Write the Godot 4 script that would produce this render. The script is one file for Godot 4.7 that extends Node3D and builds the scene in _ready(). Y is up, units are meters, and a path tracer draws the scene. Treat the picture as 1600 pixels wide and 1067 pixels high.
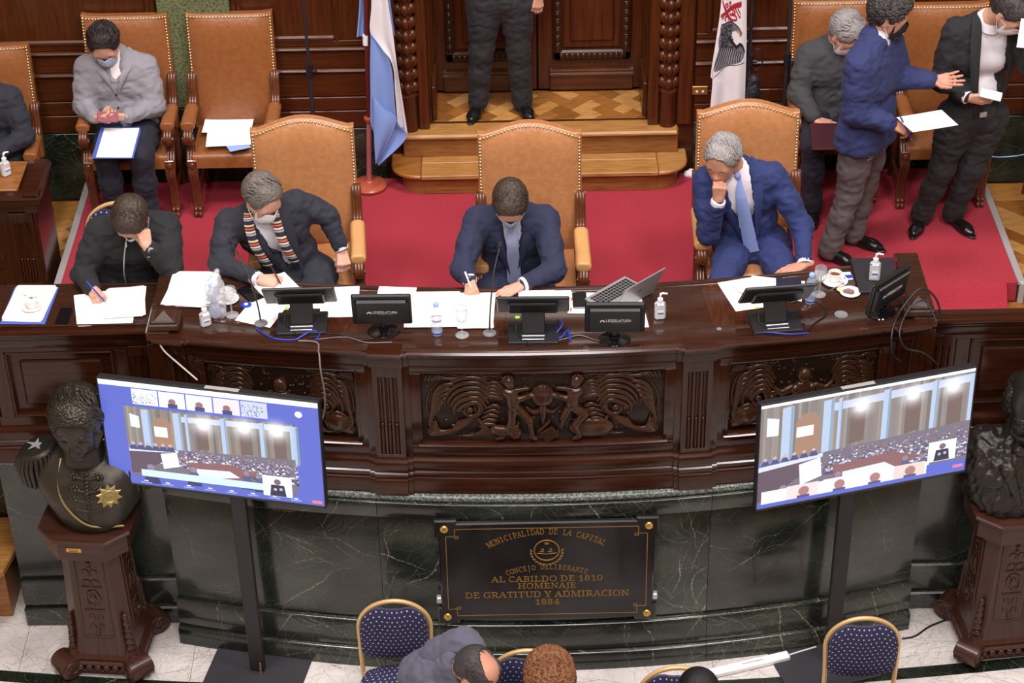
extends Node3D
# A council chamber seen from its gallery. Metres; y up; the lower floor is y 0, the carpeted dais y 1.43.
const DAIS := 1.43
const PARQUET := 1.28
const LANDING := 1.77
const TOP := 2.21      # the dais desk's top
const WING := 2.14     # the lower side desks' tops
const BACK := -3.25    # the panelled back wall
var M := {}
var names := {}

func _ready() -> void:
	var cam := Camera3D.new()
	cam.name = "camera"
	var p := deg_to_rad(34.8)
	var rl := deg_to_rad(1.1)
	var fw := Vector3(0, -sin(p), -cos(p))
	var u0 := Vector3(0, cos(p), -sin(p))
	var up := u0 * cos(rl) + Vector3.RIGHT * sin(rl)
	var rt := Vector3.RIGHT * cos(rl) - u0 * sin(rl)
	cam.transform = Transform3D(Basis(rt, up, -fw), Vector3(-0.16, 8.53, 9.0))
	cam.fov = rad_to_deg(2.0 * atan(533.5 / 3250.0))
	cam.near = 0.1
	cam.far = 60.0
	add_child(cam)
	var env := Environment.new()
	env.background_mode = Environment.BG_COLOR
	env.background_color = Color(0.02, 0.02, 0.025)
	env.tonemap_mode = Environment.TONE_MAPPER_LINEAR
	env.tonemap_exposure = 1.55
	env.sdfgi_enabled = true
	env.ssao_enabled = true
	env.ssil_enabled = true
	var we := WorldEnvironment.new()
	we.name = "world_environment"
	we.environment = env
	add_child(we)
	materials()
	# lamps of the hall: floodlight panels under the gallery ceiling, a cluster of warm globes nearer the wall
	lamp_panel("above the left armchairs", Vector3(-3.4, 11.0, 2.2), Vector3(-0.6, 1.4, -1.2), Vector2(1.6, 1.6), Color(1.0, 0.97, 0.97), 26.0)
	lamp_panel("above the right armchairs", Vector3(3.4, 11.0, 2.2), Vector3(0.6, 1.4, -1.2), Vector2(1.6, 1.6), Color(1.0, 0.97, 0.97), 26.0)
	lamp_panel("above the door", Vector3(0.3, 11.2, -0.6), Vector3(0.2, 1.4, -1.0), Vector2(1.8, 1.4), Color(1.0, 0.96, 0.94), 22.0)
	lamp_panel("in front of the marble podium", Vector3(0.0, 11.2, 6.4), Vector3(0.0, 0.8, 0.6), Vector2(3.0, 1.2), Color(1.0, 0.97, 0.98), 26.0)
	lamp_panel("over the left public seats", Vector3(-2.5, 11.4, 10.5), Vector3(-1.0, 0.0, 7.0), Vector2(2.0, 1.2), Color(1.0, 0.97, 0.95), 22.0)
	lamp_panel("over the right public seats", Vector3(3.5, 11.4, 10.5), Vector3(1.0, 0.0, 7.0), Vector2(2.0, 1.2), Color(1.0, 0.97, 0.95), 22.0)
	shell()
	podium()
	main_desk()
	wing_desks()
	dais_floor()
	back_wall()
	stairs()
	chairs()
	stands()
	screens_and_busts()
	plaque()
	desk_items()
	people()
	front_row()

# ---------- mesh building ----------
class MB:
	var v := PackedVector3Array()
	var n := PackedVector3Array()
	var uv := PackedVector2Array()
	var ix := PackedInt32Array()
	var X := Transform3D()

	func at(o: Vector3, b := Basis()) -> MB:
		X = Transform3D(b, o)
		return self

	func vert(p: Vector3, nn: Vector3, u := Vector2.ZERO) -> int:
		v.append(X * p)
		n.append((X.basis * nn).normalized())
		uv.append(u)
		return v.size() - 1

	func tri(a: int, b: int, c: int) -> void:
		# clockwise from outside: the cross product points against the normal
		if (v[b] - v[a]).cross(v[c] - v[a]).dot(n[a] + n[b] + n[c]) > 0.0:
			ix.append_array([a, c, b])
		else:
			ix.append_array([a, b, c])

	func quad(a: Vector3, b: Vector3, c: Vector3, d: Vector3, out := Vector3.ZERO) -> void:
		var nn := (b - a).cross(c - a)
		if nn.length_squared() < 1e-16:
			nn = (c - a).cross(d - a)
		if out != Vector3.ZERO and nn.dot(out) < 0.0:
			nn = -nn
		var i := vert(a, nn, Vector2(0, 1))
		vert(b, nn, Vector2(1, 1))
		vert(c, nn, Vector2(1, 0))
		vert(d, nn, Vector2(0, 0))
		tri(i, i + 1, i + 2)
		tri(i, i + 2, i + 3)

	func box(c: Vector3, s: Vector3, bev := 0.0, b := Basis()) -> MB:
		# a box with chamfered edges
		var h := s * 0.5
		bev = minf(bev, minf(h.x, minf(h.y, h.z)) * 0.9)
		var keep := X
		X = X * Transform3D(b, c)
		for ax in 3:
			var a1 := (ax + 1) % 3
			var a2 := (ax + 2) % 3
			for sg in [-1.0, 1.0]:
				var q := []
				for k in [[-1, -1], [1, -1], [1, 1], [-1, 1]]:
					var p := Vector3.ZERO
					p[ax] = h[ax] * sg
					p[a1] = (h[a1] - bev) * k[0]
					p[a2] = (h[a2] - bev) * k[1]
					q.append(p)
				var o := Vector3.ZERO
				o[ax] = sg
				quad(q[0], q[1], q[2], q[3], o)
			if bev > 0.0:
				for s1 in [-1.0, 1.0]:
					for s2 in [-1.0, 1.0]:
						var q2 := []
						for k in [[0, -1], [0, 1], [1, 1], [1, -1]]:
							var p2 := Vector3.ZERO
							p2[ax] = (h[ax] - bev) * k[1]
							p2[a1] = (h[a1] - (bev if k[0] == 0 else 0.0)) * s1
							p2[a2] = (h[a2] - (0.0 if k[0] == 0 else bev)) * s2
							q2.append(p2)
						var o2 := Vector3.ZERO
						o2[a1] = s1
						o2[a2] = s2
						quad(q2[0], q2[1], q2[2], q2[3], o2)
		X = keep
		return self

	func grid(P: PackedVector3Array, nu: int, nv: int, wu := false, wv := false, thick := 0.0) -> MB:
		# nv rows of nu points; smooth. thick > 0 closes it into a slab
		var N := PackedVector3Array()
		N.resize(P.size())
		for j in nv:
			for i in nu:
				var i0 := (i - 1 + nu) % nu if wu else maxi(i - 1, 0)
				var i1 := (i + 1) % nu if wu else mini(i + 1, nu - 1)
				var j0 := (j - 1 + nv) % nv if wv else maxi(j - 1, 0)
				var j1 := (j + 1) % nv if wv else mini(j + 1, nv - 1)
				var du := P[j * nu + i1] - P[j * nu + i0]
				var dv := P[j1 * nu + i] - P[j0 * nu + i]
				if du.length_squared() < 1e-12:
					var jj := j1 if j < nv / 2 else j0
					du = P[jj * nu + i1] - P[jj * nu + i0]
				var c := dv.cross(du)
				N[j * nu + i] = c.normalized() if c.length_squared() > 1e-20 else Vector3.UP
		if wu:
			# outward: away from the row's middle
			var sgn := 0.0
			for j in nv:
				var m := Vector3.ZERO
				for i in nu:
					m += P[j * nu + i]
				m /= nu
				for i in nu:
					sgn += N[j * nu + i].dot(P[j * nu + i] - m)
			if sgn < 0.0:
				for i in N.size():
					N[i] = -N[i]
		var b0 := v.size()
		for j in nv:
			for i in nu:
				vert(P[j * nu + i], N[j * nu + i], Vector2(float(i) / maxi(nu - 1, 1), float(j) / maxi(nv - 1, 1)))
		_faces(b0, nu, nv, wu, wv)
		if thick > 0.0:
			var b1 := v.size()
			for j in nv:
				for i in nu:
					vert(P[j * nu + i] - N[j * nu + i] * thick, -N[j * nu + i], Vector2(float(i) / maxi(nu - 1, 1), float(j) / maxi(nv - 1, 1)))
			_faces(b1, nu, nv, wu, wv)
			var rim := PackedInt32Array()
			for i in nu:
				rim.append(i)
			for j in range(1, nv):
				rim.append(j * nu + nu - 1)
			for i in range(nu - 2, -1, -1):
				rim.append((nv - 1) * nu + i)
			for j in range(nv - 2, 0, -1):
				rim.append(j * nu)
			for k in rim.size():
				var a := rim[k]
				var b := rim[(k + 1) % rim.size()]
				var keep := X
				X = Transform3D()
				quad(v[b0 + a], v[b0 + b], v[b1 + b], v[b1 + a])
				X = keep
		return self

	func _faces(b0: int, nu: int, nv: int, wu: bool, wv: bool) -> void:
		for j in (nv if wv else nv - 1):
			for i in (nu if wu else nu - 1):
				var a := b0 + j * nu + i
				var b := b0 + j * nu + (i + 1) % nu
				var c := b0 + ((j + 1) % nv) * nu + (i + 1) % nu
				var d := b0 + ((j + 1) % nv) * nu + i
				tri(a, b, c)
				tri(a, c, d)

	func cap(ring: Array, out: Vector3) -> void:
		# a flat lid over a loop of points
		var m := Vector3.ZERO
		for p in ring:
			m += p
		m /= ring.size()
		var c := vert(m, out, Vector2(0.5, 0.5))
		var f := v.size()
		for p in ring:
			vert(p, out)
		for i in ring.size():
			tri(c, f + i, f + (i + 1) % ring.size())

	func sweep(prof: Array, frames: Array, closed := false, loop := false, caps := true, side := 1.0, crease := 0.7) -> MB:
		# a 2D profile carried along frames (profile x, y lie in each frame's x, y)
		var m := prof.size()
		var ns := m if closed else m - 1
		var sn := []
		for i in ns:
			var d: Vector2 = prof[(i + 1) % m] - prof[i]
			sn.append(Vector2(d.y, -d.x).normalized() * side)
		if closed:
			var area := 0.0
			for i in m:
				area += prof[i].cross(prof[(i + 1) % m])
			if area * side < 0.0:
				for i in ns:
					sn[i] = -sn[i]
		var nf := frames.size()
		for i in ns:
			var na: Vector2 = sn[i]
			var nb: Vector2 = sn[i]
			if closed or i > 0:
				var q: Vector2 = sn[(i - 1 + ns) % ns]
				if q.dot(na) > crease:
					na = (na + q).normalized()
			if closed or i < ns - 1:
				var q2: Vector2 = sn[(i + 1) % ns]
				if q2.dot(sn[i]) > crease:
					nb = (sn[i] + q2).normalized()
			var a: Vector2 = prof[i]
			var b: Vector2 = prof[(i + 1) % m]
			var f0 := v.size()
			for f: Transform3D in frames:
				vert(f * Vector3(a.x, a.y, 0), f.basis * Vector3(na.x, na.y, 0))
				vert(f * Vector3(b.x, b.y, 0), f.basis * Vector3(nb.x, nb.y, 0))
			for k in (nf if loop else nf - 1):
				var k2 := (k + 1) % nf
				tri(f0 + k * 2, f0 + k * 2 + 1, f0 + k2 * 2 + 1)
				tri(f0 + k * 2, f0 + k2 * 2 + 1, f0 + k2 * 2)
		if caps and not loop and m > 2:
			var flat := PackedVector2Array(prof)
			var t := Geometry2D.triangulate_polygon(flat)
			for e in [0, nf - 1]:
				var fe: Transform3D = frames[e]
				var o: Vector3 = (frames[0].origin - frames[1].origin) if e == 0 else (frames[nf - 1].origin - frames[nf - 2].origin)
				var f1 := v.size()
				for q3 in prof:
					vert(fe * Vector3(q3.x, q3.y, 0), o)
				for k in range(0, t.size(), 3):
					tri(f1 + t[k], f1 + t[k + 1], f1 + t[k + 2])
		return self

	func lathe(prof: Array, seg := 20, sq := Vector2.ONE) -> MB:
		# profile of (radius, height), from the bottom up
		var fr := []
		for k in seg:
			var a := TAU * k / seg
			var r := Vector3(cos(a) * sq.x, 0, sin(a) * sq.y)
			fr.append(Transform3D(Basis(r, Vector3.UP, Vector3(-sin(a), 0, cos(a))), Vector3.ZERO))
		return sweep(prof, fr, false, true, false)

	func extrude(poly: Array, depth: float, bev := 0.0) -> MB:
		# polygon in x, y; from z 0 to z depth, its edges chamfered
		var m := poly.size()
		var area := 0.0
		for i in m:
			area += poly[i].cross(poly[(i + 1) % m])
		var s := 1.0 if area > 0.0 else -1.0
		var ins := []
		for i in m:
			var d0: Vector2 = (poly[i] - poly[(i - 1 + m) % m]).normalized()
			var d1: Vector2 = (poly[(i + 1) % m] - poly[i]).normalized()
			var n0 := Vector2(-d0.y, d0.x) * s
			var n1 := Vector2(-d1.y, d1.x) * s
			var q := (n0 + n1)
			ins.append(poly[i] + q / maxf(q.length_squared() * 0.5, 0.4) * bev)
		var rings := [[poly if bev <= 0.0 else ins, 0.0], [poly, bev], [poly, depth - bev], [poly if bev <= 0.0 else ins, depth]]
		for r in 3:
			if bev <= 0.0 and r != 1:
				continue
			for i in m:
				var j := (i + 1) % m
				var a: Vector2 = rings[r][0][i]
				var b: Vector2 = rings[r][0][j]
				var c: Vector2 = rings[r + 1][0][j]
				var d: Vector2 = rings[r + 1][0][i]
				var e: Vector2 = poly[j] - poly[i]
				quad(Vector3(a.x, a.y, rings[r][1]), Vector3(b.x, b.y, rings[r][1]), Vector3(c.x, c.y, rings[r + 1][1]), Vector3(d.x, d.y, rings[r + 1][1]), Vector3(e.y * s, -e.x * s, (r - 1) * 0.5 * e.length()))
		var lid: Array = rings[3][0]
		var t := Geometry2D.triangulate_polygon(PackedVector2Array(lid))
		for z in [[0.0, Vector3(0, 0, -1)], [depth, Vector3(0, 0, 1)]]:
			var f := v.size()
			for q2 in lid:
				vert(Vector3(q2.x, q2.y, z[0]), z[1], q2)
			for k in range(0, t.size(), 3):
				tri(f + t[k], f + t[k + 1], f + t[k + 2])
		return self

	func tube(path: Array, r0: float, r1 := -1.0, seg := 8, sq := 1.0, sqdir := Vector3.ZERO) -> MB:
		# a round bar along points, its radius from r0 to r1; sq flattens it across sqdir
		var nv := path.size()
		if r1 < 0.0:
			r1 = r0
		var P := PackedVector3Array()
		var ref := Vector3.UP
		var t0: Vector3 = (path[1] - path[0]).normalized()
		if sqdir != Vector3.ZERO:
			ref = sqdir
		elif absf(t0.y) > 0.9:
			ref = Vector3.RIGHT
		var x := (ref - t0 * ref.dot(t0)).normalized()
		for j in nv:
			var t: Vector3 = (path[mini(j + 1, nv - 1)] - path[maxi(j - 1, 0)]).normalized()
			x = (x - t * x.dot(t)).normalized()
			var y := t.cross(x)
			var r := lerpf(r0, r1, float(j) / (nv - 1))
			for i in seg:
				var a := TAU * i / seg
				P.append(path[j] + x * cos(a) * r * sq + y * sin(a) * r)
		grid(P, seg, nv, true, false)
		for e in [0, nv - 1]:
			var ring := []
			for i in seg:
				ring.append(P[e * seg + i])
			var o: Vector3 = (path[0] - path[1]) if e == 0 else (path[nv - 1] - path[nv - 2])
			cap(ring, o)
		return self

	func ball(c: Vector3, r: Vector3, seg := 12, rows := 8, b := Basis()) -> MB:
		var P := PackedVector3Array()
		for j in rows + 1:
			var t := PI * j / rows
			for i in seg:
				var a := TAU * i / seg
				P.append(c + b * Vector3(sin(t) * cos(a) * r.x, cos(t) * r.y, sin(t) * sin(a) * r.z))
		return grid(P, seg, rows + 1, true, false)

	func join(o: MB, t: Transform3D) -> MB:
		var f := v.size()
		for i in o.v.size():
			v.append(t * o.v[i])
			n.append((t.basis * o.n[i]).normalized())
		uv.append_array(o.uv)
		for i in o.ix:
			ix.append(f + i)
		return self

	func mesh() -> ArrayMesh:
		var a := []
		a.resize(Mesh.ARRAY_MAX)
		a[Mesh.ARRAY_VERTEX] = v
		a[Mesh.ARRAY_NORMAL] = n
		a[Mesh.ARRAY_TEX_UV] = uv
		a[Mesh.ARRAY_INDEX] = ix
		var m := ArrayMesh.new()
		m.add_surface_from_arrays(Mesh.PRIMITIVE_TRIANGLES, a)
		return m

	func net(bones: Array, cell: float, k: float, negs: Array = [], amp := 0.0, freq := 10.0, stretch := Vector3.ONE, cut := []) -> MB:
		# surface nets round the smooth union of tapered capsules [a, b, ra, rb (, axis, flattening)], less the negative ones; cut: planes [point, normal] beyond which all is off
		var lo := Vector3.ONE * 1e9
		var hi := -lo
		for b in bones:
			var r := maxf(b[2], b[3]) + cell * 3.0
			for e in 2:
				var q: Vector3 = b[e]
				lo = lo.min(q - Vector3.ONE * r)
				hi = hi.max(q + Vector3.ONE * r)
		var nx := int((hi.x - lo.x) / cell) + 2
		var ny := int((hi.y - lo.y) / cell) + 2
		var nz := int((hi.z - lo.z) / cell) + 2
		var F := PackedFloat32Array()
		F.resize(nx * ny * nz)
		var mg := maxf(2.6 / k, cell * 1.9)
		for pass_no in 2:
			for b in (bones if pass_no == 0 else negs):
				var A: Vector3 = b[0]
				var B: Vector3 = b[1]
				var ra: float = b[2]
				var dr: float = b[3] - b[2]
				var ax := Vector3.ZERO
				var fl := 0.0
				if b.size() > 4:
					ax = b[4]
					fl = b[5] - 1.0
				var rr := maxf(b[2], b[3]) + mg
				var l := (A.min(B) - Vector3.ONE * rr - lo) / cell
				var h := (A.max(B) + Vector3.ONE * rr - lo) / cell
				var i0 := maxi(0, int(l.x))
				var i1 := mini(nx, int(h.x) + 2)
				var AB := B - A
				var inv := 1.0 / maxf(AB.length_squared(), 1e-9)
				for iz in range(maxi(0, int(l.z)), mini(nz, int(h.z) + 2)):
					for iy in range(maxi(0, int(l.y)), mini(ny, int(h.y) + 2)):
						var base := (iz * ny + iy) * nx
						var q := lo + Vector3(i0, iy, iz) * cell - A
						for i in range(i0, i1):
							var w := q
							if fl != 0.0:
								w += ax * (ax.dot(q) * fl)
							var t := clampf(w.dot(AB) * inv, 0.0, 1.0)
							var d := (w - AB * t).length() - ra - dr * t
							if d < mg:
								if pass_no == 0:
									F[base + i] += exp(-k * d)
								else:
									F[base + i] = minf(F[base + i], exp(k * d))
							q.x += cell
		for c in cut:
			for iz in nz:
				for iy in ny:
					var base := (iz * ny + iy) * nx
					for i in nx:
						if F[base + i] > 0.0:
							var d: float = (lo + Vector3(i, iy, iz) * cell - c[0]).dot(c[1])
							if d > -mg:
								F[base + i] = minf(F[base + i], exp(-k * d))
		var id := PackedInt32Array()
		id.resize(nx * ny * nz)
		id.fill(-1)
		var f0 := v.size()
		var off := [0, 1, nx, nx + 1, nx * ny, nx * ny + 1, nx * ny + nx, nx * ny + nx + 1]
		var corner := [Vector3(0, 0, 0), Vector3(1, 0, 0), Vector3(0, 1, 0), Vector3(1, 1, 0), Vector3(0, 0, 1), Vector3(1, 0, 1), Vector3(0, 1, 1), Vector3(1, 1, 1)]
		var edges := [[0, 1], [2, 3], [4, 5], [6, 7], [0, 2], [1, 3], [4, 6], [5, 7], [0, 4], [1, 5], [2, 6], [3, 7]]
		var first := PackedInt32Array()
		var last := PackedInt32Array()
		for row in ny * nz:
			var a := -1
			var z := -2
			var base := row * nx
			for i in nx:
				if F[base + i] >= 1.0:
					if a < 0:
						a = i
					z = i
			first.append(a)
			last.append(z)
		var L := PackedFloat32Array()
		L.resize(8)
		for iz in nz - 1:
			for iy in ny - 1:
				var r0 := iz * ny + iy
				var a := 1 << 20
				var z := -1
				for r in [r0, r0 + 1, r0 + ny, r0 + ny + 1]:
					if first[r] >= 0:
						a = mini(a, first[r])
						z = maxi(z, last[r])
				if z < 0:
					continue
				for i in range(maxi(0, a - 1), mini(nx - 1, z + 1)):
					var base := r0 * nx + i
					var cnt := 0
					for c in 8:
						if F[base + off[c]] >= 1.0:
							cnt += 1
					if cnt == 0 or cnt == 8:
						continue
					for c in 8:
						L[c] = log(maxf(F[base + off[c]], 0.02))
					var s := Vector3.ZERO
					var m := 0
					for e in edges:
						var d0 := L[e[0]]
						var d1 := L[e[1]]
						if (d0 >= 0.0) != (d1 >= 0.0):
							s += corner[e[0]].lerp(corner[e[1]], clampf(d0 / (d0 - d1), 0.05, 0.95))
							m += 1
					id[base] = v.size()
					v.append(lo + (Vector3(i, iy, iz) + s / m) * cell)
		var nxy := nx * ny
		var g0 := ix.size()
		for iz in range(1, nz - 1):
			for iy in range(1, ny - 1):
				for i in range(maxi(1, 0), nx - 1):
					var base := (iz * ny + iy) * nx + i
					if id[base] < 0:
						continue
					var s0 := F[base] >= 1.0
					if s0 != (F[base + 1] >= 1.0):
						_q(id[base], id[base - nx], id[base - nx - nxy], id[base - nxy], s0)
					if s0 != (F[base + nx] >= 1.0):
						_q(id[base], id[base - nxy], id[base - 1 - nxy], id[base - 1], s0)
					if s0 != (F[base + nxy] >= 1.0):
						_q(id[base], id[base - 1], id[base - 1 - nx], id[base - nx], s0)
		n.resize(v.size())
		uv.resize(v.size())
		_renormal(f0, g0)
		if amp > 0.0:
			var ns := FastNoiseLite.new()
			ns.noise_type = FastNoiseLite.TYPE_SIMPLEX_SMOOTH
			ns.seed = 7
			ns.frequency = 1.0
			ns.fractal_octaves = 2
			for i in range(f0, v.size()):
				var q := v[i] * freq * stretch
				v[i] += n[i] * (1.0 - 2.0 * absf(ns.get_noise_3dv(q))) * amp
			_renormal(f0, g0)
		if X != Transform3D():
			for i in range(f0, v.size()):
				v[i] = X * v[i]
				n[i] = (X.basis * n[i]).normalized()
		return self

	func _q(a: int, b: int, c: int, d: int, flip: bool) -> void:
		if a < 0 or b < 0 or c < 0 or d < 0:
			return
		if flip:
			ix.append_array([a, c, b, a, d, c])
		else:
			ix.append_array([a, b, c, a, c, d])

	func _renormal(f0: int, g0: int) -> void:
		for i in range(f0, v.size()):
			n[i] = Vector3.ZERO
		for t in range(g0, ix.size(), 3):
			var a := ix[t]
			var b := ix[t + 1]
			var c := ix[t + 2]
			var cr := (v[c] - v[a]).cross(v[b] - v[a])
			n[a] += cr
			n[b] += cr
			n[c] += cr
		for i in range(f0, v.size()):
			n[i] = n[i].normalized()


# ---------- nodes ----------
func numbered(called: String) -> String:
	var k: int = names.get(called, 0)
	names[called] = k + 1
	return called if k == 0 else "%s_%03d" % [called, k]

func tag(o: Node3D, label: String, category: String, group := "") -> Node3D:
	o.set_meta("label", label)
	o.set_meta("category", category)
	if group:
		o.set_meta("group", group)
	return o

func thing(called: String, label: String, category: String, at := Vector3.ZERO, yaw := 0.0, group := "") -> Node3D:
	var o := Node3D.new()
	o.name = numbered(called)
	add_child(o)
	o.position = at
	o.rotation.y = yaw
	tag(o, label, category, group)
	return o

func part(parent: Node3D, called: String, b: MB, mat: Material, label := "") -> MeshInstance3D:
	return hang(parent, called, b.mesh(), mat, label)

func hang(parent: Node3D, called: String, mesh: Mesh, mat: Material, label := "") -> MeshInstance3D:
	var o := MeshInstance3D.new()
	o.name = called
	o.mesh = mesh
	o.material_override = mat
	o.cast_shadow = GeometryInstance3D.SHADOW_CASTING_SETTING_ON
	parent.add_child(o, true)
	if label:
		o.set_meta("label", label)
	return o

func solo(called: String, b: MB, mat: Material, label: String, category: String, at := Vector3.ZERO, yaw := 0.0, group := "") -> MeshInstance3D:
	var o := hang(self, numbered(called), b.mesh(), mat)
	o.position = at
	o.rotation.y = yaw
	tag(o, label, category, group)
	return o

func struct(called: String, b: MB, mat: Material) -> MeshInstance3D:
	var o := hang(self, called, b.mesh(), mat)
	o.set_meta("kind", "structure")
	return o

func stuff(o: Node3D) -> Node3D:
	o.set_meta("kind", "stuff")
	return o

func copy_of(src: Node3D, at: Vector3, yaw: float, label: String) -> Node3D:
	var o: Node3D = src.duplicate()
	o.name = numbered(String(src.name).rstrip("_0123456789"))
	add_child(o)
	o.position = at
	o.rotation.y = yaw
	o.set_meta("label", label)
	return o

func words(parent: Node3D, called: String, text: String, size: float, depth: float, mat: Material, at: Transform3D, serif := true) -> MeshInstance3D:
	var t := TextMesh.new()
	t.text = text
	var f := SystemFont.new()
	f.font_names = ["Droid Serif"] if serif else ["Droid Sans"]
	t.font = f
	t.font_size = 32
	t.pixel_size = size / 32.0
	t.depth = depth
	var o := hang(parent, called, t, mat)
	o.transform = at
	return o

func yawed(a: float) -> Basis:
	return Basis(Vector3.UP, a)

func bez(pts: Array, n := 12) -> Array:
	# a smooth path through points
	var c := Curve3D.new()
	for i in pts.size():
		var t: Vector3 = (pts[mini(i + 1, pts.size() - 1)] - pts[maxi(i - 1, 0)]) / 6.0
		c.add_point(pts[i], -t, t)
	var out := []
	for i in (pts.size() - 1):
		for k in n:
			out.append(c.sample(i, float(k) / n))
	out.append(pts[-1])
	return out

func v2(l: Array) -> Array:
	var o := []
	for k in range(0, l.size(), 2):
		o.append(Vector2(l[k], l[k + 1]))
	return o

# ---------- materials ----------
func noise_tex(type: int, freq: float, oct: int, stops: Array, size := 512, warp := 0.0, fractal := FastNoiseLite.FRACTAL_FBM, as_normal := 0.0, sd := 1) -> NoiseTexture2D:
	var n := FastNoiseLite.new()
	n.noise_type = type
	n.frequency = freq
	n.seed = sd
	n.fractal_type = fractal
	n.fractal_octaves = oct
	if warp > 0.0:
		n.domain_warp_enabled = true
		n.domain_warp_amplitude = warp
		n.domain_warp_frequency = freq * 0.7
		n.domain_warp_fractal_octaves = 3
	var t := NoiseTexture2D.new()
	t.width = size
	t.height = size
	t.seamless = true
	t.noise = n
	if as_normal > 0.0:
		t.as_normal_map = true
		t.bump_strength = as_normal
	elif stops:
		var g := Gradient.new()
		var offs := PackedFloat32Array()
		var cols := PackedColorArray()
		for s in stops:
			offs.append(s[0])
			cols.append(s[1])
		g.offsets = offs
		g.colors = cols
		t.color_ramp = g
	return t

func mat(c: Color, rough: float, metal := 0.0) -> StandardMaterial3D:
	var m := StandardMaterial3D.new()
	m.albedo_color = c
	m.roughness = rough
	m.metallic = metal
	return m

func tri_tex(m: StandardMaterial3D, t: Texture2D, s: Vector3, world := false) -> StandardMaterial3D:
	m.albedo_texture = t
	m.uv1_triplanar = true
	m.uv1_world_triplanar = world
	m.uv1_triplanar_sharpness = 6.0
	m.uv1_scale = s
	return m

func bump(m: StandardMaterial3D, t: Texture2D, s: Vector3, strength := 1.0, world := false) -> StandardMaterial3D:
	m.normal_enabled = true
	m.normal_texture = t
	m.normal_scale = strength
	m.uv1_triplanar = true
	m.uv1_world_triplanar = world
	m.uv1_scale = s
	return m

func c8(r: int, g: int, b: int) -> Color:
	return Color8(r, g, b)

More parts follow.
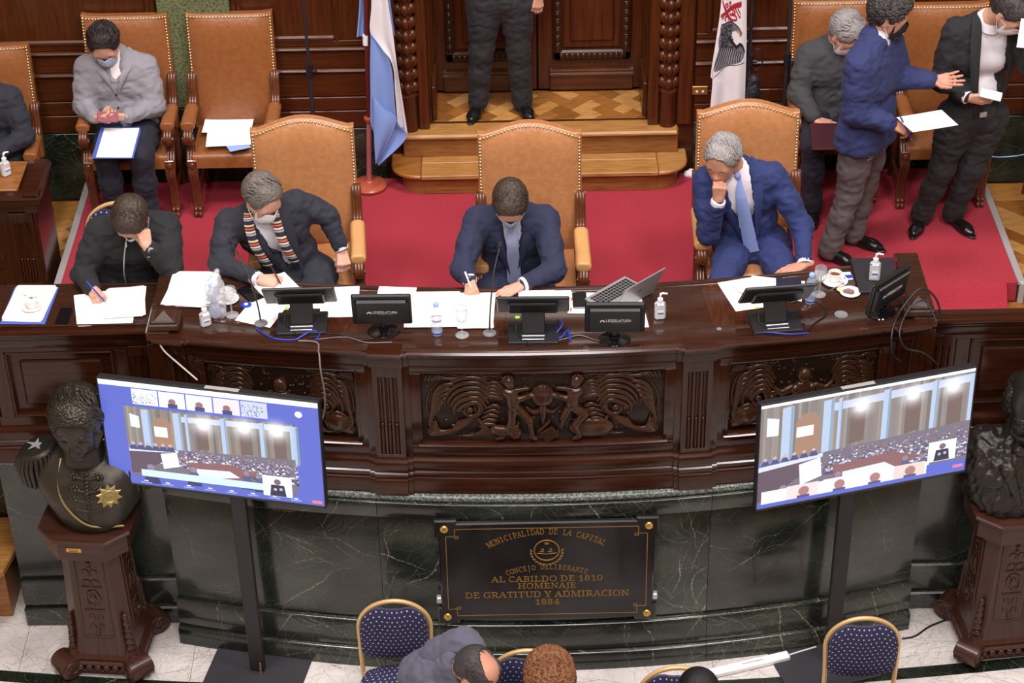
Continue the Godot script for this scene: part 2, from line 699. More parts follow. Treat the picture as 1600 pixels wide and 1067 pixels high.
func materials() -> void:
	var SM := FastNoiseLite.TYPE_SIMPLEX_SMOOTH
	var CE := FastNoiseLite.TYPE_CELLULAR
	var RG := FastNoiseLite.FRACTAL_RIDGED
	var grain := noise_tex(SM, 0.012, 5, [[0.0, c8(176, 170, 164)], [0.4, c8(222, 218, 212)], [1.0, c8(255, 255, 255)]], 512, 12.0)
	var grain2 := noise_tex(SM, 0.02, 4, [[0.0, c8(180, 172, 164)], [0.5, c8(225, 218, 210)], [1.0, c8(255, 255, 255)]], 512, 30.0, FastNoiseLite.FRACTAL_FBM, 0.0, 5)
	var fine := noise_tex(SM, 0.12, 3, [], 512, 0.0, FastNoiseLite.FRACTAL_FBM, 3.0)
	var soft := noise_tex(SM, 0.03, 4, [], 512, 0.0, FastNoiseLite.FRACTAL_FBM, 4.0)
	var mottle := noise_tex(SM, 0.015, 5, [[0.0, c8(228, 224, 220)], [1.0, c8(255, 255, 255)]], 512, 0.0)
	# mahogany of the desk and of the wall; grain along x or upright
	for w in [["desk", c8(58, 29, 16), 0.2], ["wall", c8(84, 43, 20), 0.3], ["carve", c8(66, 40, 24), 0.24], ["field", c8(38, 23, 16), 0.35], ["pedestal", c8(70, 42, 33), 0.34]]:
		for g in [["", Vector3(0.35, 5, 5)], ["_up", Vector3(5, 0.35, 5)]]:
			var m := tri_tex(mat(w[1], w[2]), grain, g[1], false)
			m.clearcoat_enabled = true
			m.clearcoat = 0.12
			m.clearcoat_roughness = 0.1
			m.metallic_specular = 0.42
			M[w[0] + g[0]] = m
	M.desk_dull = tri_tex(mat(c8(64, 38, 28), 0.5), grain, Vector3(5, 5, 5))
	M.desktop = tri_tex(mat(c8(58, 34, 25), 0.14), grain, Vector3(0.6, 5, 6))
	M.desktop.clearcoat_enabled = true
	M.desktop.clearcoat = 0.8
	M.desktop.clearcoat_roughness = 0.04
	M.inlay = tri_tex(mat(c8(72, 40, 26), 0.12), grain2, Vector3(4, 4, 0.6))
	M.inlay.clearcoat_enabled = true
	M.inlay.clearcoat = 0.8
	M.inlay.clearcoat_roughness = 0.05
	M.chair_wood = tri_tex(mat(c8(104, 58, 34), 0.28), grain, Vector3(5, 2, 5))
	M.chair_wood.clearcoat_enabled = true
	M.chair_wood.clearcoat = 0.4
	M.chair_wood.clearcoat_roughness = 0.15
	# oak
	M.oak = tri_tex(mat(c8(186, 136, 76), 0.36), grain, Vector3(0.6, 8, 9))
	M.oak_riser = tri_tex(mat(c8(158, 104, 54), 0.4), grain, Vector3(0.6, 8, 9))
	for k in 4:
		M["parquet%d" % k] = tri_tex(mat([c8(192, 138, 70), c8(164, 108, 50), c8(204, 152, 88), c8(146, 94, 42)][k], 0.32), grain, Vector3(1.0, 8, 12))
	# stone
	for s in [["green", 11, 900, 26, 0.25, Vector3(0.5, 0.5, 0.5)], ["green_vein", 23, 420, 60, 1.1, Vector3(0.42, 0.42, 0.42)]]:
		M[s[0]] = tri_tex(mat(c8(236, 234, 236), 0.2), vein_tex(1024, s[1], s[2], s[3], s[4], [c8(24, 28, 25), c8(56, 62, 54)], c8(112, 120, 98), c8(176, 184, 156)), s[5])
		M[s[0]].clearcoat_enabled = true
		M[s[0]].clearcoat = 0.6
		M[s[0]].clearcoat_roughness = 0.1
	var ledge := noise_tex(SM, 0.05, 4, [[0.0, c8(56, 64, 60)], [0.42, c8(84, 94, 88)], [0.55, c8(132, 142, 134)], [0.8, c8(170, 178, 170)], [1.0, c8(204, 210, 204)]], 512, 30.0)
	M.ledge = tri_tex(mat(c8(225, 225, 225), 0.25), ledge, Vector3.ONE * 2.2, true)
	var terrazzo := noise_tex(CE, 0.045, 3, [[0.0, c8(44, 48, 34)], [0.3, c8(92, 100, 70)], [0.55, c8(132, 138, 104)], [0.7, c8(98, 102, 72)], [1.0, c8(50, 52, 38)]], 512, 20.0)
	M.breccia = tri_tex(mat(c8(235, 236, 230), 0.3), terrazzo, Vector3.ONE * 1.8, true)
	M.base_green = tri_tex(mat(c8(210, 210, 205), 0.25), vein_tex(512, 9, 520, 14, 0.0, [c8(26, 34, 28), c8(54, 66, 54)], c8(104, 122, 100), c8(160, 172, 150)), Vector3.ONE * 0.9, true)
	M.white = tri_tex(mat(c8(226, 223, 220), 0.22), vein_tex(1024, 31, 60, 210, 0.2, [c8(246, 244, 240), c8(226, 222, 222)], c8(206, 202, 204), c8(138, 132, 138)), Vector3(0.7, 0.7, 0.7))
	M.joint = mat(c8(96, 92, 88), 0.8)
	# leather, carpet, cloth
	M.leather = tri_tex(mat(c8(148, 93, 52), 0.34), mottle, Vector3.ONE * 2.2)
	bump(M.leather, soft, Vector3.ONE * 2.2, 0.25)
	M.leather_front = tri_tex(mat(c8(184, 128, 84), 0.3), mottle, Vector3.ONE * 2.2)
	bump(M.leather_front, soft, Vector3.ONE * 2.2, 0.25)
	M.pad = bump(mat(c8(200, 152, 98), 0.36), soft, Vector3.ONE * 3.0, 0.2)
	M.nail = mat(c8(236, 214, 160), 0.25, 0.85)
	M.carpet = tri_tex(mat(c8(180, 46, 64), 0.95), noise_tex(SM, 0.05, 5, [[0.0, c8(196, 196, 196)], [1.0, c8(255, 255, 255)]], 512), Vector3.ONE * 3.0, true)
	bump(M.carpet, fine, Vector3.ONE * 3.0, 0.8, true)
	M.carpet.rim_enabled = true
	M.carpet.rim = 0.25
	M.brass = mat(c8(212, 170, 88), 0.3, 0.9)
	M.brass_dull = mat(c8(190, 150, 84), 0.42, 0.8)
	M.gold_frame = mat(c8(204, 168, 116), 0.36, 0.2)
	M.gilt = mat(c8(140, 106, 46), 0.5, 0.3)
	M.strip = mat(c8(172, 168, 168), 0.45, 0.2)
	M.black = mat(c8(26, 26, 30), 0.4)
	M.black_soft = mat(c8(32, 31, 36), 0.65)
	M.black_metal = mat(c8(35, 33, 36), 0.5, 0.2)
	M.black_gloss = mat(c8(16, 16, 19), 0.12)
	M.floor_plate = mat(c8(54, 52, 58), 0.5, 0.1)
	M.grey = mat(c8(120, 120, 124), 0.5)
	M.silver = mat(c8(190, 190, 195), 0.35, 0.6)
	M.chrome = mat(c8(225, 225, 228), 0.15, 0.95)
	M.porcelain = mat(c8(246, 244, 242), 0.14)
	M.coffee = mat(c8(92, 46, 20), 0.1)
	M.paper = mat(c8(240, 239, 243), 0.75)
	M.paper_blue = mat(c8(74, 96, 182), 0.6)
	M.white_plastic = mat(c8(242, 242, 244), 0.3)
	M.blue_plastic = mat(c8(36, 62, 172), 0.35)
	M.blue_cap = mat(c8(150, 184, 240), 0.35)
	M.cream_cable = mat(c8(226, 222, 214), 0.5)
	M.cable_grey = mat(c8(116, 104, 102), 0.5)
	M.phone_glass = mat(c8(10, 11, 15), 0.08)
	M.bronze = bump(mat(c8(52, 47, 38), 0.4, 0.45), soft, Vector3.ONE * 4.0, 0.3)
	M.bronze_rough = bump(mat(c8(50, 46, 42), 0.32, 0.5), soft, Vector3.ONE * 7.0, 1.6)
	M.bronze_gold = mat(c8(150, 132, 82), 0.4, 0.5)
	M.led = mat(c8(120, 230, 60), 0.4)
	M.led.emission_enabled = true
	M.led.emission = c8(140, 255, 60)
	M.led.emission_energy_multiplier = 1.5
	M.text_white = mat(c8(205, 205, 208), 0.6)
	M.ink = mat(c8(150, 152, 165), 0.8)
	# glass and water
	var gl := mat(Color(0.92, 0.94, 0.96, 0.2), 0.03)
	gl.transparency = BaseMaterial3D.TRANSPARENCY_ALPHA
	M.glass = gl
	var gr := mat(Color(0.62, 0.64, 0.68, 0.75), 0.3)
	gr.transparency = BaseMaterial3D.TRANSPARENCY_ALPHA
	M.glass_rim = gr
	var bt := mat(Color(0.82, 0.9, 1.0, 0.3), 0.1)
	bt.transparency = BaseMaterial3D.TRANSPARENCY_ALPHA
	M.bottle = bt
	var ge := mat(Color(0.93, 0.95, 0.97, 0.55), 0.2)
	ge.transparency = BaseMaterial3D.TRANSPARENCY_ALPHA
	M.gel = ge
	var bag := mat(Color(0.9, 0.92, 0.96, 0.3), 0.2)
	bag.transparency = BaseMaterial3D.TRANSPARENCY_ALPHA
	M.bag = bag
	# skin, hair and clothes
	M.skin = bump(mat(c8(206, 156, 134), 0.5), soft, Vector3.ONE * 5.0, 0.15)
	M.skin.subsurf_scatter_enabled = true
	M.skin.subsurf_scatter_strength = 0.08
	M.skin_tan = bump(mat(c8(190, 136, 112), 0.5), soft, Vector3.ONE * 5.0, 0.15)
	M.eye_white = mat(c8(196, 188, 184), 0.4)
	M.lip = mat(c8(178, 110, 100), 0.5)
	for h in [["hair_dark", c8(40, 30, 28)], ["hair_brown", c8(74, 58, 48)], ["hair_grey", c8(126, 120, 114)], ["hair_silver", c8(184, 180, 182)], ["hair_mixed", c8(70, 66, 68)], ["hair_red", c8(150, 98, 62)], ["hair_black", c8(20, 16, 20)]]:
		var hm := tri_tex(mat(h[1], 0.5), noise_tex(SM, 0.08, 3, [[0.0, c8(120, 115, 110)], [0.5, c8(210, 208, 205)], [1.0, c8(255, 255, 255)]], 256), Vector3(9, 9, 3))
		M[h[0]] = bump(hm, fine, Vector3(9, 9, 3), 1.2)
	for f in [["navy", c8(33, 38, 66)], ["blue_suit", c8(36, 48, 98)], ["charcoal", c8(37, 39, 50)], ["black_knit", c8(27, 29, 32)], ["grey_knit", c8(138, 136, 144)], ["dark_jeans", c8(27, 28, 42)],
			["navy_knit", c8(42, 50, 96)], ["grey_wool", c8(60, 60, 63)], ["trouser_grey", c8(88, 80, 82)], ["black_suit", c8(32, 31, 34)], ["shirt_white", c8(222, 218, 226)], ["shirt_blue", c8(176, 180, 204)],
			["hoodie", c8(84, 86, 102)], ["shirt_pink", c8(236, 224, 222)], ["door_suit", c8(38, 36, 42)]]:
		var fm := mat(f[1], 0.85)
		fm.rim_enabled = true
		fm.rim = 0.2
		M[f[0]] = bump(fm, fine, Vector3.ONE * 6.0, 0.5)
	M.shoe = mat(c8(20, 19, 21), 0.22)
	M.mask_blue = mat(c8(186, 212, 236), 0.8)
	M.mask_white = mat(c8(240, 240, 244), 0.8)
	M.mask_black = mat(c8(24, 25, 34), 0.8)
	M.tie_blue = mat(c8(140, 160, 216), 0.6)
	M.tie_dots = dotted(c8(62, 66, 120), c8(190, 196, 226), 8, 0.2, Vector2(5, 30))
	M.dotted_blue = dotted(c8(34, 36, 78), c8(206, 190, 130), 13, 0.075, Vector2(1, 1))
	M.flag_blue = mat(c8(124, 152, 212), 0.75)
	M.flag_white = mat(c8(222, 218, 222), 0.75)
	for k in [M.flag_blue, M.flag_white]:
		k.backlight_enabled = true
		k.backlight = Color(0.3, 0.3, 0.3)
	M.flag_pole = mat(c8(96, 36, 34), 0.3)
	M.flag_tube = mat(c8(170, 104, 112), 0.25)
	M.flag_base = mat(c8(172, 84, 60), 0.25)
	M.plaster = mat(c8(196, 184, 164), 0.9)
	M.hall_wood = mat(c8(120, 78, 48), 0.6)
	M.lamp = mat(c8(255, 250, 244), 0.5)
	M.lamp.emission_enabled = true
	M.lamp.emission = c8(255, 250, 244)
	M.lamp.emission_energy_multiplier = 3.0

func dotted(ground: Color, dot: Color, n: int, r: float, scale: Vector2) -> StandardMaterial3D:
	# cloth woven with small dots in a staggered grid
	var s := 256
	var im := Image.create(s, s, false, Image.FORMAT_RGB8)
	im.fill(ground)
	var step := float(s) / n
	for j in n:
		for i in n:
			var c := Vector2((i + (0.5 if j % 2 else 0.0)) * step + step * 0.25, j * step + step * 0.5)
			disc(im, c, step * r * 2.0, dot)
	var m := mat(Color.WHITE, 0.9)
	m.albedo_texture = ImageTexture.create_from_image(im)
	m.uv1_scale = Vector3(scale.x, scale.y, 1)
	return m

# ---------- drawing on a texture ----------
func disc(im: Image, c: Vector2, r: float, col: Color) -> void:
	for y in range(int(c.y - r), int(c.y + r) + 2):
		var h := r * r - (y + 0.5 - c.y) * (y + 0.5 - c.y)
		if h <= 0.0:
			continue
		var w := sqrt(h)
		im.fill_rect(Rect2i(int(round(c.x - w)), y, maxi(1, int(round(2 * w))), 1), col)

func poly(im: Image, pts: Array, col: Color) -> void:
	var lo := 1e9
	var hi := -1e9
	for p in pts:
		lo = minf(lo, p.y)
		hi = maxf(hi, p.y)
	for y in range(int(lo), int(hi) + 1):
		var xs := []
		for i in pts.size():
			var a: Vector2 = pts[i]
			var b: Vector2 = pts[(i + 1) % pts.size()]
			if (a.y <= y + 0.5) != (b.y <= y + 0.5):
				xs.append(a.x + (b.x - a.x) * (y + 0.5 - a.y) / (b.y - a.y))
		xs.sort()
		for k in range(0, xs.size() - 1, 2):
			im.fill_rect(Rect2i(int(round(xs[k])), y, maxi(1, int(round(xs[k + 1] - xs[k]))), 1), col)

func stroke(im: Image, pts: Array, w: float, col: Color, w1 := -1.0) -> void:
	for i in pts.size() - 1:
		var a: Vector2 = pts[i]
		var b: Vector2 = pts[i + 1]
		var n := maxi(1, int(a.distance_to(b) / maxf(w * 0.4, 0.5)))
		for k in n + 1:
			var f := (i + float(k) / n) / (pts.size() - 1)
			disc(im, a.lerp(b, float(k) / n), (w if w1 < 0.0 else lerpf(w, w1, f)) * 0.5, col)

func vein_tex(s: int, sd: int, fine: int, big: int, slope: float, ground: Array, thin: Color, thick: Color) -> ImageTexture:
	# cloudy ground crossed by branching veins, seamless
	var nz := FastNoiseLite.new()
	nz.seed = sd
	nz.frequency = 0.02
	nz.fractal_octaves = 4
	var g := nz.get_seamless_image(128, 128)
	var im := Image.create(128, 128, false, Image.FORMAT_RGB8)
	for y in 128:
		for x in 128:
			im.set_pixel(x, y, (ground[0] as Color).lerp(ground[1], clampf((g.get_pixel(x, y).r - 0.3) * 1.7, 0.0, 1.0)))
	im.resize(s, s, Image.INTERPOLATE_CUBIC)
	var rng := RandomNumberGenerator.new()
	rng.seed = sd
	var walks := []
	for k in fine:
		walks.append([Vector2(rng.randf() * s, rng.randf() * s), rng.randf() * TAU, 1.0, rng.randi_range(20, 70), thin, 0.5])
	for k in big:
		walks.append([Vector2(rng.randf() * s, rng.randf() * s), slope * (1.0 if rng.randf() < 0.8 else -1.0) + rng.randf_range(-0.35, 0.35) + (PI if rng.randf() < 0.5 else 0.0), rng.randf_range(1.4, 3.4), rng.randi_range(60, 190), thick, 0.16])
	var i := 0
	while i < walks.size() and i < 4000:
		var w: Array = walks[i]
		var p: Vector2 = w[0]
		var a: float = w[1]
		var n: int = w[3]
		for k in n:
			a += rng.randf_range(-1.0, 1.0) * w[5]
			p += Vector2(cos(a), sin(a)) * 3.0
			var f := sin(PI * float(k) / n)
			var r: float = maxf(1.0, w[2] * f * (0.6 + 0.8 * rng.randf()))
			var q := Vector2i(posmod(int(p.x), s - 4), posmod(int(p.y), s - 4))
			var base := im.get_pixelv(q)
			im.fill_rect(Rect2i(q, Vector2i(int(r + 0.5), int(r + 0.5))), base.lerp(w[4], 0.25 + 0.6 * f * rng.randf()))
			im.set_pixelv(q + Vector2i(1, 1), base.lerp(w[4], 0.3 * f))
			if w[5] < 0.3 and rng.randf() < 0.02:
				walks.append([p, a + rng.randf_range(-0.9, 0.9), w[2] * 0.6, n / 2, w[4], 0.22])
		i += 1
	return ImageTexture.create_from_image(im)

# ---------- the hall, the podium, the desk ----------
func bx(b: MB, x0: float, x1: float, y0: float, y1: float, z0: float, z1: float, bev := 0.004) -> MB:
	return b.box(Vector3((x0 + x1) / 2, (y0 + y1) / 2, (z0 + z1) / 2), Vector3(absf(x1 - x0), absf(y1 - y0), absf(z1 - z0)), bev)

func arc(x0: float, x1: float, z0: float, r: float, n := 8) -> Array:
	# frames along a bowed front: x points out of it, y up
	var f := []
	var a0 := asin(x0 / r)
	var a1 := asin(x1 / r)
	for k in n + 1:
		var a := lerpf(a0, a1, float(k) / n)
		var o := Vector3(sin(a), 0, cos(a))
		f.append(Transform3D(Basis(o, Vector3.UP, Vector3(cos(a), 0, -sin(a))), Vector3(sin(a) * r, 0, z0 + (cos(a) - 1.0) * r)))
	return f

func rect(o0: float, o1: float, y0: float, y1: float, c := 0.003) -> Array:
	return v2([o0, y0, o1 - c, y0, o1, y0 + c, o1, y1 - c, o1 - c, y1, o0, y1])

func lamp_panel(where: String, at: Vector3, aim: Vector3, size: Vector2, col: Color, energy: float) -> void:
	var o := thing("ceiling_floodlight", "bright floodlight panel under the hall ceiling, " + where, "lamp", at, 0.0, "floodlight panels above the hall")
	o.look_at_from_position(at, aim)
	var b := MB.new()
	b.box(Vector3(0, 0, 0.06), Vector3(size.x + 0.1, size.y + 0.1, 0.08), 0.01)
	part(o, "housing", b, M.black_metal)
	var g := MB.new()
	g.box(Vector3.ZERO, Vector3(size.x, size.y, 0.02), 0.004)
	part(o, "diffuser", g, M.lamp)
	var l := AreaLight3D.new()
	l.name = "light"
	l.area_size = size
	l.light_color = col
	l.light_energy = energy
	l.area_range = 40.0
	l.shadow_enabled = true
	l.position = Vector3(0, 0, -0.03)
	o.add_child(l)

func shell() -> void:
	# the hall behind the camera: closed walls and ceiling, and the marble floor
	var b := MB.new()
	bx(b, -9, 9, -0.3, -0.012, -4.2, 14, 0.0)
	var fl := struct("floor", b, M.joint)
	b = MB.new()
	bx(b, -9, 9, 12.0, 12.3, -4.2, 14, 0.0)
	struct("ceiling", b, M.plaster)
	for s in [[-9.3, -9.0, -4.2, 14.0, "wall_west"], [9.0, 9.3, -4.2, 14.0, "wall_east"], [-9.3, 9.3, 14.0, 14.3, "wall_gallery"]]:
		b = MB.new()
		bx(b, s[0], s[1], -0.3, 12.3, s[2], s[3], 0.0)
		struct(s[4], b, M.plaster if s[4] != "wall_gallery" else M.hall_wood)
	# white slabs, an arc of green stone, white slabs again
	var rng := RandomNumberGenerator.new()
	rng.seed = 5
	var edge := func(x: float) -> float: return 0.235 - x * x * 0.0215
	var x := -3.72
	while x < 3.6:
		var w := 0.62 if x < -3.2 or x > 2.4 else 1.02
		for row in 3:
			var z0: float = [-0.95, 0.0, 0.1][row]
			b = MB.new()
			var P := []
			var g := 0.0012
			var n := 6
			var zo := func(xx: float, k: int) -> float: return [-0.95, edge.call(xx), edge.call(xx) + 0.09, 1.6][k]
			for i in n + 1:
				var xx := lerpf(x + g, x + w - g, float(i) / n)
				P.append(Vector2(xx, -zo.call(xx, row) - g))
			for i in range(n, -1, -1):
				var xx := lerpf(x + g, x + w - g, float(i) / n)
				P.append(Vector2(xx, -zo.call(xx, row + 1) + g))
			b.at(Vector3(0, -0.012, 0), Basis(Vector3.RIGHT, Vector3(0, 0, -1), Vector3.UP))
			b.extrude(P, 0.012, 0.001)
			part(fl, ["floor_slab", "border_slab", "floor_slab"][row], b, M.base_green if row == 1 else M.white)
		x += w
	for k in [[-9, -3.74], [3.7, 9]]:
		b = MB.new()
		bx(b, k[0], k[1], -0.012, 0, -0.95, 14, 0.0)
		stuff(part(fl, "outer_floor", b, M.white))
	b = MB.new()
	bx(b, -3.74, 3.7, -0.012, 0, 1.602, 14, 0.0)
	stuff(part(fl, "hall_floor", b, M.white))

func podium() -> void:
	var o := Node3D.new()
	o.name = "wall_podium"
	o.set_meta("kind", "structure")
	add_child(o)
	var b := MB.new()
	# core behind the slabs
	b.sweep(rect(-0.35, 0.0, 0.0, 1.24), arc(-2.12, 2.12, 0.02, 8.0, 12), true)
	bx(b, -3.1, -2.1, 0, 1.24, -0.8, -0.46)
	bx(b, 2.1, 3.7, 0, 1.24, -0.8, -0.46)
	part(o, "core", b, M.joint)
	var xs := [-2.145, -0.925, 0.93, 2.145]
	var rows := [["plinth_slab", -0.1, 0.11, 0.0, 0.131], ["plinth_slab", -0.1, 0.082, 0.133, 0.33], ["marble_panel", -0.08, 0.05, 0.332, 1.105], ["frieze_slab", -0.1, 0.062, 1.107, 1.208]]
	for k in 3:
		for r in rows:
			b = MB.new()
			var y1: float = r[4]
			var cut := 0.014 if r[0] == "plinth_slab" else 0.004
			b.sweep(v2([r[1], r[3], r[2], r[3], r[2], y1 - cut, r[2] - cut, y1, r[1], y1]), arc(xs[k] + 0.0015, xs[k + 1] - 0.0015, 0.0, 8.0 + k * 0.0, 12), true)
			part(o, r[0], b, M.green_vein if k == 1 or r[0] == "plinth_slab" else M.green)
		b = MB.new()
		b.sweep(rect(-0.2, 0.085, 1.21, 1.25, 0.008), arc(xs[k] + 0.0015, xs[k + 1] - 0.0015, -0.04, 8.0, 12), true)
		part(o, "ledge_slab", b, M.ledge)
	for s in [-1.0, 1.0]:
		for c in [[2.15, 3.12 if s < 0 else 3.14], [3.145, 3.9]]:
			if s < 0 and c[0] > 3.0:
				continue
			for r in rows:
				b = MB.new()
				var zf: float = -0.47 + r[2]
				bx(b, c[0] * s, c[1] * s, r[3], r[4], -0.85, zf, 0.01 if r[0] == "plinth_slab" else 0.003)
				part(o, r[0], b, M.green)
			b = MB.new()
			bx(b, c[0] * s, c[1] * s, 1.21, 1.25, -0.85, -0.385, 0.008)
			part(o, "ledge_slab", b, M.ledge)
	# the far return beyond the left end
	b = MB.new()
	bx(b, -3.9, -3.13, 0, 1.25, -1.3, -0.9)
	part(o, "return_slab", b, M.green)

func fluted(node: Node3D, fr: Transform3D, w: float, y0: float, y1: float, mat_: Material) -> void:
	# pilaster shaft with three flutes, the lower third of each filled by a reed
	var b := MB.new()
	var prof := v2([-w / 2, -0.02, -w / 2, 0.0])
	var fw := w * 0.17
	for k in [-1, 0, 1]:
		var c = k * w * 0.24
		for i in 7:
			var a := PI * i / 6.0
			prof.append(Vector2(c - cos(a) * fw / 2, -sin(a) * fw * 0.42))
	prof.append_array(v2([w / 2, 0.0, w / 2, -0.02]))
	# swept upward: profile x runs along the front, y outward
	var along := fr.basis.z
	var out := fr.basis.x
	var f := []
	for y in [y0, y1]:
		f.append(Transform3D(Basis(along, out, Vector3.UP), fr.origin + Vector3.UP * y))
	b.sweep(prof, f, false, false, false, -1.0, 0.5)
	b.box(fr.origin + Vector3.UP * (y1 - 0.035) + out * -0.008, Vector3(w, 0.07, 0.02), 0.003, Basis(along, Vector3.UP, -out))
	b.box(fr.origin + Vector3.UP * (y0 + 0.012) + out * -0.008, Vector3(w, 0.024, 0.02), 0.003, Basis(along, Vector3.UP, -out))
	part(node, "pilaster_shaft", b, mat_)
	for k in [-1, 0, 1]:
		b = MB.new()
		var p: Vector3 = fr.origin + along * (k * w * 0.24) + out * -0.006
		b.tube([p + Vector3.UP * (y0 + 0.03), p + Vector3.UP * (y0 + (y1 - y0) * 0.36)], fw * 0.32, fw * 0.32, 8)
		b.ball(p + Vector3.UP * (y0 + (y1 - y0) * 0.36 + 0.004), Vector3.ONE * fw * 0.4, 8, 6)
		part(node, "reed", b, mat_)

const CORNICE := [-0.03, 2.085, 0.0, 2.085, 0.014, 2.098, 0.014, 2.142, 0.024, 2.148, 0.034, 2.16, 0.034, 2.17, 0.05, 2.178, 0.06, 2.188, 0.06, 2.2, 0.05, 2.21, -0.03, 2.21]
const BASEMOULD := [-0.03, 1.25, 0.046, 1.25, 0.046, 1.338, 0.04, 1.35, 0.028, 1.354, 0.032, 1.366, 0.03, 1.384, 0.02, 1.39, 0.022, 1.404, 0.024, 1.44, 0.016, 1.458, 0.004, 1.468, 0.0, 1.478, -0.03, 1.478]

func main_desk() -> void:
	var d := thing("council_desk", "long bowed dark wooden council desk with carved front panels and polished top", "desk")
	var z0 := -0.035
	var R := 10.0
	var b := MB.new()
	# bays between pilasters
	var bays := [[-1.885, -0.955, "left"], [-0.715, 0.715, "middle"], [0.955, 1.885, "right"]]
	for bay in bays:
		var x0: float = bay[0]
		var x1: float = bay[1]
		var st := 0.05
		for r in [["rail", x0, x1, 1.47, 1.55], ["rail", x0, x1, 2.035, 2.095], ["stile", x0, x0 + st, 1.55, 2.035], ["stile", x1 - st, x1, 1.55, 2.035]]:
			b = MB.new()
			b.sweep(rect(-0.05, 0.0, r[3], r[4]), arc(r[1], r[2], z0, R, 10), true)
			part(d, r[0], b, M.desk if r[0] == "rail" else M.desk_up)
		b = MB.new()
		b.sweep(rect(-0.07, -0.035, 1.54, 2.045), arc(x0 + st - 0.01, x1 - st + 0.01, z0, R, 10), true)
		var field := part(d, "panel", b, M.field)
		# sill and frame moulding of the sunk panel
		b = MB.new()
		b.sweep(v2([-0.036, 1.548, 0.012, 1.548, 0.016, 1.556, 0.008, 1.562, -0.006, 1.568, -0.036, 1.572]), arc(x0 + st - 0.014, x1 - st + 0.014, z0, R, 10), true)
		part(d, "sill_moulding", b, M.desk)
		for e in [x0 + st, x1 - st]:
			b = MB.new()
			b.sweep(rect(-0.036, 0.004, 1.56, 2.04, 0.004), arc(e - 0.006, e + 0.006, z0, R, 1), true)
			part(d, "frame_moulding", b, M.desk_up)
		carving(field, x0 + st + 0.006, x1 - st - 0.006, z0 - 0.035, R, bay[2])
		for m in [[CORNICE, "cornice"], [BASEMOULD, "base_moulding"]]:
			b = MB.new()
			b.sweep(v2(m[0]), arc(x0, x1, z0, R, 12), true, false, true, 1.0, 0.8)
			part(d, m[1], b, M.desk)
	# pilasters with their own projecting cornice and base
	for pc in [[-0.835, 0.24], [0.835, 0.24], [-1.995, 0.22], [1.995, 0.22]]:
		var w: float = pc[1]
		for s in [[w / 2, 0.012], [w / 2 - 0.028, 0.026]]:
			for m in [[CORNICE, "cornice"], [BASEMOULD, "base_moulding"]]:
				b = MB.new()
				var pr := v2(m[0])
				for i in pr.size():
					pr[i].y += s[1] * 0.03
					if pr[i].x > -0.02:
						pr[i].x += s[1]
				b.sweep(pr, arc(pc[0] - s[0], pc[0] + s[0], z0, R, 2), true, false, true, 1.0, 0.8)
				part(d, m[1], b, M.desk)
		b = MB.new()
		b.sweep(rect(-0.05, 0.006, 1.46, 2.1), arc(pc[0] - w / 2, pc[0] + w / 2, z0, R, 2), true)
		part(d, "pilaster_back", b, M.desk_up)
		var fr: Transform3D = arc(pc[0], pc[0] + 0.01, z0 + 0.022, R, 1)[0]
		fluted(d, fr, w - 0.075, 1.478, 2.09, M.desk_up)
	# the top: a front border, inlaid leaves, a back border
	b = MB.new()
	b.sweep(rect(-0.12, 0.045, 2.17, 2.2105, 0.004), arc(-2.1, 2.1, z0, R, 24), true)
	part(d, "top_border", b, M.desktop)
	b = MB.new()
	b.sweep(rect(-0.58, -0.53, 2.165, 2.2105, 0.004), arc(-2.1, 2.1, z0, R, 24), true)
	part(d, "top_border", b, M.desktop)
	var seam := [-2.02, -1.18, -0.93, -0.62, -0.2, 0.28, 0.6, 0.93, 1.18, 2.02]
	for k in seam.size() - 1:
		b = MB.new()
		b.sweep(rect(-0.53, -0.12, 2.165, 2.21, 0.001), arc(seam[k] + 0.0008, seam[k + 1] - 0.0008, z0, R, 6), true)
		part(d, "top_leaf", b, M.inlay if k % 2 else M.desktop)
	# closed ends and a modesty back
	for s in [-1.0, 1.0]:
		b = MB.new()
		bx(b, 2.0 * s, 2.125 * s, 1.25, 2.16, -0.86, -0.2)
		part(d, "end_panel", b, M.desk_up)
		b = MB.new()
		bx(b, 1.995 * s, 2.13 * s, 2.16, 2.226, -0.875, -0.215, 0.008)
		part(d, "end_rail", b, M.desktop)
		b = MB.new()
		var c := Vector3(2.03 * s, 2.226, -0.30)
		b.at(c)
		b.box(Vector3(0, 0.02, 0), Vector3(0.165, 0.04, 0.15), 0.006)
		b.box(Vector3(0, 0.046, 0), Vector3(0.135, 0.016, 0.122), 0.005)
		var h := 0.055
		for q in [[Vector3(-h, 0, -h), Vector3(h, 0, -h)], [Vector3(h, 0, -h), Vector3(h, 0, h)], [Vector3(h, 0, h), Vector3(-h, 0, h)], [Vector3(-h, 0, h), Vector3(-h, 0, -h)]]:
			var u := Vector3(0, 0.052, 0)
			b.quad(q[0] + u, q[1] + u, Vector3(0, 0.088, 0), Vector3(0, 0.088, 0), (q[0] + q[1]) + Vector3.UP * 0.1)
		part(d, "pyramid_block", b, M.desk_dull)
	b = MB.new()
	b.sweep(rect(-0.3, -0.27, 1.43, 2.17), arc(-2.0, 2.0, z0, R, 12), true)
	part(d, "modesty_panel", b, M.desk)

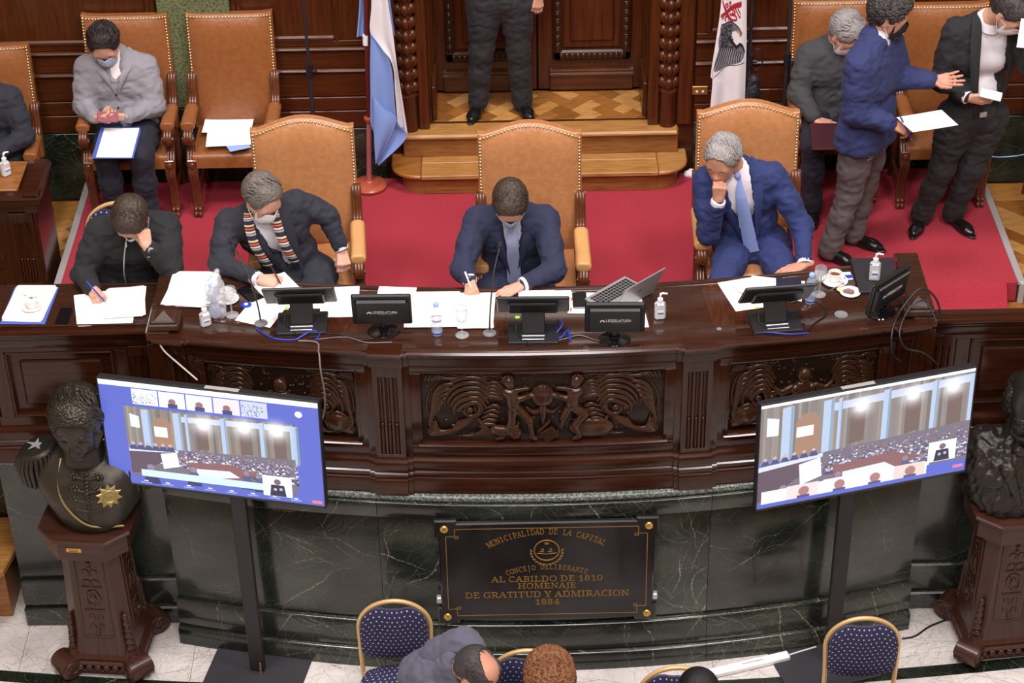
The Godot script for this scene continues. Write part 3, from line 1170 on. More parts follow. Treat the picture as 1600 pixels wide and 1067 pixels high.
func carving(node: Node3D, x0: float, x1: float, z0: float, R: float, which: String) -> void:
	# acanthus scrolls, putti and shields in high relief, bent to the bow of the desk
	var flat := MB.new()
	var w := x1 - x0
	var cx := (x0 + x1) / 2
	var y0 := 1.575
	var H := 0.455
	var rng := RandomNumberGenerator.new()
	rng.seed = 11 + which.length()
	# u, v run 0..1 over the panel; a leaf stroke is a flattened tube with a swelling
	var leaf := func(pts: Array, r: float, lift: float) -> void:
		var path := []
		for p in pts:
			path.append(Vector3((p.x - 0.5) * w, p.y * H, lift))
		var sm := bez(path, 6)
		var P := PackedVector3Array()
		var nn := sm.size()
		for j in nn:
			var t: Vector3 = (sm[mini(j + 1, nn - 1)] - sm[maxi(j - 1, 0)]).normalized()
			var y := Vector3(-t.y, t.x, 0).normalized()
			var f := float(j) / (nn - 1)
			var rr := r * (0.25 + 0.95 * sin(PI * pow(f, 0.6)))
			for i in 7:
				var a := TAU * i / 7
				P.append(sm[j] + y * cos(a) * rr + Vector3(0, 0, 1) * (sin(a) * rr * 0.75))
		flat.grid(P, 7, nn, true, false)
	var scroll := func(c: Vector2, r: float, turns: float, a0: float, dir: float, thick: float) -> void:
		var pts := []
		var n := int(turns * 10)
		for i in n + 1:
			var f := float(i) / n
			var a := a0 + dir * f * turns * TAU
			var q := r * (1.0 - 0.88 * f)
			pts.append(c + Vector2(cos(a) * q * H / w, sin(a) * q))
		leaf.call(pts, thick, 0.012)
	var sides := [-1.0, 1.0] if which == "middle" else [-1.0, 1.0]
	for s in sides:
		var U := func(u: float, v: float) -> Vector2: return Vector2(0.5 + s * u, v)
		var k := 1.0 if which == "middle" else 1.35
		# rinceau: a small volute under nested acanthus blades that sweep over and down into the corner
		var c: Vector2 = U.call(0.30, 0.46)
		scroll.call(c, 0.2, 1.35, -0.4 if s > 0 else PI + 0.4, s, 0.014)
		for i in 6:
			leaf.call([U.call(0.185 + 0.012 * i, 0.70 - 0.05 * i), U.call(0.25 + 0.004 * i, 0.90 - 0.065 * i), U.call(0.345 - 0.004 * i, 0.90 - 0.075 * i), U.call(0.41 - 0.012 * i, 0.70 - 0.05 * i), U.call(0.415 - 0.017 * i, 0.50 - 0.01 * i)], 0.0125, 0.008 + 0.0022 * i)
			leaf.call([U.call(0.36 + 0.012 * i, 0.84 - 0.07 * i), U.call(0.415 + 0.008 * i, 0.80 - 0.085 * i), U.call(0.447 + 0.004 * i, 0.66 - 0.085 * i), U.call(0.437 + 0.003 * i, 0.56 - 0.08 * i)], 0.0125, 0.013)
			leaf.call([U.call(0.285 + 0.012 * i, 0.36 - 0.012 * i), U.call(0.33 + 0.01 * i, 0.22 - 0.02 * i), U.call(0.40 + 0.006 * i, 0.115 + 0.004 * i), U.call(0.462 - 0.004 * i, 0.08 + 0.035 * i), U.call(0.476 - 0.006 * i, 0.16 + 0.03 * i)], 0.0115, 0.014 - 0.001 * i)
		for i in 5:
			leaf.call([U.call(0.27 - 0.012 * i, 0.34 - 0.05 * i), U.call(0.245 - 0.008 * i, 0.18 - 0.02 * i), U.call(0.285 - 0.004 * i, 0.08), U.call(0.335 - 0.012 * i, 0.07)], 0.011, 0.012)
			leaf.call([U.call(0.17 + 0.006 * i, 0.48 - 0.06 * i), U.call(0.20 + 0.01 * i, 0.52 - 0.07 * i), U.call(0.245 + 0.004 * i, 0.47 - 0.07 * i)], 0.012, 0.013)
			leaf.call([U.call(0.40 + i * 0.018, 0.95), U.call(0.42 + i * 0.016, 0.90 - 0.01 * i), U.call(0.425 + i * 0.014, 0.86)], 0.008, 0.006)
			leaf.call([U.call(0.17 + i * 0.035, 0.965), U.call(0.195 + i * 0.035, 0.94), U.call(0.225 + i * 0.035, 0.955)], 0.007, 0.006)
		leaf.call([U.call(0.46, 0.3), U.call(0.478, 0.5), U.call(0.46, 0.72), U.call(0.42, 0.86)], 0.009, 0.006)
		leaf.call([U.call(0.44, 0.95), U.call(0.38, 0.9), U.call(0.28, 0.93), U.call(0.2, 0.88)], 0.01, 0.006)
		flat.ball(Vector3((c.x - 0.5) * w, c.y * H, 0.016), Vector3(0.02, 0.02, 0.014), 10, 6)
		if which == "middle":
			# wings behind each child, a drapery tail, a shield below
			for i in 5:
				var p0: Vector2 = U.call(0.155, 0.74 - i * 0.03)
				leaf.call([p0, U.call(0.19 + i * 0.008, 0.86 - i * 0.05), U.call(0.25 - i * 0.004, 0.84 - i * 0.06)], 0.011, 0.014)
	if which == "middle":
		# central cartouche with shell, torch and music
		flat.ball(Vector3(0, 0.66 * H, 0.01), Vector3(0.07, 0.075, 0.03), 14, 8)
		for i in 7:
			var a := lerpf(0.15, 0.85, i / 6.0) * PI
			leaf.call([Vector2(0.5, 0.62), Vector2(0.5 + cos(a) * 0.03, 0.62 + sin(a) * 0.16), Vector2(0.5 + cos(a) * 0.055, 0.62 + sin(a) * 0.24)], 0.009, 0.026)
		leaf.call([Vector2(0.43, 0.5), Vector2(0.46, 0.42), Vector2(0.5, 0.46), Vector2(0.54, 0.42), Vector2(0.57, 0.5)], 0.014, 0.012)
		leaf.call([Vector2(0.5, 0.55), Vector2(0.5, 0.4), Vector2(0.5, 0.25)], 0.02, 0.012)
		leaf.call([Vector2(0.475, 0.12), Vector2(0.52, 0.26), Vector2(0.53, 0.3)], 0.008, 0.02)
		var sheet := MB.new()
		sheet.at(Vector3(0.035, 0.09 * H, 0.016), Basis(Vector3(0, 0, 1), 0.6))
		sheet.box(Vector3.ZERO, Vector3(0.085, 0.075, 0.016), 0.003)
		for i in 5:
			sheet.box(Vector3(-0.03 + i * 0.015, 0, 0.01), Vector3(0.004, 0.07, 0.008))
		flat.join(sheet, Transform3D())
		flat.ball(Vector3(0.265, 0.17 * H, 0.012), Vector3(0.125, 0.065, 0.025), 18, 8)
		flat.ball(Vector3(-0.155, 0.12 * H, 0.012), Vector3(0.045, 0.045, 0.03), 12, 8)
		leaf.call([Vector2(0.28, 0.18), Vector2(0.36, 0.16), Vector2(0.4, 0.24)], 0.03, 0.02)
		for s in [-1.0, 1.0]:
			putto(flat, s, w, H)
	else:
		# arms and trophies: a cherub's torso, drums, crossed staves and a round shield
		flat.ball(Vector3(0, 0.74 * H, 0.02), Vector3(0.042, 0.05, 0.035), 12, 8)
		flat.ball(Vector3(0, 0.5 * H, 0.012), Vector3(0.07, 0.075, 0.035), 12, 8)
		flat.ball(Vector3(0.045, 0.55 * H, 0.02), Vector3(0.03, 0.03, 0.025), 10, 6)
		flat.ball(Vector3(-0.045, 0.55 * H, 0.02), Vector3(0.03, 0.03, 0.025), 10, 6)
		for s in [-1.0, 1.0]:
			leaf.call([Vector2(0.5 + s * 0.06, 0.6), Vector2(0.5 + s * 0.14, 0.52), Vector2(0.5 + s * 0.2, 0.6)], 0.02, 0.02)
			for i in 4:
				leaf.call([Vector2(0.5 + s * (0.04 + 0.02 * i), 0.3 + i * 0.02), Vector2(0.5 + s * (0.2 + 0.02 * i), 0.62 + i * 0.03), Vector2(0.5 + s * (0.3 + 0.02 * i), 0.86)], 0.006, 0.012)
			flat.ball(Vector3(s * 0.36 * w, 0.22 * H, 0.008), Vector3(0.075, 0.075, 0.02), 18, 6)
			flat.ball(Vector3(s * 0.36 * w, 0.22 * H, 0.018), Vector3(0.055, 0.055, 0.018), 18, 6)
		flat.ball(Vector3(0, 0.2 * H, 0.014), Vector3(0.1, 0.05, 0.03), 16, 8)
		for i in 6:
			var a := TAU * i / 6
			flat.ball(Vector3(cos(a) * 0.06, 0.2 * H + sin(a) * 0.03, 0.035), Vector3.ONE * 0.013, 8, 6)
	# small grain in the ground of the relief
	for i in 140:
		var p := Vector3(rng.randf_range(-0.49, 0.49) * w, rng.randf_range(0.02, 0.98) * H, 0.0)
		flat.ball(p, Vector3(rng.randf_range(0.006, 0.014), rng.randf_range(0.006, 0.012), 0.008), 7, 4)
	# bend
	for i in flat.v.size():
		var p := flat.v[i]
		var a := asin((cx + p.x) / R)
		var o := Vector3(sin(a), 0, cos(a))
		flat.v[i] = Vector3(sin(a) * (R + p.z), y0 + p.y, z0 + (cos(a) - 1.0) * R + o.z * p.z)
		flat.n[i] = Basis(Vector3(cos(a), 0, -sin(a)), Vector3.UP, o) * flat.n[i]
	part(node, "relief_carving", flat, M.carve)

func putto(m: MB, s: float, w: float, H: float) -> void:
	var q := func(u: float, v: float, z: float) -> Vector3: return Vector3(s * u * w, v * H, z)
	var bones := []
	# head, chest, belly
	bones.append([q.call(0.135, 0.90, 0.03), q.call(0.133, 0.87, 0.034), 0.03, 0.028])
	bones.append([q.call(0.142, 0.92, 0.02), q.call(0.148, 0.90, 0.015), 0.03, 0.03])
	bones.append([q.call(0.13, 0.72, 0.022), q.call(0.122, 0.58, 0.026), 0.034, 0.036])
	bones.append([q.call(0.15, 0.74, 0.02), q.call(0.12, 0.72, 0.02), 0.026, 0.024])
	# arms reach for the cartouche
	bones.append([q.call(0.15, 0.74, 0.025), q.call(0.105, 0.64, 0.035), 0.021, 0.018])
	bones.append([q.call(0.105, 0.64, 0.035), q.call(0.048, 0.70, 0.035), 0.018, 0.013])
	bones.append([q.call(0.048, 0.70, 0.035), q.call(0.038, 0.70, 0.035), 0.015, 0.014])
	bones.append([q.call(0.115, 0.75, 0.015), q.call(0.06, 0.78, 0.018), 0.018, 0.013])
	# one leg braced, one bent
	if s < 0:
		bones.append([q.call(0.125, 0.54, 0.024), q.call(0.128, 0.3, 0.03), 0.03, 0.022])
		bones.append([q.call(0.128, 0.3, 0.03), q.call(0.17, 0.07, 0.02), 0.022, 0.014])
		bones.append([q.call(0.17, 0.07, 0.02), q.call(0.19, 0.04, 0.02), 0.015, 0.012])
		bones.append([q.call(0.112, 0.54, 0.024), q.call(0.055, 0.32, 0.03), 0.028, 0.021])
		bones.append([q.call(0.055, 0.32, 0.03), q.call(0.045, 0.08, 0.026), 0.021, 0.014])
		bones.append([q.call(0.045, 0.08, 0.026), q.call(0.03, 0.04, 0.026), 0.015, 0.012])
	else:
		bones.append([q.call(0.12, 0.54, 0.026), q.call(0.17, 0.40, 0.035), 0.031, 0.024])
		bones.append([q.call(0.17, 0.42, 0.035), q.call(0.135, 0.26, 0.034), 0.025, 0.02])
		bones.append([q.call(0.135, 0.26, 0.034), q.call(0.15, 0.08, 0.028), 0.02, 0.014])
		bones.append([q.call(0.15, 0.08, 0.028), q.call(0.13, 0.04, 0.028), 0.015, 0.012])
		bones.append([q.call(0.11, 0.52, 0.02), q.call(0.085, 0.34, 0.024), 0.026, 0.02])
		bones.append([q.call(0.085, 0.34, 0.024), q.call(0.075, 0.2, 0.02), 0.018, 0.012])
	m.net(bones, 0.006, 220.0)
	for i in 9:
		var a := TAU * i / 9
		m.ball(q.call(0.142, 0.925, 0.03) + Vector3(cos(a) * 0.024, sin(a) * 0.018 + 0.008, 0.008), Vector3.ONE * 0.011, 7, 5)

func wing_desks() -> void:
	for s in [-1.0, 1.0]:
		var d := thing("side_desk", "lower dark wooden side desk at the %s end of the carved desk" % ("left" if s < 0 else "right"), "desk")
		var xe := 3.75
		var zf := -0.40 if s < 0 else -0.355
		var b := MB.new()
		var fr := []
		for x in [2.1, xe]:
			fr.append(Transform3D(Basis(Vector3(0, 0, 1), Vector3.UP, Vector3(s, 0, 0)), Vector3(x * s, 0, zf)))
		var corn := v2(CORNICE)
		for i in corn.size():
			corn[i].y -= 0.07
			corn[i].x *= 0.7
		b.sweep(corn, fr, true)
		part(d, "cornice", b, M.desk)
		b = MB.new()
		var bm := v2(BASEMOULD)
		for i in bm.size():
			bm[i].y = 1.25 + (bm[i].y - 1.25) * 1.05
		b.sweep(bm, fr, true)
		part(d, "base_moulding", b, M.desk)
		b = MB.new()
		bx(b, 2.1 * s, xe * s, 1.25, 2.03, zf - (0.3 if s < 0 else 0.07), zf - 0.03)
		part(d, "carcass", b, M.desk)
		for r in [[2.1, xe, 1.48, 1.545], [2.1, xe, 1.985, 2.03]]:
			b = MB.new()
			bx(b, r[0] * s, r[1] * s, r[2], r[3], zf - 0.05, zf)
			part(d, "rail", b, M.desk)
		for r in [[2.28, 2.36], [2.96, 3.04], [3.22, 3.3]]:
			b = MB.new()
			bx(b, r[0] * s, r[1] * s, 1.54, 1.99, zf - 0.05, zf)
			part(d, "stile", b, M.desk_up)
		for r in [[2.36, 2.96], [3.3, xe]]:
			b = MB.new()
			bx(b, (r[0] + 0.07) * s, (r[1] - 0.07) * s, 1.615, 1.915, zf - 0.04, zf - 0.014, 0.01)
			part(d, "panel", b, M.desk)
			for m in [[r[0], r[1], 1.545, 1.56], [r[0], r[1], 1.97, 1.985], [r[0], r[0] + 0.015, 1.545, 1.985], [r[1] - 0.015, r[1], 1.545, 1.985]]:
				b = MB.new()
				bx(b, m[0] * s, m[1] * s, m[2], m[3], zf - 0.04, zf + 0.006, 0.005)
				part(d, "frame_moulding", b, M.desk)
		for c in [2.2, 3.13]:
			var f := Transform3D(Basis(Vector3(0, 0, 1), Vector3.UP, Vector3(-1, 0, 0)), Vector3(c * s, 0, zf + 0.01))
			fluted(d, f, 0.15, 1.485, 2.02, M.desk_up)
		# writing surface with a raised border
		b = MB.new()
		bx(b, 2.1 * s, xe * s, 2.10, WING, zf - (0.46 if s < 0 else 0.075), zf + 0.02, 0.01)
		part(d, "top", b, M.desktop)
		if s > 0:
			continue
		for m in [[2.13, xe, zf - 0.035, zf - 0.02], [2.13, xe, zf - 0.44, zf - 0.425], [2.13, 2.145, zf - 0.44, zf - 0.02], [3.0, 3.015, zf - 0.44, zf - 0.02]]:
			b = MB.new()
			bx(b, m[0] * s, m[1] * s, WING - 0.002, WING + 0.006, m[2], m[3], 0.003)
			part(d, "bead", b, M.desktop)
	# the bench desk further back at the far left
	var d2 := thing("bench_desk", "dark panelled bench end with fluted corner at the far left edge", "desk", Vector3(-3.06, 0, -1.95))
	var b2 := MB.new()
	bx(b2, -1.3, 0.0, PARQUET, 2.06, -0.42, 0.0, 0.006)
	part(d2, "carcass", b2, M.desk_up)
	var cp := v2([0, 1.96, 0.018, 1.97, 0.018, 2.01, 0.036, 2.03, 0.04, 2.06, 0.02, 2.085, -0.06, 2.085, -0.06, 1.96])
	b2 = MB.new()
	b2.sweep(cp, [Transform3D(Basis(Vector3(0, 0, 1), Vector3.UP, Vector3(-1, 0, 0)), Vector3(0.036, 0, 0)), Transform3D(Basis(Vector3(0, 0, 1), Vector3.UP, Vector3(-1, 0, 0)), Vector3(-1.3, 0, 0))], true)
	part(d2, "cornice", b2, M.desk)
	b2 = MB.new()
	b2.sweep(cp, [Transform3D(Basis(Vector3(1, 0, 0), Vector3.UP, Vector3(0, 0, 1)), Vector3(0, 0.0015, -0.42)), Transform3D(Basis(Vector3(1, 0, 0), Vector3.UP, Vector3(0, 0, 1)), Vector3(0, 0.0015, 0.03))], true)
	part(d2, "cornice", b2, M.desk)
	fluted(d2, Transform3D(Basis(Vector3(0, 0, 1), Vector3.UP, Vector3(-1, 0, 0)), Vector3(-0.1, 0, 0.012)), 0.15, 1.42, 1.95, M.desk_up)
	b2 = MB.new()
	bx(b2, -1.2, -0.25, 1.55, 1.86, -0.02, 0.014, 0.01)
	part(d2, "panel", b2, M.desk)
	b2 = MB.new()
	bx(b2, -1.3, -0.1, 2.08, 2.098, -0.38, -0.03, 0.006)
	part(d2, "top", b2, M.oak_riser)

func herringbone(node: Node3D, x0: float, x1: float, z0: float, z1: float, y: float, L: float, W: float) -> void:
	# each block is clipped to the field it fills
	var field := PackedVector2Array([Vector2(x0, -z0), Vector2(x1, -z0), Vector2(x1, -z1), Vector2(x0, -z1)])
	var rng := RandomNumberGenerator.new()
	rng.seed = int(absf(x0 * 100))
	var c := Vector2((x0 + x1) / 2, -(z0 + z1) / 2)
	var n := int(L / W)
	var rot := Transform2D(PI / 4, c)
	for i in range(-24, 25):
		for j in range(-12, 13):
			# ladder of L-shaped pairs
			for o in 2:
				var p := Vector2(i * W, i * W) + Vector2(j * L, -j * L)
				var r: PackedVector2Array
				if o == 0:
					r = PackedVector2Array([p, p + Vector2(L, 0), p + Vector2(L, W), p + Vector2(0, W)])
				else:
					r = PackedVector2Array([p + Vector2(0, W), p + Vector2(W, W), p + Vector2(W, W + L), p + Vector2(0, W + L)])
				var q := PackedVector2Array()
				for k in r:
					q.append(rot * k)
				for piece in Geometry2D.intersect_polygons(field, q):
					var ins := Geometry2D.offset_polygon(piece, -0.0014)
					if ins.is_empty() or ins[0].size() < 3:
						continue
					var b := MB.new()
					b.at(Vector3(0, y - 0.012, 0), Basis(Vector3.RIGHT, Vector3(0, 0, -1), Vector3.UP))
					b.extrude(Array(ins[0]), 0.012, 0.0008)
					part(node, "parquet_block", b, M["parquet%d" % ((o + rng.randi() % 3) % 4)])

func dais_floor() -> void:
	var b := MB.new()
	bx(b, -4.6, 4.6, 1.0, PARQUET - 0.012, BACK - 0.03, -0.86, 0.0)
	var f := struct("floor_dais", b, M.oak_riser)
	herringbone(f, -3.5, -3.03, -2.98, -1.3, PARQUET, 0.3, 0.1)
	herringbone(f, 3.03, 3.6, -2.98, -1.3, PARQUET, 0.3, 0.1)
	for s in [[-4.0, -3.03], [3.03, 4.0]]:
		b = MB.new()
		bx(b, s[0], s[1], PARQUET - 0.012, PARQUET, -3.2, -2.985, 0.001)
		part(f, "border_plank", b, M.parquet0)
	b = MB.new()
	bx(b, 2.5, 3.6, PARQUET - 0.012, PARQUET, -1.29, -0.87, 0.001)
	part(f, "border_plank", b, M.parquet0)
	b = MB.new()
	bx(b, 2.85, 3.03, PARQUET - 0.012, PARQUET, -1.76, -1.3, 0.001)
	part(f, "border_plank", b, M.parquet1)
	# the carpeted platform
	var c := thing("red_carpet", "red carpet laid over the raised dais with grey edging strips", "carpet")
	b = MB.new()
	bx(b, -2.985, 2.985, PARQUET, DAIS, BACK + 0.07, -1.76, 0.008)
	bx(b, -2.985, 2.0, PARQUET, DAIS, -1.77, -0.9, 0.008)
	bx(b, -1.99, 1.99, PARQUET, DAIS, -0.91, -0.66, 0.008)
	part(c, "pile", b, M.carpet)
	b = MB.new()
	var P := PackedVector3Array()
	var pr := [[-1.82, DAIS + 0.001], [-1.755, DAIS + 0.001], [-1.715, 1.415], [-1.67, 1.355], [-1.62, 1.305], [-1.55, 1.297], [-0.9, 1.297]]
	for q in pr:
		for x in [1.98, 2.2, 2.45, 2.7, 2.905]:
			P.append(Vector3(x, q[1], q[0]))
	b.grid(P, 5, pr.size(), false, false, 0.012)
	part(c, "ramp", b, M.carpet)
	for s in [-1.0, 1.0]:
		b = MB.new()
		bx(b, 2.98 * s, 3.025 * s, DAIS - 0.02, DAIS + 0.006, BACK, -1.75, 0.004)
		if s > 0:
			bx(b, 2.99, 3.025, PARQUET, DAIS, -1.765, -1.735, 0.004)
		bx(b, 3.012 * s, 3.025 * s, PARQUET, DAIS, BACK, -1.74, 0.003)
		if s < 0:
			bx(b, -3.025, -2.98, DAIS - 0.02, DAIS + 0.006, -1.75, -0.85, 0.004)
		part(c, "edge_strip", b, M.strip)

func band(o: Node3D, called: String, x0: float, x1: float, y0: float, y1: float, zf: float, m: Material, bev := 0.004, back := 0.03) -> void:
	var b := MB.new()
	bx(b, x0, x1, y0, y1, zf - back, zf, bev)
	part(o, called, b, m)

func back_wall() -> void:
	var b := MB.new()
	for s in [[-4.6, -0.68], [0.79, 4.6]]:
		bx(b, s[0], s[1], 0.9, 5.2, BACK - 0.9, BACK - 0.03, 0.0)
	bx(b, -0.68, 0.79, 3.9, 5.2, BACK - 0.9, BACK - 0.03, 0.0)
	bx(b, -9.3, -4.6, -0.3, 12.3, BACK - 0.95, BACK - 0.03, 0.0)
	bx(b, 4.6, 9.3, -0.3, 12.3, BACK - 0.95, BACK - 0.03, 0.0)
	bx(b, -4.6, 4.6, 5.2, 12.3, BACK - 0.95, BACK - 0.03, 0.0)
	bx(b, -0.9, 0.9, 0.9, 5.2, BACK - 0.95, BACK - 0.7, 0.0)
	var w := struct("wall_back", b, M.wall)
	for side in [[-4.5, -0.98], [1.08, 4.5]]:
		var x0: float = side[0]
		var x1: float = side[1]
		var n := 4
		for k in n:
			var a: float = lerpf(x0, x1, float(k) / n) + 0.001
			var c: float = lerpf(x0, x1, float(k + 1) / n) - 0.001
			b = MB.new()
			bx(b, a, c, PARQUET, 1.79, BACK - 0.03, BACK + 0.03, 0.004)
			part(w, "base_slab", b, M.base_green)
		band(w, "plinth_board", x0, x1, 1.79, 1.915, BACK + 0.012, M.wall)
		band(w, "board", x0, x1, 1.92, 2.015, BACK + 0.006, M.wall)
		band(w, "board", x0, x1, 2.02, 2.19, BACK, M.wall)
		for m in [[2.19, 0.012], [2.35, 0.016]]:
			b = MB.new()
			b.sweep(v2([-0.03, 0, 0.004, 0, m[1], 0.008, m[1] + 0.006, 0.02, m[1], 0.03, 0.002, 0.036, -0.03, 0.04]), [Transform3D(Basis(Vector3(0, 0, 1), Vector3.UP, Vector3(-1, 0, 0)), Vector3(x0, m[0], BACK)), Transform3D(Basis(Vector3(0, 0, 1), Vector3.UP, Vector3(-1, 0, 0)), Vector3(x1, m[0], BACK))], true)
			part(w, "rail_moulding", b, M.wall)
		band(w, "board", x0, x1, 2.23, 2.35, BACK, M.wall)
		band(w, "board", x0, x1, 2.39, 2.43, BACK + 0.004, M.wall)
	# upper panels: stiles and framed fields
	for q in [[-4.4, -2.45], [-1.9, -1.24], [1.14, 2.03], [2.52, 4.4]]:
		band(w, "panel_field", q[0], q[1], 2.43, 4.6, BACK - 0.012, M.wall_up, 0.0, 0.02)
		for m in [[q[0], q[0] + 0.04], [q[1] - 0.04, q[1]]]:
			band(w, "frame_moulding", m[0], m[1], 2.43, 4.6, BACK + 0.014, M.wall_up, 0.012)
		band(w, "frame_moulding", q[0] + 0.03, q[1] - 0.03, 2.425, 2.465, BACK + 0.012, M.wall, 0.012)
	for q in [[-1.24, -0.98], [1.08, 1.14], [-2.45, -2.42], [-1.93, -1.9], [2.03, 2.06], [2.49, 2.52]]:
		band(w, "stile", q[0], q[1], 2.43, 4.6, BACK + 0.004, M.wall_up)
	# marble pilasters
	for q in [[-2.4, -1.935], [2.075, 2.475]]:
		band(w, "marble_pilaster", q[0], q[1], 1.98, 4.8, BACK + 0.05, M.breccia, 0.006, 0.08)
		band(w, "pilaster_base", q[0] - 0.02, q[1] + 0.02, PARQUET, 1.98, BACK + 0.065, M.base_green, 0.006, 0.08)
	# socket plate by the door
	var so := thing("socket_plate", "brass double socket plate low on the panelled wall beside the door", "socket", Vector3(1.115, 2.02, BACK + 0.014))
	b = MB.new()
	b.box(Vector3.ZERO, Vector3(0.105, 0.062, 0.012), 0.003)
	part(so, "plate", b, M.brass_dull)
	for k in [-1, 1]:
		b = MB.new()
		b.box(Vector3(k * 0.02, -0.006, 0.006), Vector3(0.016, 0.014, 0.004), 0.001)
		part(so, "outlet", b, M.white_plastic)
	# door surround
	var d := Node3D.new()
	d.name = "door_1"
	d.set_meta("kind", "structure")
	add_child(d)
	for s in [-1.0, 1.0]:
		var cx := -0.812 if s < 0 else 0.905
		b = MB.new()
		b.at(Vector3(cx, 0, BACK + 0.01))
		b.lathe([[0.0, 0], [0.058, 0]].map(func(e): return Vector2(e[0], LANDING + e[1])) + v2([0.058, 1.78, 0.058, 2.02, 0.064, 2.03, 0.06, 2.045, 0.05, 2.05, 0.046, 4.2]), 16)
		part(d, "column_shaft", b, M.wall_up)
		b = MB.new()
		for i in 18:
			var y := 2.095 + i * 0.094
			for k in 5:
				var a := TAU * k / 5 + PI / 2
				b.ball(Vector3(cx + cos(a) * 0.044, y, BACK + 0.01 + sin(a) * 0.044), Vector3(0.031, 0.042, 0.031), 9, 6)
				b.ball(Vector3(cx + cos(a + 0.63) * 0.052, y - 0.01, BACK + 0.01 + sin(a + 0.63) * 0.052), Vector3(0.011, 0.03, 0.011), 6, 5)
		part(d, "carved_leafwork", b, M.wall_up)
		for j in [[0.06, 0.13, 0.03], [-0.16, -0.06, 0.03]]:
			var x0: float = cx - j[0] * s
			var x1: float = cx - j[1] * s
			b = MB.new()
			bx(b, minf(x0, x1), maxf(x0, x1), LANDING, 4.2, BACK - 0.1, BACK + 0.03, 0.008)
			part(d, "jamb", b, M.wall_up)
		# moulded reveal back to the leaves
		var xr := -0.68 if s < 0 else 0.79
		for k in 3:
			b = MB.new()
			bx(b, xr, xr - s * (0.012 + 0.008 * k), LANDING, 4.2, BACK - 0.16 - 0.13 * k, BACK - 0.05 - 0.13 * k, 0.006)
			part(d, "reveal_moulding", b, M.wall_up)
		b = MB.new()
		bx(b, xr - s * 0.014, xr - s * 0.045, LANDING, 2.02, BACK - 0.46, BACK - 0.1, 0.006)
		part(d, "reveal_plinth", b, M.wall_up)
	for leaf in [[-0.675, 0.045], [0.055, 0.785]]:
		var x0: float = leaf[0]
		var x1: float = leaf[1]
		var zf := BACK - 0.5
		b = MB.new()
		bx(b, x0, x1, LANDING + 0.01, 4.0, zf - 0.05, zf, 0.004)
		var lf := part(d, "door_leaf", b, M.wall_up)
		var a := x0 + 0.09
		var c := x1 - 0.09
		band(lf, "kick_board", a - 0.01, c + 0.01, LANDING + 0.012, LANDING + 0.12, zf + 0.03, M.wall, 0.006)
		b = MB.new()
		var f2 := [Transform3D(Basis(Vector3(0, 0, 1), Vector3.UP, Vector3(-1, 0, 0)), Vector3(a - 0.01, LANDING + 0.12, zf)), Transform3D(Basis(Vector3(0, 0, 1), Vector3.UP, Vector3(-1, 0, 0)), Vector3(c + 0.01, LANDING + 0.12, zf))]
		b.sweep(v2([-0.01, 0, 0.038, 0, 0.038, 0.016, 0.026, 0.024, 0.028, 0.04, 0.014, 0.05, -0.01, 0.054]), f2, true)
		part(lf, "kick_moulding", b, M.wall)
		# carved frame and raised field
		for m in [[a + 0.01, c - 0.01, 2.01, 2.085], [a + 0.01, a + 0.075, 2.01, 3.2], [c - 0.075, c - 0.01, 2.01, 3.2]]:
			band(lf, "panel_frame", m[0], m[1], m[2], m[3], zf + 0.035, M.carve, 0.014)
		b = MB.new()
		var nn := 12
		for i in nn:
			var x := lerpf(a + 0.05, c - 0.05, (i + 0.5) / nn)
			b.ball(Vector3(x, 2.048, zf + 0.036), Vector3(0.017, 0.022, 0.014), 8, 6)
			b.ball(Vector3(x + 0.02, 2.048, zf + 0.036), Vector3(0.006, 0.026, 0.01), 6, 6)
		for i in 16:
			for x in [a + 0.042, c - 0.042]:
				b.ball(Vector3(x, 2.11 + i * 0.06, zf + 0.034), Vector3(0.018, 0.026, 0.012), 8, 6)
				b.ball(Vector3(x, 2.14 + i * 0.06, zf + 0.034), Vector3(0.024, 0.008, 0.01), 8, 6)
		part(lf, "carved_border", b, M.carve)
		band(lf, "panel_bevel", a + 0.085, c - 0.085, 2.1, 3.2, zf + 0.012, M.wall_up, 0.004)
		band(lf, "raised_field", a + 0.125, c - 0.125, 2.15, 3.2, zf + 0.03, M.wall_up, 0.012)

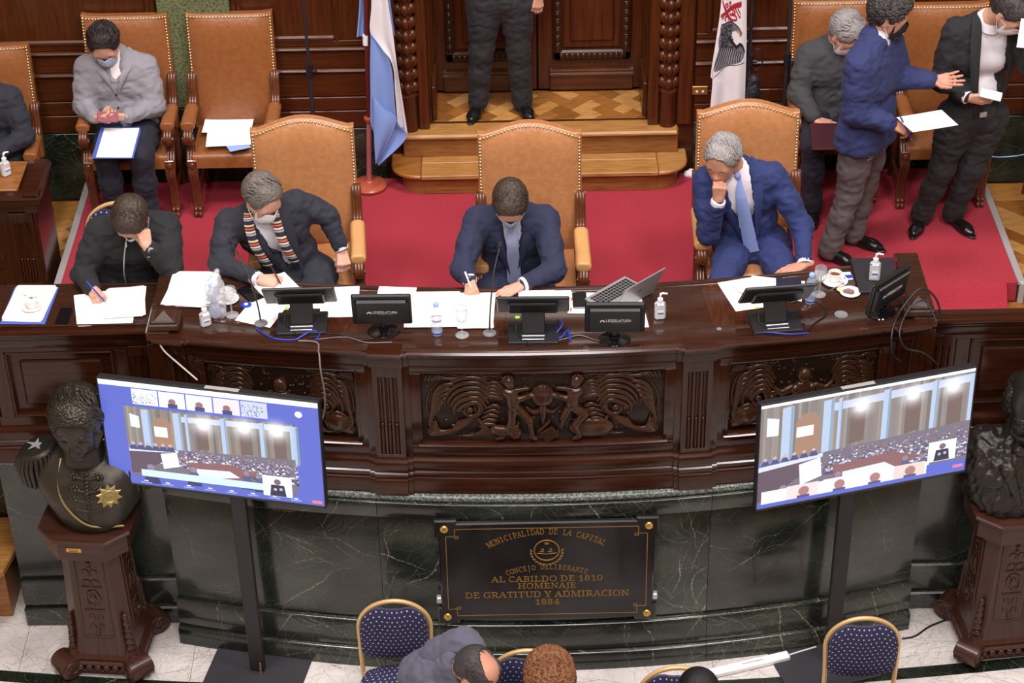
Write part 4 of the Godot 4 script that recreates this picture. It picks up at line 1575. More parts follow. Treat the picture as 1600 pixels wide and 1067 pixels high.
func stairs() -> void:
	# landing before the door and two oak steps
	var b := MB.new()
	bx(b, -0.68, 0.79, 1.3, LANDING - 0.012, BACK - 0.52, BACK - 0.06, 0.0)
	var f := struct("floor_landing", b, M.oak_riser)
	# diamond blocks
	herringbone(f, -0.655, 0.765, BACK - 0.48, BACK - 0.085, LANDING, 0.2, 0.1)
	for s in [[-0.68, 0.79, BACK - 0.083, BACK - 0.065], [-0.68, -0.658, BACK - 0.49, BACK - 0.085], [0.768, 0.79, BACK - 0.49, BACK - 0.085]]:
		b = MB.new()
		bx(b, s[0], s[1], LANDING - 0.012, LANDING, s[2], s[3], 0.0)
		part(f, "edging", b, M.wall)
	var o := thing("oak_steps", "two golden oak steps with rounded ends below the door landing", "steps")
	# upper step
	b = MB.new()
	bx(b, -0.86, 0.975, LANDING - 0.035, LANDING + 0.001, BACK - 0.065, BACK + 0.115, 0.012)
	part(o, "nosing", b, M.oak)
	b = MB.new()
	bx(b, -0.86, 0.975, DAIS + 0.16, LANDING - 0.035, BACK - 0.06, BACK + 0.075, 0.004)
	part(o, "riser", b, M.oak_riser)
	# lower step: boards, and rounded blocks at both ends
	var y := DAIS + 0.16
	var zf := BACK + 0.335
	var zb := BACK + 0.02
	for r in [[zb, zb + 0.135], [zb + 0.137, zf]]:
		b = MB.new()
		bx(b, -0.74, 0.83, y - 0.03, y, r[0], r[1], 0.004)
		part(o, "tread_board", b, M.oak)
	for s in [-1.0, 1.0]:
		var x0 := -0.742 if s < 0 else 0.832
		var P := [Vector2(x0, -zb), Vector2(x0 + s * 0.2, -zb)]
		for k in 9:
			var a := PI / 2 * k / 8
			P.append(Vector2(x0 + s * 0.2 * cos(a), -(zb + 0.14 + (zf - zb - 0.14) * sin(a))))
		b = MB.new()
		b.at(Vector3(0, y - 0.03, 0), Basis(Vector3.RIGHT, Vector3(0, 0, -1), Vector3.UP))
		b.extrude(P, 0.03, 0.008)
		part(o, "tread_end", b, M.oak if s > 0 else M.parquet1)
	b = MB.new()
	bx(b, -0.72, 0.82, DAIS, y - 0.03, zb, zf - 0.04, 0.003)
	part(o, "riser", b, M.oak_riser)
	for s in [-1.0, 1.0]:
		b = MB.new()
		b.at(Vector3(-0.72 if s < 0 else 0.82, DAIS, zf - 0.2))
		b.lathe(v2([0.155, 0.0, 0.155, y - 0.03 - DAIS]), 24)
		bx(b, -0.1, 0.155 * 0.9, 0, y - 0.03 - DAIS, -0.12, 0.0, 0.003)
		part(o, "riser_end", b, M.oak_riser)
	# a step at the far left end of the podium
	var p := []
	for q in [[-3.6, 0.05], [-3.3, 0.02], [-3.2, -0.1], [-3.165, -0.3], [-3.165, -0.6], [-3.6, -0.6]]:
		p.append(Vector2(q[0], -q[1]))
	b = MB.new()
	b.at(Vector3(0, 0.38, -0.28), Basis(Vector3.RIGHT, Vector3(0, 0, -1), Vector3.UP))
	b.extrude(p, 0.05, 0.008)
	var st := thing("oak_stair_tread", "golden oak stair tread jutting in at the far left below the marble podium", "stair")
	part(st, "tread", b, M.oak)
	b = MB.new()
	bx(b, -3.6, -3.22, 0, 0.38, -0.86, -0.45, 0.004)
	part(st, "riser", b, M.oak_riser)

# ---------- chairs ----------
func armchair(dome: bool, front: float, label: String, group: String) -> Node3D:
	# high-backed leather armchair; origin on the floor, facing +z
	var c := thing("leather_armchair", label, "armchair", Vector3.ZERO, 0.0, group)
	var hide: Material = M.leather_front if dome else M.leather
	var w := 0.595 if dome else 0.55
	var zb := -0.15
	var lean := Basis(Vector3.RIGHT, -0.10)
	var bo := Transform3D(lean, Vector3(0, 0.46, zb))
	var top := func(u: float) -> float:
		# the back's top edge over u -1..1
		if dome:
			return 0.745 + 0.075 * pow(cos(u * PI / 2), 1.4) + (0.01 if absf(u) > 0.96 else 0.0)
		return 0.775 + 0.012 * pow(absf(u), 6)
	var b := MB.new()
	b.X = bo
	var P := PackedVector3Array()
	var nu := 25
	var nv := 21
	for j in nv:
		for i in nu:
			var u := sin((float(i) / (nu - 1) - 0.5) * PI)
			var v := (1.0 - cos(float(j) / (nv - 1) * PI)) * 0.5
			var puff := 0.042 * (1.0 - pow(absf(u), 5)) * (1.0 - pow(absf(v * 2 - 1), 6))
			P.append(Vector3(u * w / 2, v * top.call(u), 0.02 + puff))
	b.grid(P, nu, nv)
	part(c, "backrest", b, hide)
	b = MB.new()
	b.X = bo
	var line := [Vector2(-w / 2 - 0.004, 0.0)]
	for i in 17:
		var u := i / 8.0 - 1.0
		line.append(Vector2(u * (w / 2 + 0.004), top.call(u) + 0.004))
	line.append(Vector2(w / 2 + 0.004, 0.0))
	b.at(bo * Vector3(0, 0, -0.05), lean)
	b.extrude(line, 0.068, 0.006)
	part(c, "back_frame", b, hide)
	# brass nails round the back and along the seat
	b = MB.new()
	b.X = bo
	var nails := []
	var hstep := 0.0205
	var y := 0.22
	while y < top.call(1.0) - 0.012:
		for s in [-1.0, 1.0]:
			nails.append(Vector3(s * (w / 2 - 0.009), y, 0.031))
		y += hstep
	var x := -w / 2 + 0.012
	while x < w / 2 - 0.01:
		nails.append(Vector3(x, top.call(x / w * 2) - 0.011, 0.031))
		x += hstep
	for q in nails:
		b.ball(q, Vector3(0.0075, 0.0075, 0.006), 6, 4)
	b.X = Transform3D()
	for i in 27:
		b.ball(Vector3(-0.245 + i * 0.0188, 0.405, front - 0.015), Vector3(0.0055, 0.0055, 0.0045), 6, 4)
	stuff(part(c, "nail_trim", b, M.nail))
	# seat
	b = MB.new()
	P = PackedVector3Array()
	for j in 15:
		for i in 15:
			var u := i / 7.0 - 1.0
			var t := j / 14.0
			var zz := lerpf(zb + 0.02, front - 0.02, minf(t / 0.72, 1.0))
			var drop := 0.0
			if t > 0.72:
				var a := (t - 0.72) / 0.28
				zz += sin(minf(a * 2.0, 1.0) * PI / 2) * 0.02
				drop = (1.0 - cos(minf(a * 2.0, 1.0) * PI / 2)) * 0.03 + maxf(a - 0.5, 0.0) * 0.13
			P.append(Vector3(u * 0.255, 0.475 + 0.028 * (1 - u * u) * (1.0 - pow(absf(minf(t / 0.72, 1.0) * 2 - 1), 3)) - drop, zz))
	b.grid(P, 15, 15)
	part(c, "seat", b, hide)
	b = MB.new()
	bx(b, -0.255, 0.255, 0.37, 0.46, zb - 0.02, front - 0.022, 0.01)
	part(c, "seat_frame", b, hide)
	# arms: three reeds side by side, a volute at each end, a padded rest
	for s in [-1.0, 1.0]:
		var ax: float = s * (w / 2 - 0.005)
		var arm := MB.new()
		var path := bez([Vector3(0, 0.83, zb - 0.035), Vector3(0, 0.845, zb - 0.0), Vector3(0, 0.80, zb + 0.03), Vector3(0, 0.70, zb + 0.06), Vector3(0, 0.655, zb + 0.13), Vector3(0, 0.645, front - 0.12), Vector3(0, 0.64, front - 0.02), Vector3(0, 0.60, front + 0.015), Vector3(0, 0.555, front - 0.01), Vector3(0, 0.565, front - 0.05)], 6)
		var sup := bez([Vector3(0, 0.60, front - 0.05), Vector3(0, 0.55, front - 0.075), Vector3(0, 0.48, front - 0.06), Vector3(0, 0.43, front - 0.02), Vector3(0, 0.40, front - 0.01)], 6)
		for k in [-1.0, 0.0, 1.0]:
			for pth in [path, sup]:
				var moved := []
				for q in pth:
					moved.append(q + Vector3(ax + k * 0.017, 0, 0))
				arm.tube(moved, 0.014 if k != 0.0 else 0.017, -1.0, 7)
		arm.tube([Vector3(ax - 0.03, 0.832, zb - 0.012), Vector3(ax + 0.03, 0.832, zb - 0.012)], 0.026, 0.026, 12)
		arm.tube([Vector3(ax - 0.033, 0.585, front - 0.018), Vector3(ax + 0.033, 0.585, front - 0.018)], 0.034, 0.034, 14)
		arm.tube([Vector3(ax - 0.037, 0.585, front - 0.018), Vector3(ax + 0.037, 0.585, front - 0.018)], 0.016, 0.016, 10)
		if dome:
			for k in 5:
				var a := k * 0.45 - 0.5
				arm.ball(Vector3(ax, 0.59 + sin(a) * 0.04, front - 0.018 + cos(a) * 0.036), Vector3(0.028 - 0.003 * k, 0.012, 0.012), 8, 6)
				for m in [-1, 1]:
					arm.ball(Vector3(ax + m * 0.022, 0.585 + sin(a) * 0.036, front - 0.018 + cos(a) * 0.034), Vector3(0.012, 0.016, 0.012), 7, 5)
		part(c, "arm", arm, M.chair_wood)
		b = MB.new()
		var pz0 := zb + 0.15 if dome else zb + 0.14
		var pz1 := front - 0.02 if dome else front - 0.035
		b.net([[Vector3(ax - 0.016, 0.672, pz0), Vector3(ax - 0.018, 0.672, pz1), 0.028, 0.03], [Vector3(ax + 0.016, 0.672, pz0), Vector3(ax + 0.018, 0.672, pz1), 0.028, 0.03]], 0.011, 130.0, [], 0.0, 1.0, Vector3.ONE, [[Vector3(0, 0, pz1 + 0.012), Vector3(0, 0, 1)]])
		part(c, "arm_pad", b, M.pad if dome else hide)
		# front leg with a scrolled foot
		b = MB.new()
		var leg := bez([Vector3(0, 0.41, front - 0.03), Vector3(0, 0.33, front - 0.005), Vector3(0, 0.2, front - 0.045), Vector3(0, 0.08, front - 0.05), Vector3(0, 0.02, front - 0.03)], 5)
		for k in [-1.0, 0.0, 1.0]:
			var moved := []
			for q in leg:
				moved.append(q + Vector3(ax * 0.97 + k * 0.017, 0, 0))
			b.tube(moved, 0.02, 0.0135, 7)
		b.box(Vector3(ax * 0.97, 0.40, front - 0.03), Vector3(0.066, 0.08, 0.066), 0.006)
		b.ball(Vector3(ax * 0.97, 0.40, front + 0.006), Vector3(0.022, 0.022, 0.008), 10, 6)
		for k in [-1, 1]:
			b.ball(Vector3(ax * 0.97 + k * 0.014, 0.022, front - 0.022), Vector3(0.016, 0.022, 0.02), 8, 6)
			b.ball(Vector3(ax * 0.97 + k * 0.014, 0.055, front - 0.034), Vector3(0.016, 0.018, 0.02), 8, 6)
		part(c, "front_leg", b, M.chair_wood)
		b = MB.new()
		b.tube(bez([Vector3(ax * 0.94, 0.80, zb - 0.02), Vector3(ax * 0.94, 0.45, zb + 0.0), Vector3(ax * 0.94, 0.2, zb + 0.01), Vector3(ax * 0.94, 0.0, zb - 0.05)], 4), 0.024, 0.02, 8)
		part(c, "rear_leg", b, M.chair_wood)
		b = MB.new()
		b.tube([Vector3(ax * 0.95, 0.14, zb), Vector3(ax * 0.95, 0.14, front - 0.05)], 0.016, 0.016, 8)
		part(c, "stretcher", b, M.chair_wood)
	return c

func chairs() -> void:
	var g := "high leather armchairs behind the council desk"
	var c := armchair(true, 0.40, "", g)
	c.set_meta("label", "tan leather armchair with arched back, behind the man writing in navy suit")
	c.position = Vector3(-0.036, DAIS, -1.36)
	var l := copy_of(c, Vector3(-1.35, DAIS, -1.47), 0.06, "tan leather armchair with arched back, behind the grey-haired writer with striped scarf")
	var r := copy_of(c, Vector3(1.25, DAIS, -1.56), -0.02, "tan leather armchair with arched back, behind the man resting chin on fist")
	g = "square-backed leather armchairs along the back wall"
	var s := armchair(false, 0.27, "square-backed brown leather armchair holding the young man in the grey cardigan", g)
	s.position = Vector3(-2.61, DAIS, -2.965)
	copy_of(s, Vector3(-1.94, DAIS, -2.965), 0.0, "empty square-backed brown leather armchair with loose papers on its seat")
	copy_of(s, Vector3(1.965, DAIS, -2.985), 0.0, "square-backed brown leather armchair of the man with white hair and grey sweater")
	copy_of(s, Vector3(2.655, DAIS, -2.9), 0.0, "square-backed brown leather armchair behind the standing man in the black suit")
	copy_of(s, Vector3(-3.50, PARQUET, -2.86), 0.04, "square-backed brown leather armchair at the far left edge beside the bench desk")
	copy_of(s, Vector3(3.56, PARQUET, -2.86), -0.04, "square-backed armchair at the far right edge, only its arm and leg in view")
	# chairs with gilt frames and dotted blue cloth
	var q := banquet_chair()
	q.set_meta("label", "empty blue dotted chair with gold frame left of the hooded man")
	q.position = Vector3(-0.835, 0, 0.72)
	copy_of(q, Vector3(1.703, 0, 0.93), 0.0, "empty blue dotted chair with gold frame beside the right screen stand")
	copy_of(q, Vector3(-0.11, 0, 1.13), 0.0, "blue dotted gold-framed chair half hidden by the curly reddish hair")
	copy_of(q, Vector3(0.672, 0, 1.28), 0.0, "blue dotted gold-framed chair half hidden by smooth black hair")
	copy_of(q, Vector3(-2.43, DAIS, -1.16), 0.0, "gold-framed chair behind the man in the black zip sweater at the side desk")

func banquet_chair() -> Node3D:
	var c := thing("banquet_chair", "", "chair", Vector3.ZERO, 0.0, "blue dotted chairs with gold frames")
	var b := MB.new()
	var arch := [Vector3(-0.185, 0.0, -0.30), Vector3(-0.19, 0.45, -0.2), Vector3(-0.196, 0.68, -0.215)]
	for k in 13:
		var a := PI - PI * k / 12
		arch.append(Vector3(cos(a) * 0.198, 0.73 + sin(a) * 0.185, -0.222))
	arch.append_array([Vector3(0.196, 0.68, -0.215), Vector3(0.19, 0.45, -0.2), Vector3(0.185, 0.0, -0.30)])
	b.tube(bez(arch, 3), 0.013, 0.013, 10)
	part(c, "back_frame", b, M.gold_frame)
	b = MB.new()
	var P := PackedVector3Array()
	for j in 17:
		for i in 17:
			var u := i / 8.0 - 1.0
			var v := j / 16.0
			# concave nick at the top, bowed lower edge
			var yt := 0.745 + 0.158 * sqrt(maxf(0.0, 1.0 - pow(absf(u) * 0.96, 2.4))) - 0.026 * exp(-pow(u / 0.36, 4))
			var yb := 0.545 + 0.026 * u * u
			var half := 0.18 - 0.006 * (1.0 - v)
			P.append(Vector3(u * half, lerpf(yb, yt, v), -0.205 + 0.022 * (1.0 - pow(absf(u), 4)) * (1.0 - pow(absf(v * 2 - 1), 4))))
	b.grid(P, 17, 17, false, false, 0.03)
	part(c, "back_pad", b, M.dotted_blue)
	b = MB.new()
	P = PackedVector3Array()
	for j in 13:
		for i in 13:
			var u := i / 6.0 - 1.0
			var v := j / 6.0 - 1.0
			var k := maxf(absf(u), absf(v))
			var l := sqrt(u * u + v * v)
			var q := Vector2(u, v) * (1.0 if l < 0.001 else k / l * (1.0 + 0.12 * pow(minf(absf(u), absf(v)) / maxf(k, 0.001), 2)))
			P.append(Vector3(q.x * 0.205, 0.455 + 0.035 * (1.0 - pow(k, 4)), -0.01 + q.y * 0.2))
	b.grid(P, 13, 13, false, false, 0.03)
	part(c, "seat", b, M.dotted_blue)
	b = MB.new()
	b.box(Vector3(0, 0.418, -0.01), Vector3(0.37, 0.025, 0.36), 0.006)
	part(c, "seat_frame", b, M.gold_frame)
	for s in [-1.0, 1.0]:
		b = MB.new()
		b.tube([Vector3(s * 0.175, 0.42, 0.16), Vector3(s * 0.19, 0.0, 0.2)], 0.012, 0.011, 8)
		part(c, "front_leg", b, M.gold_frame)
	return c

# ---------- flags and stands ----------
func cloth(left: Array, right: Array, folds: float, amp: float, z: float, n := 14) -> MB:
	# a hanging sheet between two edges given as x, y lists
	var L := []
	var Rr := []
	for k in range(0, left.size(), 2):
		L.append(Vector3(left[k], left[k + 1], 0))
	for k in range(0, right.size(), 2):
		Rr.append(Vector3(right[k], right[k + 1], 0))
	L = bez(L, 6)
	Rr = bez(Rr, 6)
	var m := mini(L.size(), Rr.size())
	var P := PackedVector3Array()
	for j in m:
		for i in n:
			var u := float(i) / (n - 1)
			var p: Vector3 = L[j].lerp(Rr[j], u)
			p.z = z + sin(u * PI * folds + float(j) / m * 1.2) * amp * (0.4 + 0.6 * j / m)
			P.append(p)
	var b := MB.new()
	b.grid(P, n, m, false, false, 0.004)
	return b

func stands() -> void:
	var f := thing("flag_on_stand", "pale blue and white flag hanging from a dark red pole left of the door", "flag")
	var bx_ := -1.095
	var bz := -3.06
	var b := MB.new()
	b.at(Vector3(bx_, DAIS, bz))
	b.lathe(v2([0.0, 0.0, 0.108, 0.0, 0.118, 0.012, 0.118, 0.024, 0.104, 0.036, 0.07, 0.042, 0.068, 0.046, 0.035, 0.05, 0.032, 0.056, 0.022, 0.06, 0.02, 0.068, 0.0, 0.068]), 32)
	part(f, "base", b, M.flag_base)
	b = MB.new()
	b.tube([Vector3(bx_, DAIS + 0.06, bz), Vector3(bx_ + 0.022, 1.93, bz)], 0.018, 0.017, 14)
	part(f, "lower_tube", b, M.flag_tube)
	b = MB.new()
	b.at(Vector3(bx_ + 0.024, 1.94, bz))
	b.lathe(v2([0.018, -0.02, 0.026, -0.012, 0.034, 0.01, 0.034, 0.022, 0.024, 0.03, 0.0, 0.03]), 20)
	part(f, "collar", b, M.flag_base)
	b = MB.new()
	b.tube([Vector3(bx_ + 0.024, 1.95, bz), Vector3(bx_ + 0.07, 3.4, bz)], 0.017, 0.016, 12)
	part(f, "pole", b, M.flag_pole)
	b = MB.new()
	b.tube([Vector3(bx_ + 0.034, 2.49, bz), Vector3(bx_ + 0.037, 2.56, bz)], 0.021, 0.021, 12)
	part(f, "ring", b, M.white_plastic)
	part(f, "white_stripe", cloth([-0.99, 3.3, -1.005, 2.821, -1.02, 2.585, -0.9, 2.4, -0.886, 2.182, -0.88, 1.93], [-0.94, 3.3, -0.901, 2.818, -0.878, 2.572, -0.863, 2.344, -0.842, 2.135, -0.818, 1.87], 2.6, 0.018, -3.0), M.flag_white)
	part(f, "blue_stripe", cloth([-1.022, 2.6, -1.036, 2.4, -1.044, 2.2, -1.055, 1.98, -1.036, 1.88, -1.034, 1.68], [-1.016, 2.595, -0.95, 2.49, -0.90, 2.36, -0.885, 1.99, -0.826, 1.86, -1.022, 1.655], 2.0, 0.02, -2.975), M.flag_blue)
	part(f, "blue_fold", cloth([-1.03, 2.18, -1.032, 2.0, -1.036, 1.85, -1.036, 1.69], [-1.022, 2.17, -0.96, 2.08, -0.886, 1.985, -1.02, 1.68], 1.2, 0.02, -2.94), M.flag_blue)
	part(f, "rear_stripe", cloth([-1.06, 3.3, -1.085, 2.82, -1.11, 2.6, -1.12, 2.53], [-1.05, 3.3, -1.05, 2.82, -1.07, 2.6, -1.077, 2.522], 2.0, 0.012, -3.1), M.flag_blue)
	part(f, "side_stripe", cloth([-0.93, 3.3, -0.911, 2.819, -0.9, 2.6], [-0.905, 3.3, -0.892, 2.818, -0.874, 2.56], 1.5, 0.012, -3.03), M.flag_blue)
	# white flag with a red crest and a dark bird
	f = thing("city_flag_on_stand", "white flag with red scrollwork and a dark spread bird emblem, right of the door", "flag")
	b = cloth([1.22, 3.4, 1.202, 2.774, 1.185, 2.551, 1.156, 2.266, 1.168, 2.22, 1.16, 2.0, 1.15, 1.8], [1.34, 3.4, 1.364, 2.771, 1.377, 2.491, 1.383, 2.262, 1.387, 2.087, 1.392, 2.0, 1.40, 1.8], 3.0, 0.02, -3.0, 24)
	for i in b.v.size():
		b.uv[i].y = (3.4 - b.v[i].y) / 1.6
	var em := mat(Color.WHITE, 0.75)
	em.albedo_texture = ImageTexture.create_from_image(emblem())
	em.backlight_enabled = true
	em.backlight = Color(0.25, 0.25, 0.25)
	part(f, "cloth", b, em)
	b = MB.new()
	b.tube([Vector3(1.26, DAIS + 0.04, -3.07), Vector3(1.26, 3.4, -3.07)], 0.017, 0.017, 12)
	part(f, "pole", b, M.flag_pole)
	b = MB.new()
	b.at(Vector3(1.26, DAIS, -3.07))
	b.lathe(v2([0.0, 0.0, 0.108, 0.0, 0.118, 0.012, 0.118, 0.024, 0.104, 0.036, 0.035, 0.05, 0.02, 0.068, 0.0, 0.068]), 28)
	part(f, "base", b, M.flag_base)
	# black tripod stands
	var i := 0
	for s in [[-1.432, -3.02, "thin black tripod stand against the panelling left of the pale blue flag"], [1.408, -3.04, "black tripod stand hung with cables and a clamp, beside the white flag"], [1.652, -3.04, "plain black tripod stand just left of the white-haired man's armchair"]]:
		var t := thing("tripod_stand", s[2], "stand", Vector3(s[0], DAIS, s[1]), 0.0, "black light stands at the back wall")
		b = MB.new()
		b.tube([Vector3(0, 0.05, 0), Vector3(0, 0.93, 0)], 0.015, 0.015, 10)
		part(t, "lower_tube", b, M.black_soft)
		b = MB.new()
		b.tube([Vector3(0, 0.9, 0), Vector3(-0.01, 2.2, 0)], 0.010, 0.010, 8)
		part(t, "upper_tube", b, M.black_soft)
		b = MB.new()
		b.tube([Vector3(0, 0.86, 0), Vector3(0, 0.95, 0)], 0.024, 0.024, 12)
		b.tube([Vector3(0, 0.9, 0), Vector3(0.045, 0.9, 0.01)], 0.01, 0.014, 8)
		part(t, "clamp", b, M.black)
		for k in 3:
			var a := TAU * k / 3 + 0.5
			b = MB.new()
			b.tube([Vector3(0, 0.5, 0), Vector3(cos(a) * 0.19, 0.01, sin(a) * 0.17)], 0.009, 0.009, 8)
			part(t, "leg", b, M.black_soft)
		if i == 1:
			b = MB.new()
			b.net([[Vector3(0.02, 0.62, 0.03), Vector3(0.03, 0.78, 0.03), 0.035, 0.03], [Vector3(0.03, 0.7, 0.03), Vector3(0.06, 0.66, 0.03), 0.03, 0.02]], 0.012, 90.0, [], 0.01, 24.0)
			part(t, "cable_bag", b, M.black_soft)
			b = MB.new()
			b.box(Vector3(0.06, 1.42, 0.03), Vector3(0.14, 0.09, 0.09), 0.015, Basis(Vector3(0, 0, 1), -0.3))
			b.tube([Vector3(0.0, 1.4, 0.0), Vector3(0.06, 1.41, 0.02)], 0.014, 0.014, 8)
			part(t, "lamp_head", b, M.black_soft)
			b = MB.new()
			b.tube(bez([Vector3(0.02, 1.25, 0.012), Vector3(-0.02, 1.0, 0.015), Vector3(0.03, 0.85, 0.018), Vector3(0.08, 0.9, 0.018), Vector3(0.07, 0.98, 0.016), Vector3(0.03, 0.99, 0.014)], 6), 0.004, 0.004, 6)
			part(t, "cable", b, M.black)
		i += 1

func emblem() -> Image:
	var W := 384
	var H := 640
	var im := Image.create(W, H, false, Image.FORMAT_RGB8)
	im.fill(c8(222, 218, 222))
	# drawn on a field 250 wide and 730 high, the part of the cloth above the chair
	var q := func(x: float, y: float) -> Vector2:
		var l := lerpf(565, 488, clampf(y / 520.0, 0, 1))
		return Vector2((x - l) / (742 - l) * W, (0.39 + y / 730.0 * 0.463) * H)
	var line := func(l: Array, w: float, c: Color, w1 := -1.0) -> void:
		var pts := []
		for k in range(0, l.size(), 2):
			pts.append(Vector3(l[k], l[k + 1], 0))
		var o := []
		for p in bez(pts, 5):
			o.append(q.call(p.x, p.y))
		stroke(im, o, w, c, w1)
	var red := c8(158, 26, 44)
	line.call([572, -60, 578, 10, 600, 80, 640, 155], 11, red)
	line.call([560, 100, 600, 75, 650, 45, 702, 20], 11, red, 17)
	line.call([575, 160, 590, 168, 612, 150, 608, 105, 585, 112, 592, 132], 7, red)
	line.call([612, 110, 640, 138, 672, 128, 660, 105, 632, 100, 622, 88], 7, red)
	line.call([640, 85, 650, 95, 662, 85, 650, 70, 640, 62, 660, 55, 690, 110, 696, 88, 680, 55], 7, red)
	line.call([600, 66, 590, 30, 606, 18, 612, 34, 600, 40], 7, red)
	line.call([616, 60, 624, 40, 634, 20, 622, 12, 618, 30], 7, red)
	line.call([566, 120, 578, 105, 572, 92], 7, red)
	var dk := c8(34, 34, 42)
	var md := c8(104, 104, 112)
	var body := []
	var out := [560, 160, 600, 150, 650, 158, 690, 185, 706, 215, 702, 245, 690, 240, 684, 222, 660, 208, 640, 222, 630, 255, 650, 285, 672, 312, 690, 298, 712, 310, 728, 350, 722, 390, 700, 420, 650, 440, 590, 462, 560, 478, 512, 486, 516, 430, 530, 380, 544, 330, 540, 270, 552, 210]
	for k in range(0, out.size(), 2):
		body.append(q.call(out[k], out[k + 1]))
	poly(im, body, md)
	var rng := RandomNumberGenerator.new()
	rng.seed = 3
	for k in 150:
		var y := rng.randf_range(162, 330)
		var x := rng.randf_range(552, 640)
		stroke(im, [q.call(x, y), q.call(x + 9, y + 9)], 3, dk)
	for k in 11:
		# long feathers sweep down to the left from under the shoulder
		var f := k / 10.0
		line.call([560 + f * 140, 318 + f * 40, 540 + f * 150, 390 + f * 12, lerpf(505, 705, f), lerpf(478, 415, f)], 11, dk, 5)
		line.call([568 + f * 140, 326 + f * 40, 550 + f * 150, 396 + f * 12, lerpf(518, 712, f), lerpf(476, 412, f)], 4, c8(196, 196, 202), 2)
	line.call([618, 262, 640, 290, 668, 318, 690, 298, 712, 312, 728, 352], 15, c8(20, 22, 32), 9)
	poly(im, [q.call(640, 215), q.call(675, 212), q.call(690, 245), q.call(680, 285), q.call(655, 275), q.call(636, 245)], c8(222, 218, 222))
	line.call([672, 208, 690, 222, 690, 248], 9, c8(196, 140, 62), 5)
	line.call([560, 160, 620, 148, 680, 178, 706, 222], 4, dk)
	line.call([512, 522, 540, 505, 600, 462, 660, 445, 728, 430], 2.5, dk)
	line.call([498, 490, 506, 530], 2.5, dk)
	return im

# ---------- figures ----------
func put(bones: Array, t: Transform3D) -> Array:
	# bones moved by a transform (uniform scale counts for the radii)
	var s := t.basis.x.length()
	var o := []
	for b in bones:
		var c := [t * (b[0] as Vector3), t * (b[1] as Vector3), b[2] * s, b[3] * s]
		if b.size() > 4:
			c.append((t.basis * (b[4] as Vector3)).normalized())
			c.append(b[5])
		o.append(c)
	return o

func face_frame(center: Vector3, look: Vector3, tilt := 0.0) -> Transform3D:
	# +z towards what the face looks at
	var z := look.normalized()
	var x := Vector3.UP.cross(z).normalized()
	if absf(z.y) > 0.97:
		x = Vector3.RIGHT
	var y := z.cross(x)
	var b := Basis(x, y, z)
	return Transform3D(b * Basis(Vector3(0, 0, 1), tilt), center)

func head_bones(open_face := true) -> Array:
	var X := Vector3.RIGHT
	var b := [
		[Vector3(0, 0.035, -0.03), Vector3(0, 0.04, 0.018), 0.077, 0.074],
		[Vector3(0, 0.0, 0.03), Vector3(0, -0.035, 0.03), 0.062, 0.054],
		[Vector3(-0.05, -0.03, 0.0), Vector3(-0.012, -0.093, 0.062), 0.026, 0.019],
		[Vector3(0.05, -0.03, 0.0), Vector3(0.012, -0.093, 0.062), 0.026, 0.019],
		[Vector3(0, -0.094, 0.064), Vector3(0, -0.092, 0.068), 0.019, 0.018],
		[Vector3(-0.036, -0.022, 0.056), Vector3(-0.03, -0.05, 0.052), 0.025, 0.026],
		[Vector3(0.036, -0.022, 0.056), Vector3(0.03, -0.05, 0.052), 0.025, 0.026],
		[Vector3(-0.034, 0.018, 0.072), Vector3(0.034, 0.018, 0.072), 0.015, 0.015],
		[Vector3(-0.04, 0.0, 0.06), Vector3(-0.02, 0.0, 0.066), 0.018, 0.016],
		[Vector3(0.04, 0.0, 0.06), Vector3(0.02, 0.0, 0.066), 0.018, 0.016],
		[Vector3(-0.077, 0.005, -0.008), Vector3(-0.075, -0.028, -0.002), 0.017, 0.011, X, 2.0],
		[Vector3(0.077, 0.005, -0.008), Vector3(0.075, -0.028, -0.002), 0.017, 0.011, X, 2.0],
	]
	for s in [-1.0, 1.0]:
		b.append([Vector3(s * 0.04, 0.0095, 0.078), Vector3(s * 0.022, 0.0095, 0.081), 0.0075, 0.0075])
	if open_face:
		b.append_array([
			[Vector3(0, 0.01, 0.08), Vector3(0, -0.034, 0.1), 0.008, 0.012],
			[Vector3(-0.012, -0.038, 0.09), Vector3(0.012, -0.038, 0.09), 0.009, 0.009],
			[Vector3(-0.018, -0.062, 0.078), Vector3(0.018, -0.062, 0.078), 0.009, 0.009],
			[Vector3(-0.015, -0.071, 0.078), Vector3(0.015, -0.071, 0.078), 0.009, 0.009],
		])
	return b

func head_negs() -> Array:
	return [
		[Vector3(-0.032, 0.002, 0.096), Vector3(-0.03, 0.002, 0.096), 0.0145, 0.0145],
		[Vector3(0.032, 0.002, 0.096), Vector3(0.03, 0.002, 0.096), 0.0145, 0.0145],
		[Vector3(-0.02, -0.0665, 0.094), Vector3(0.02, -0.0665, 0.094), 0.005, 0.005],
	]

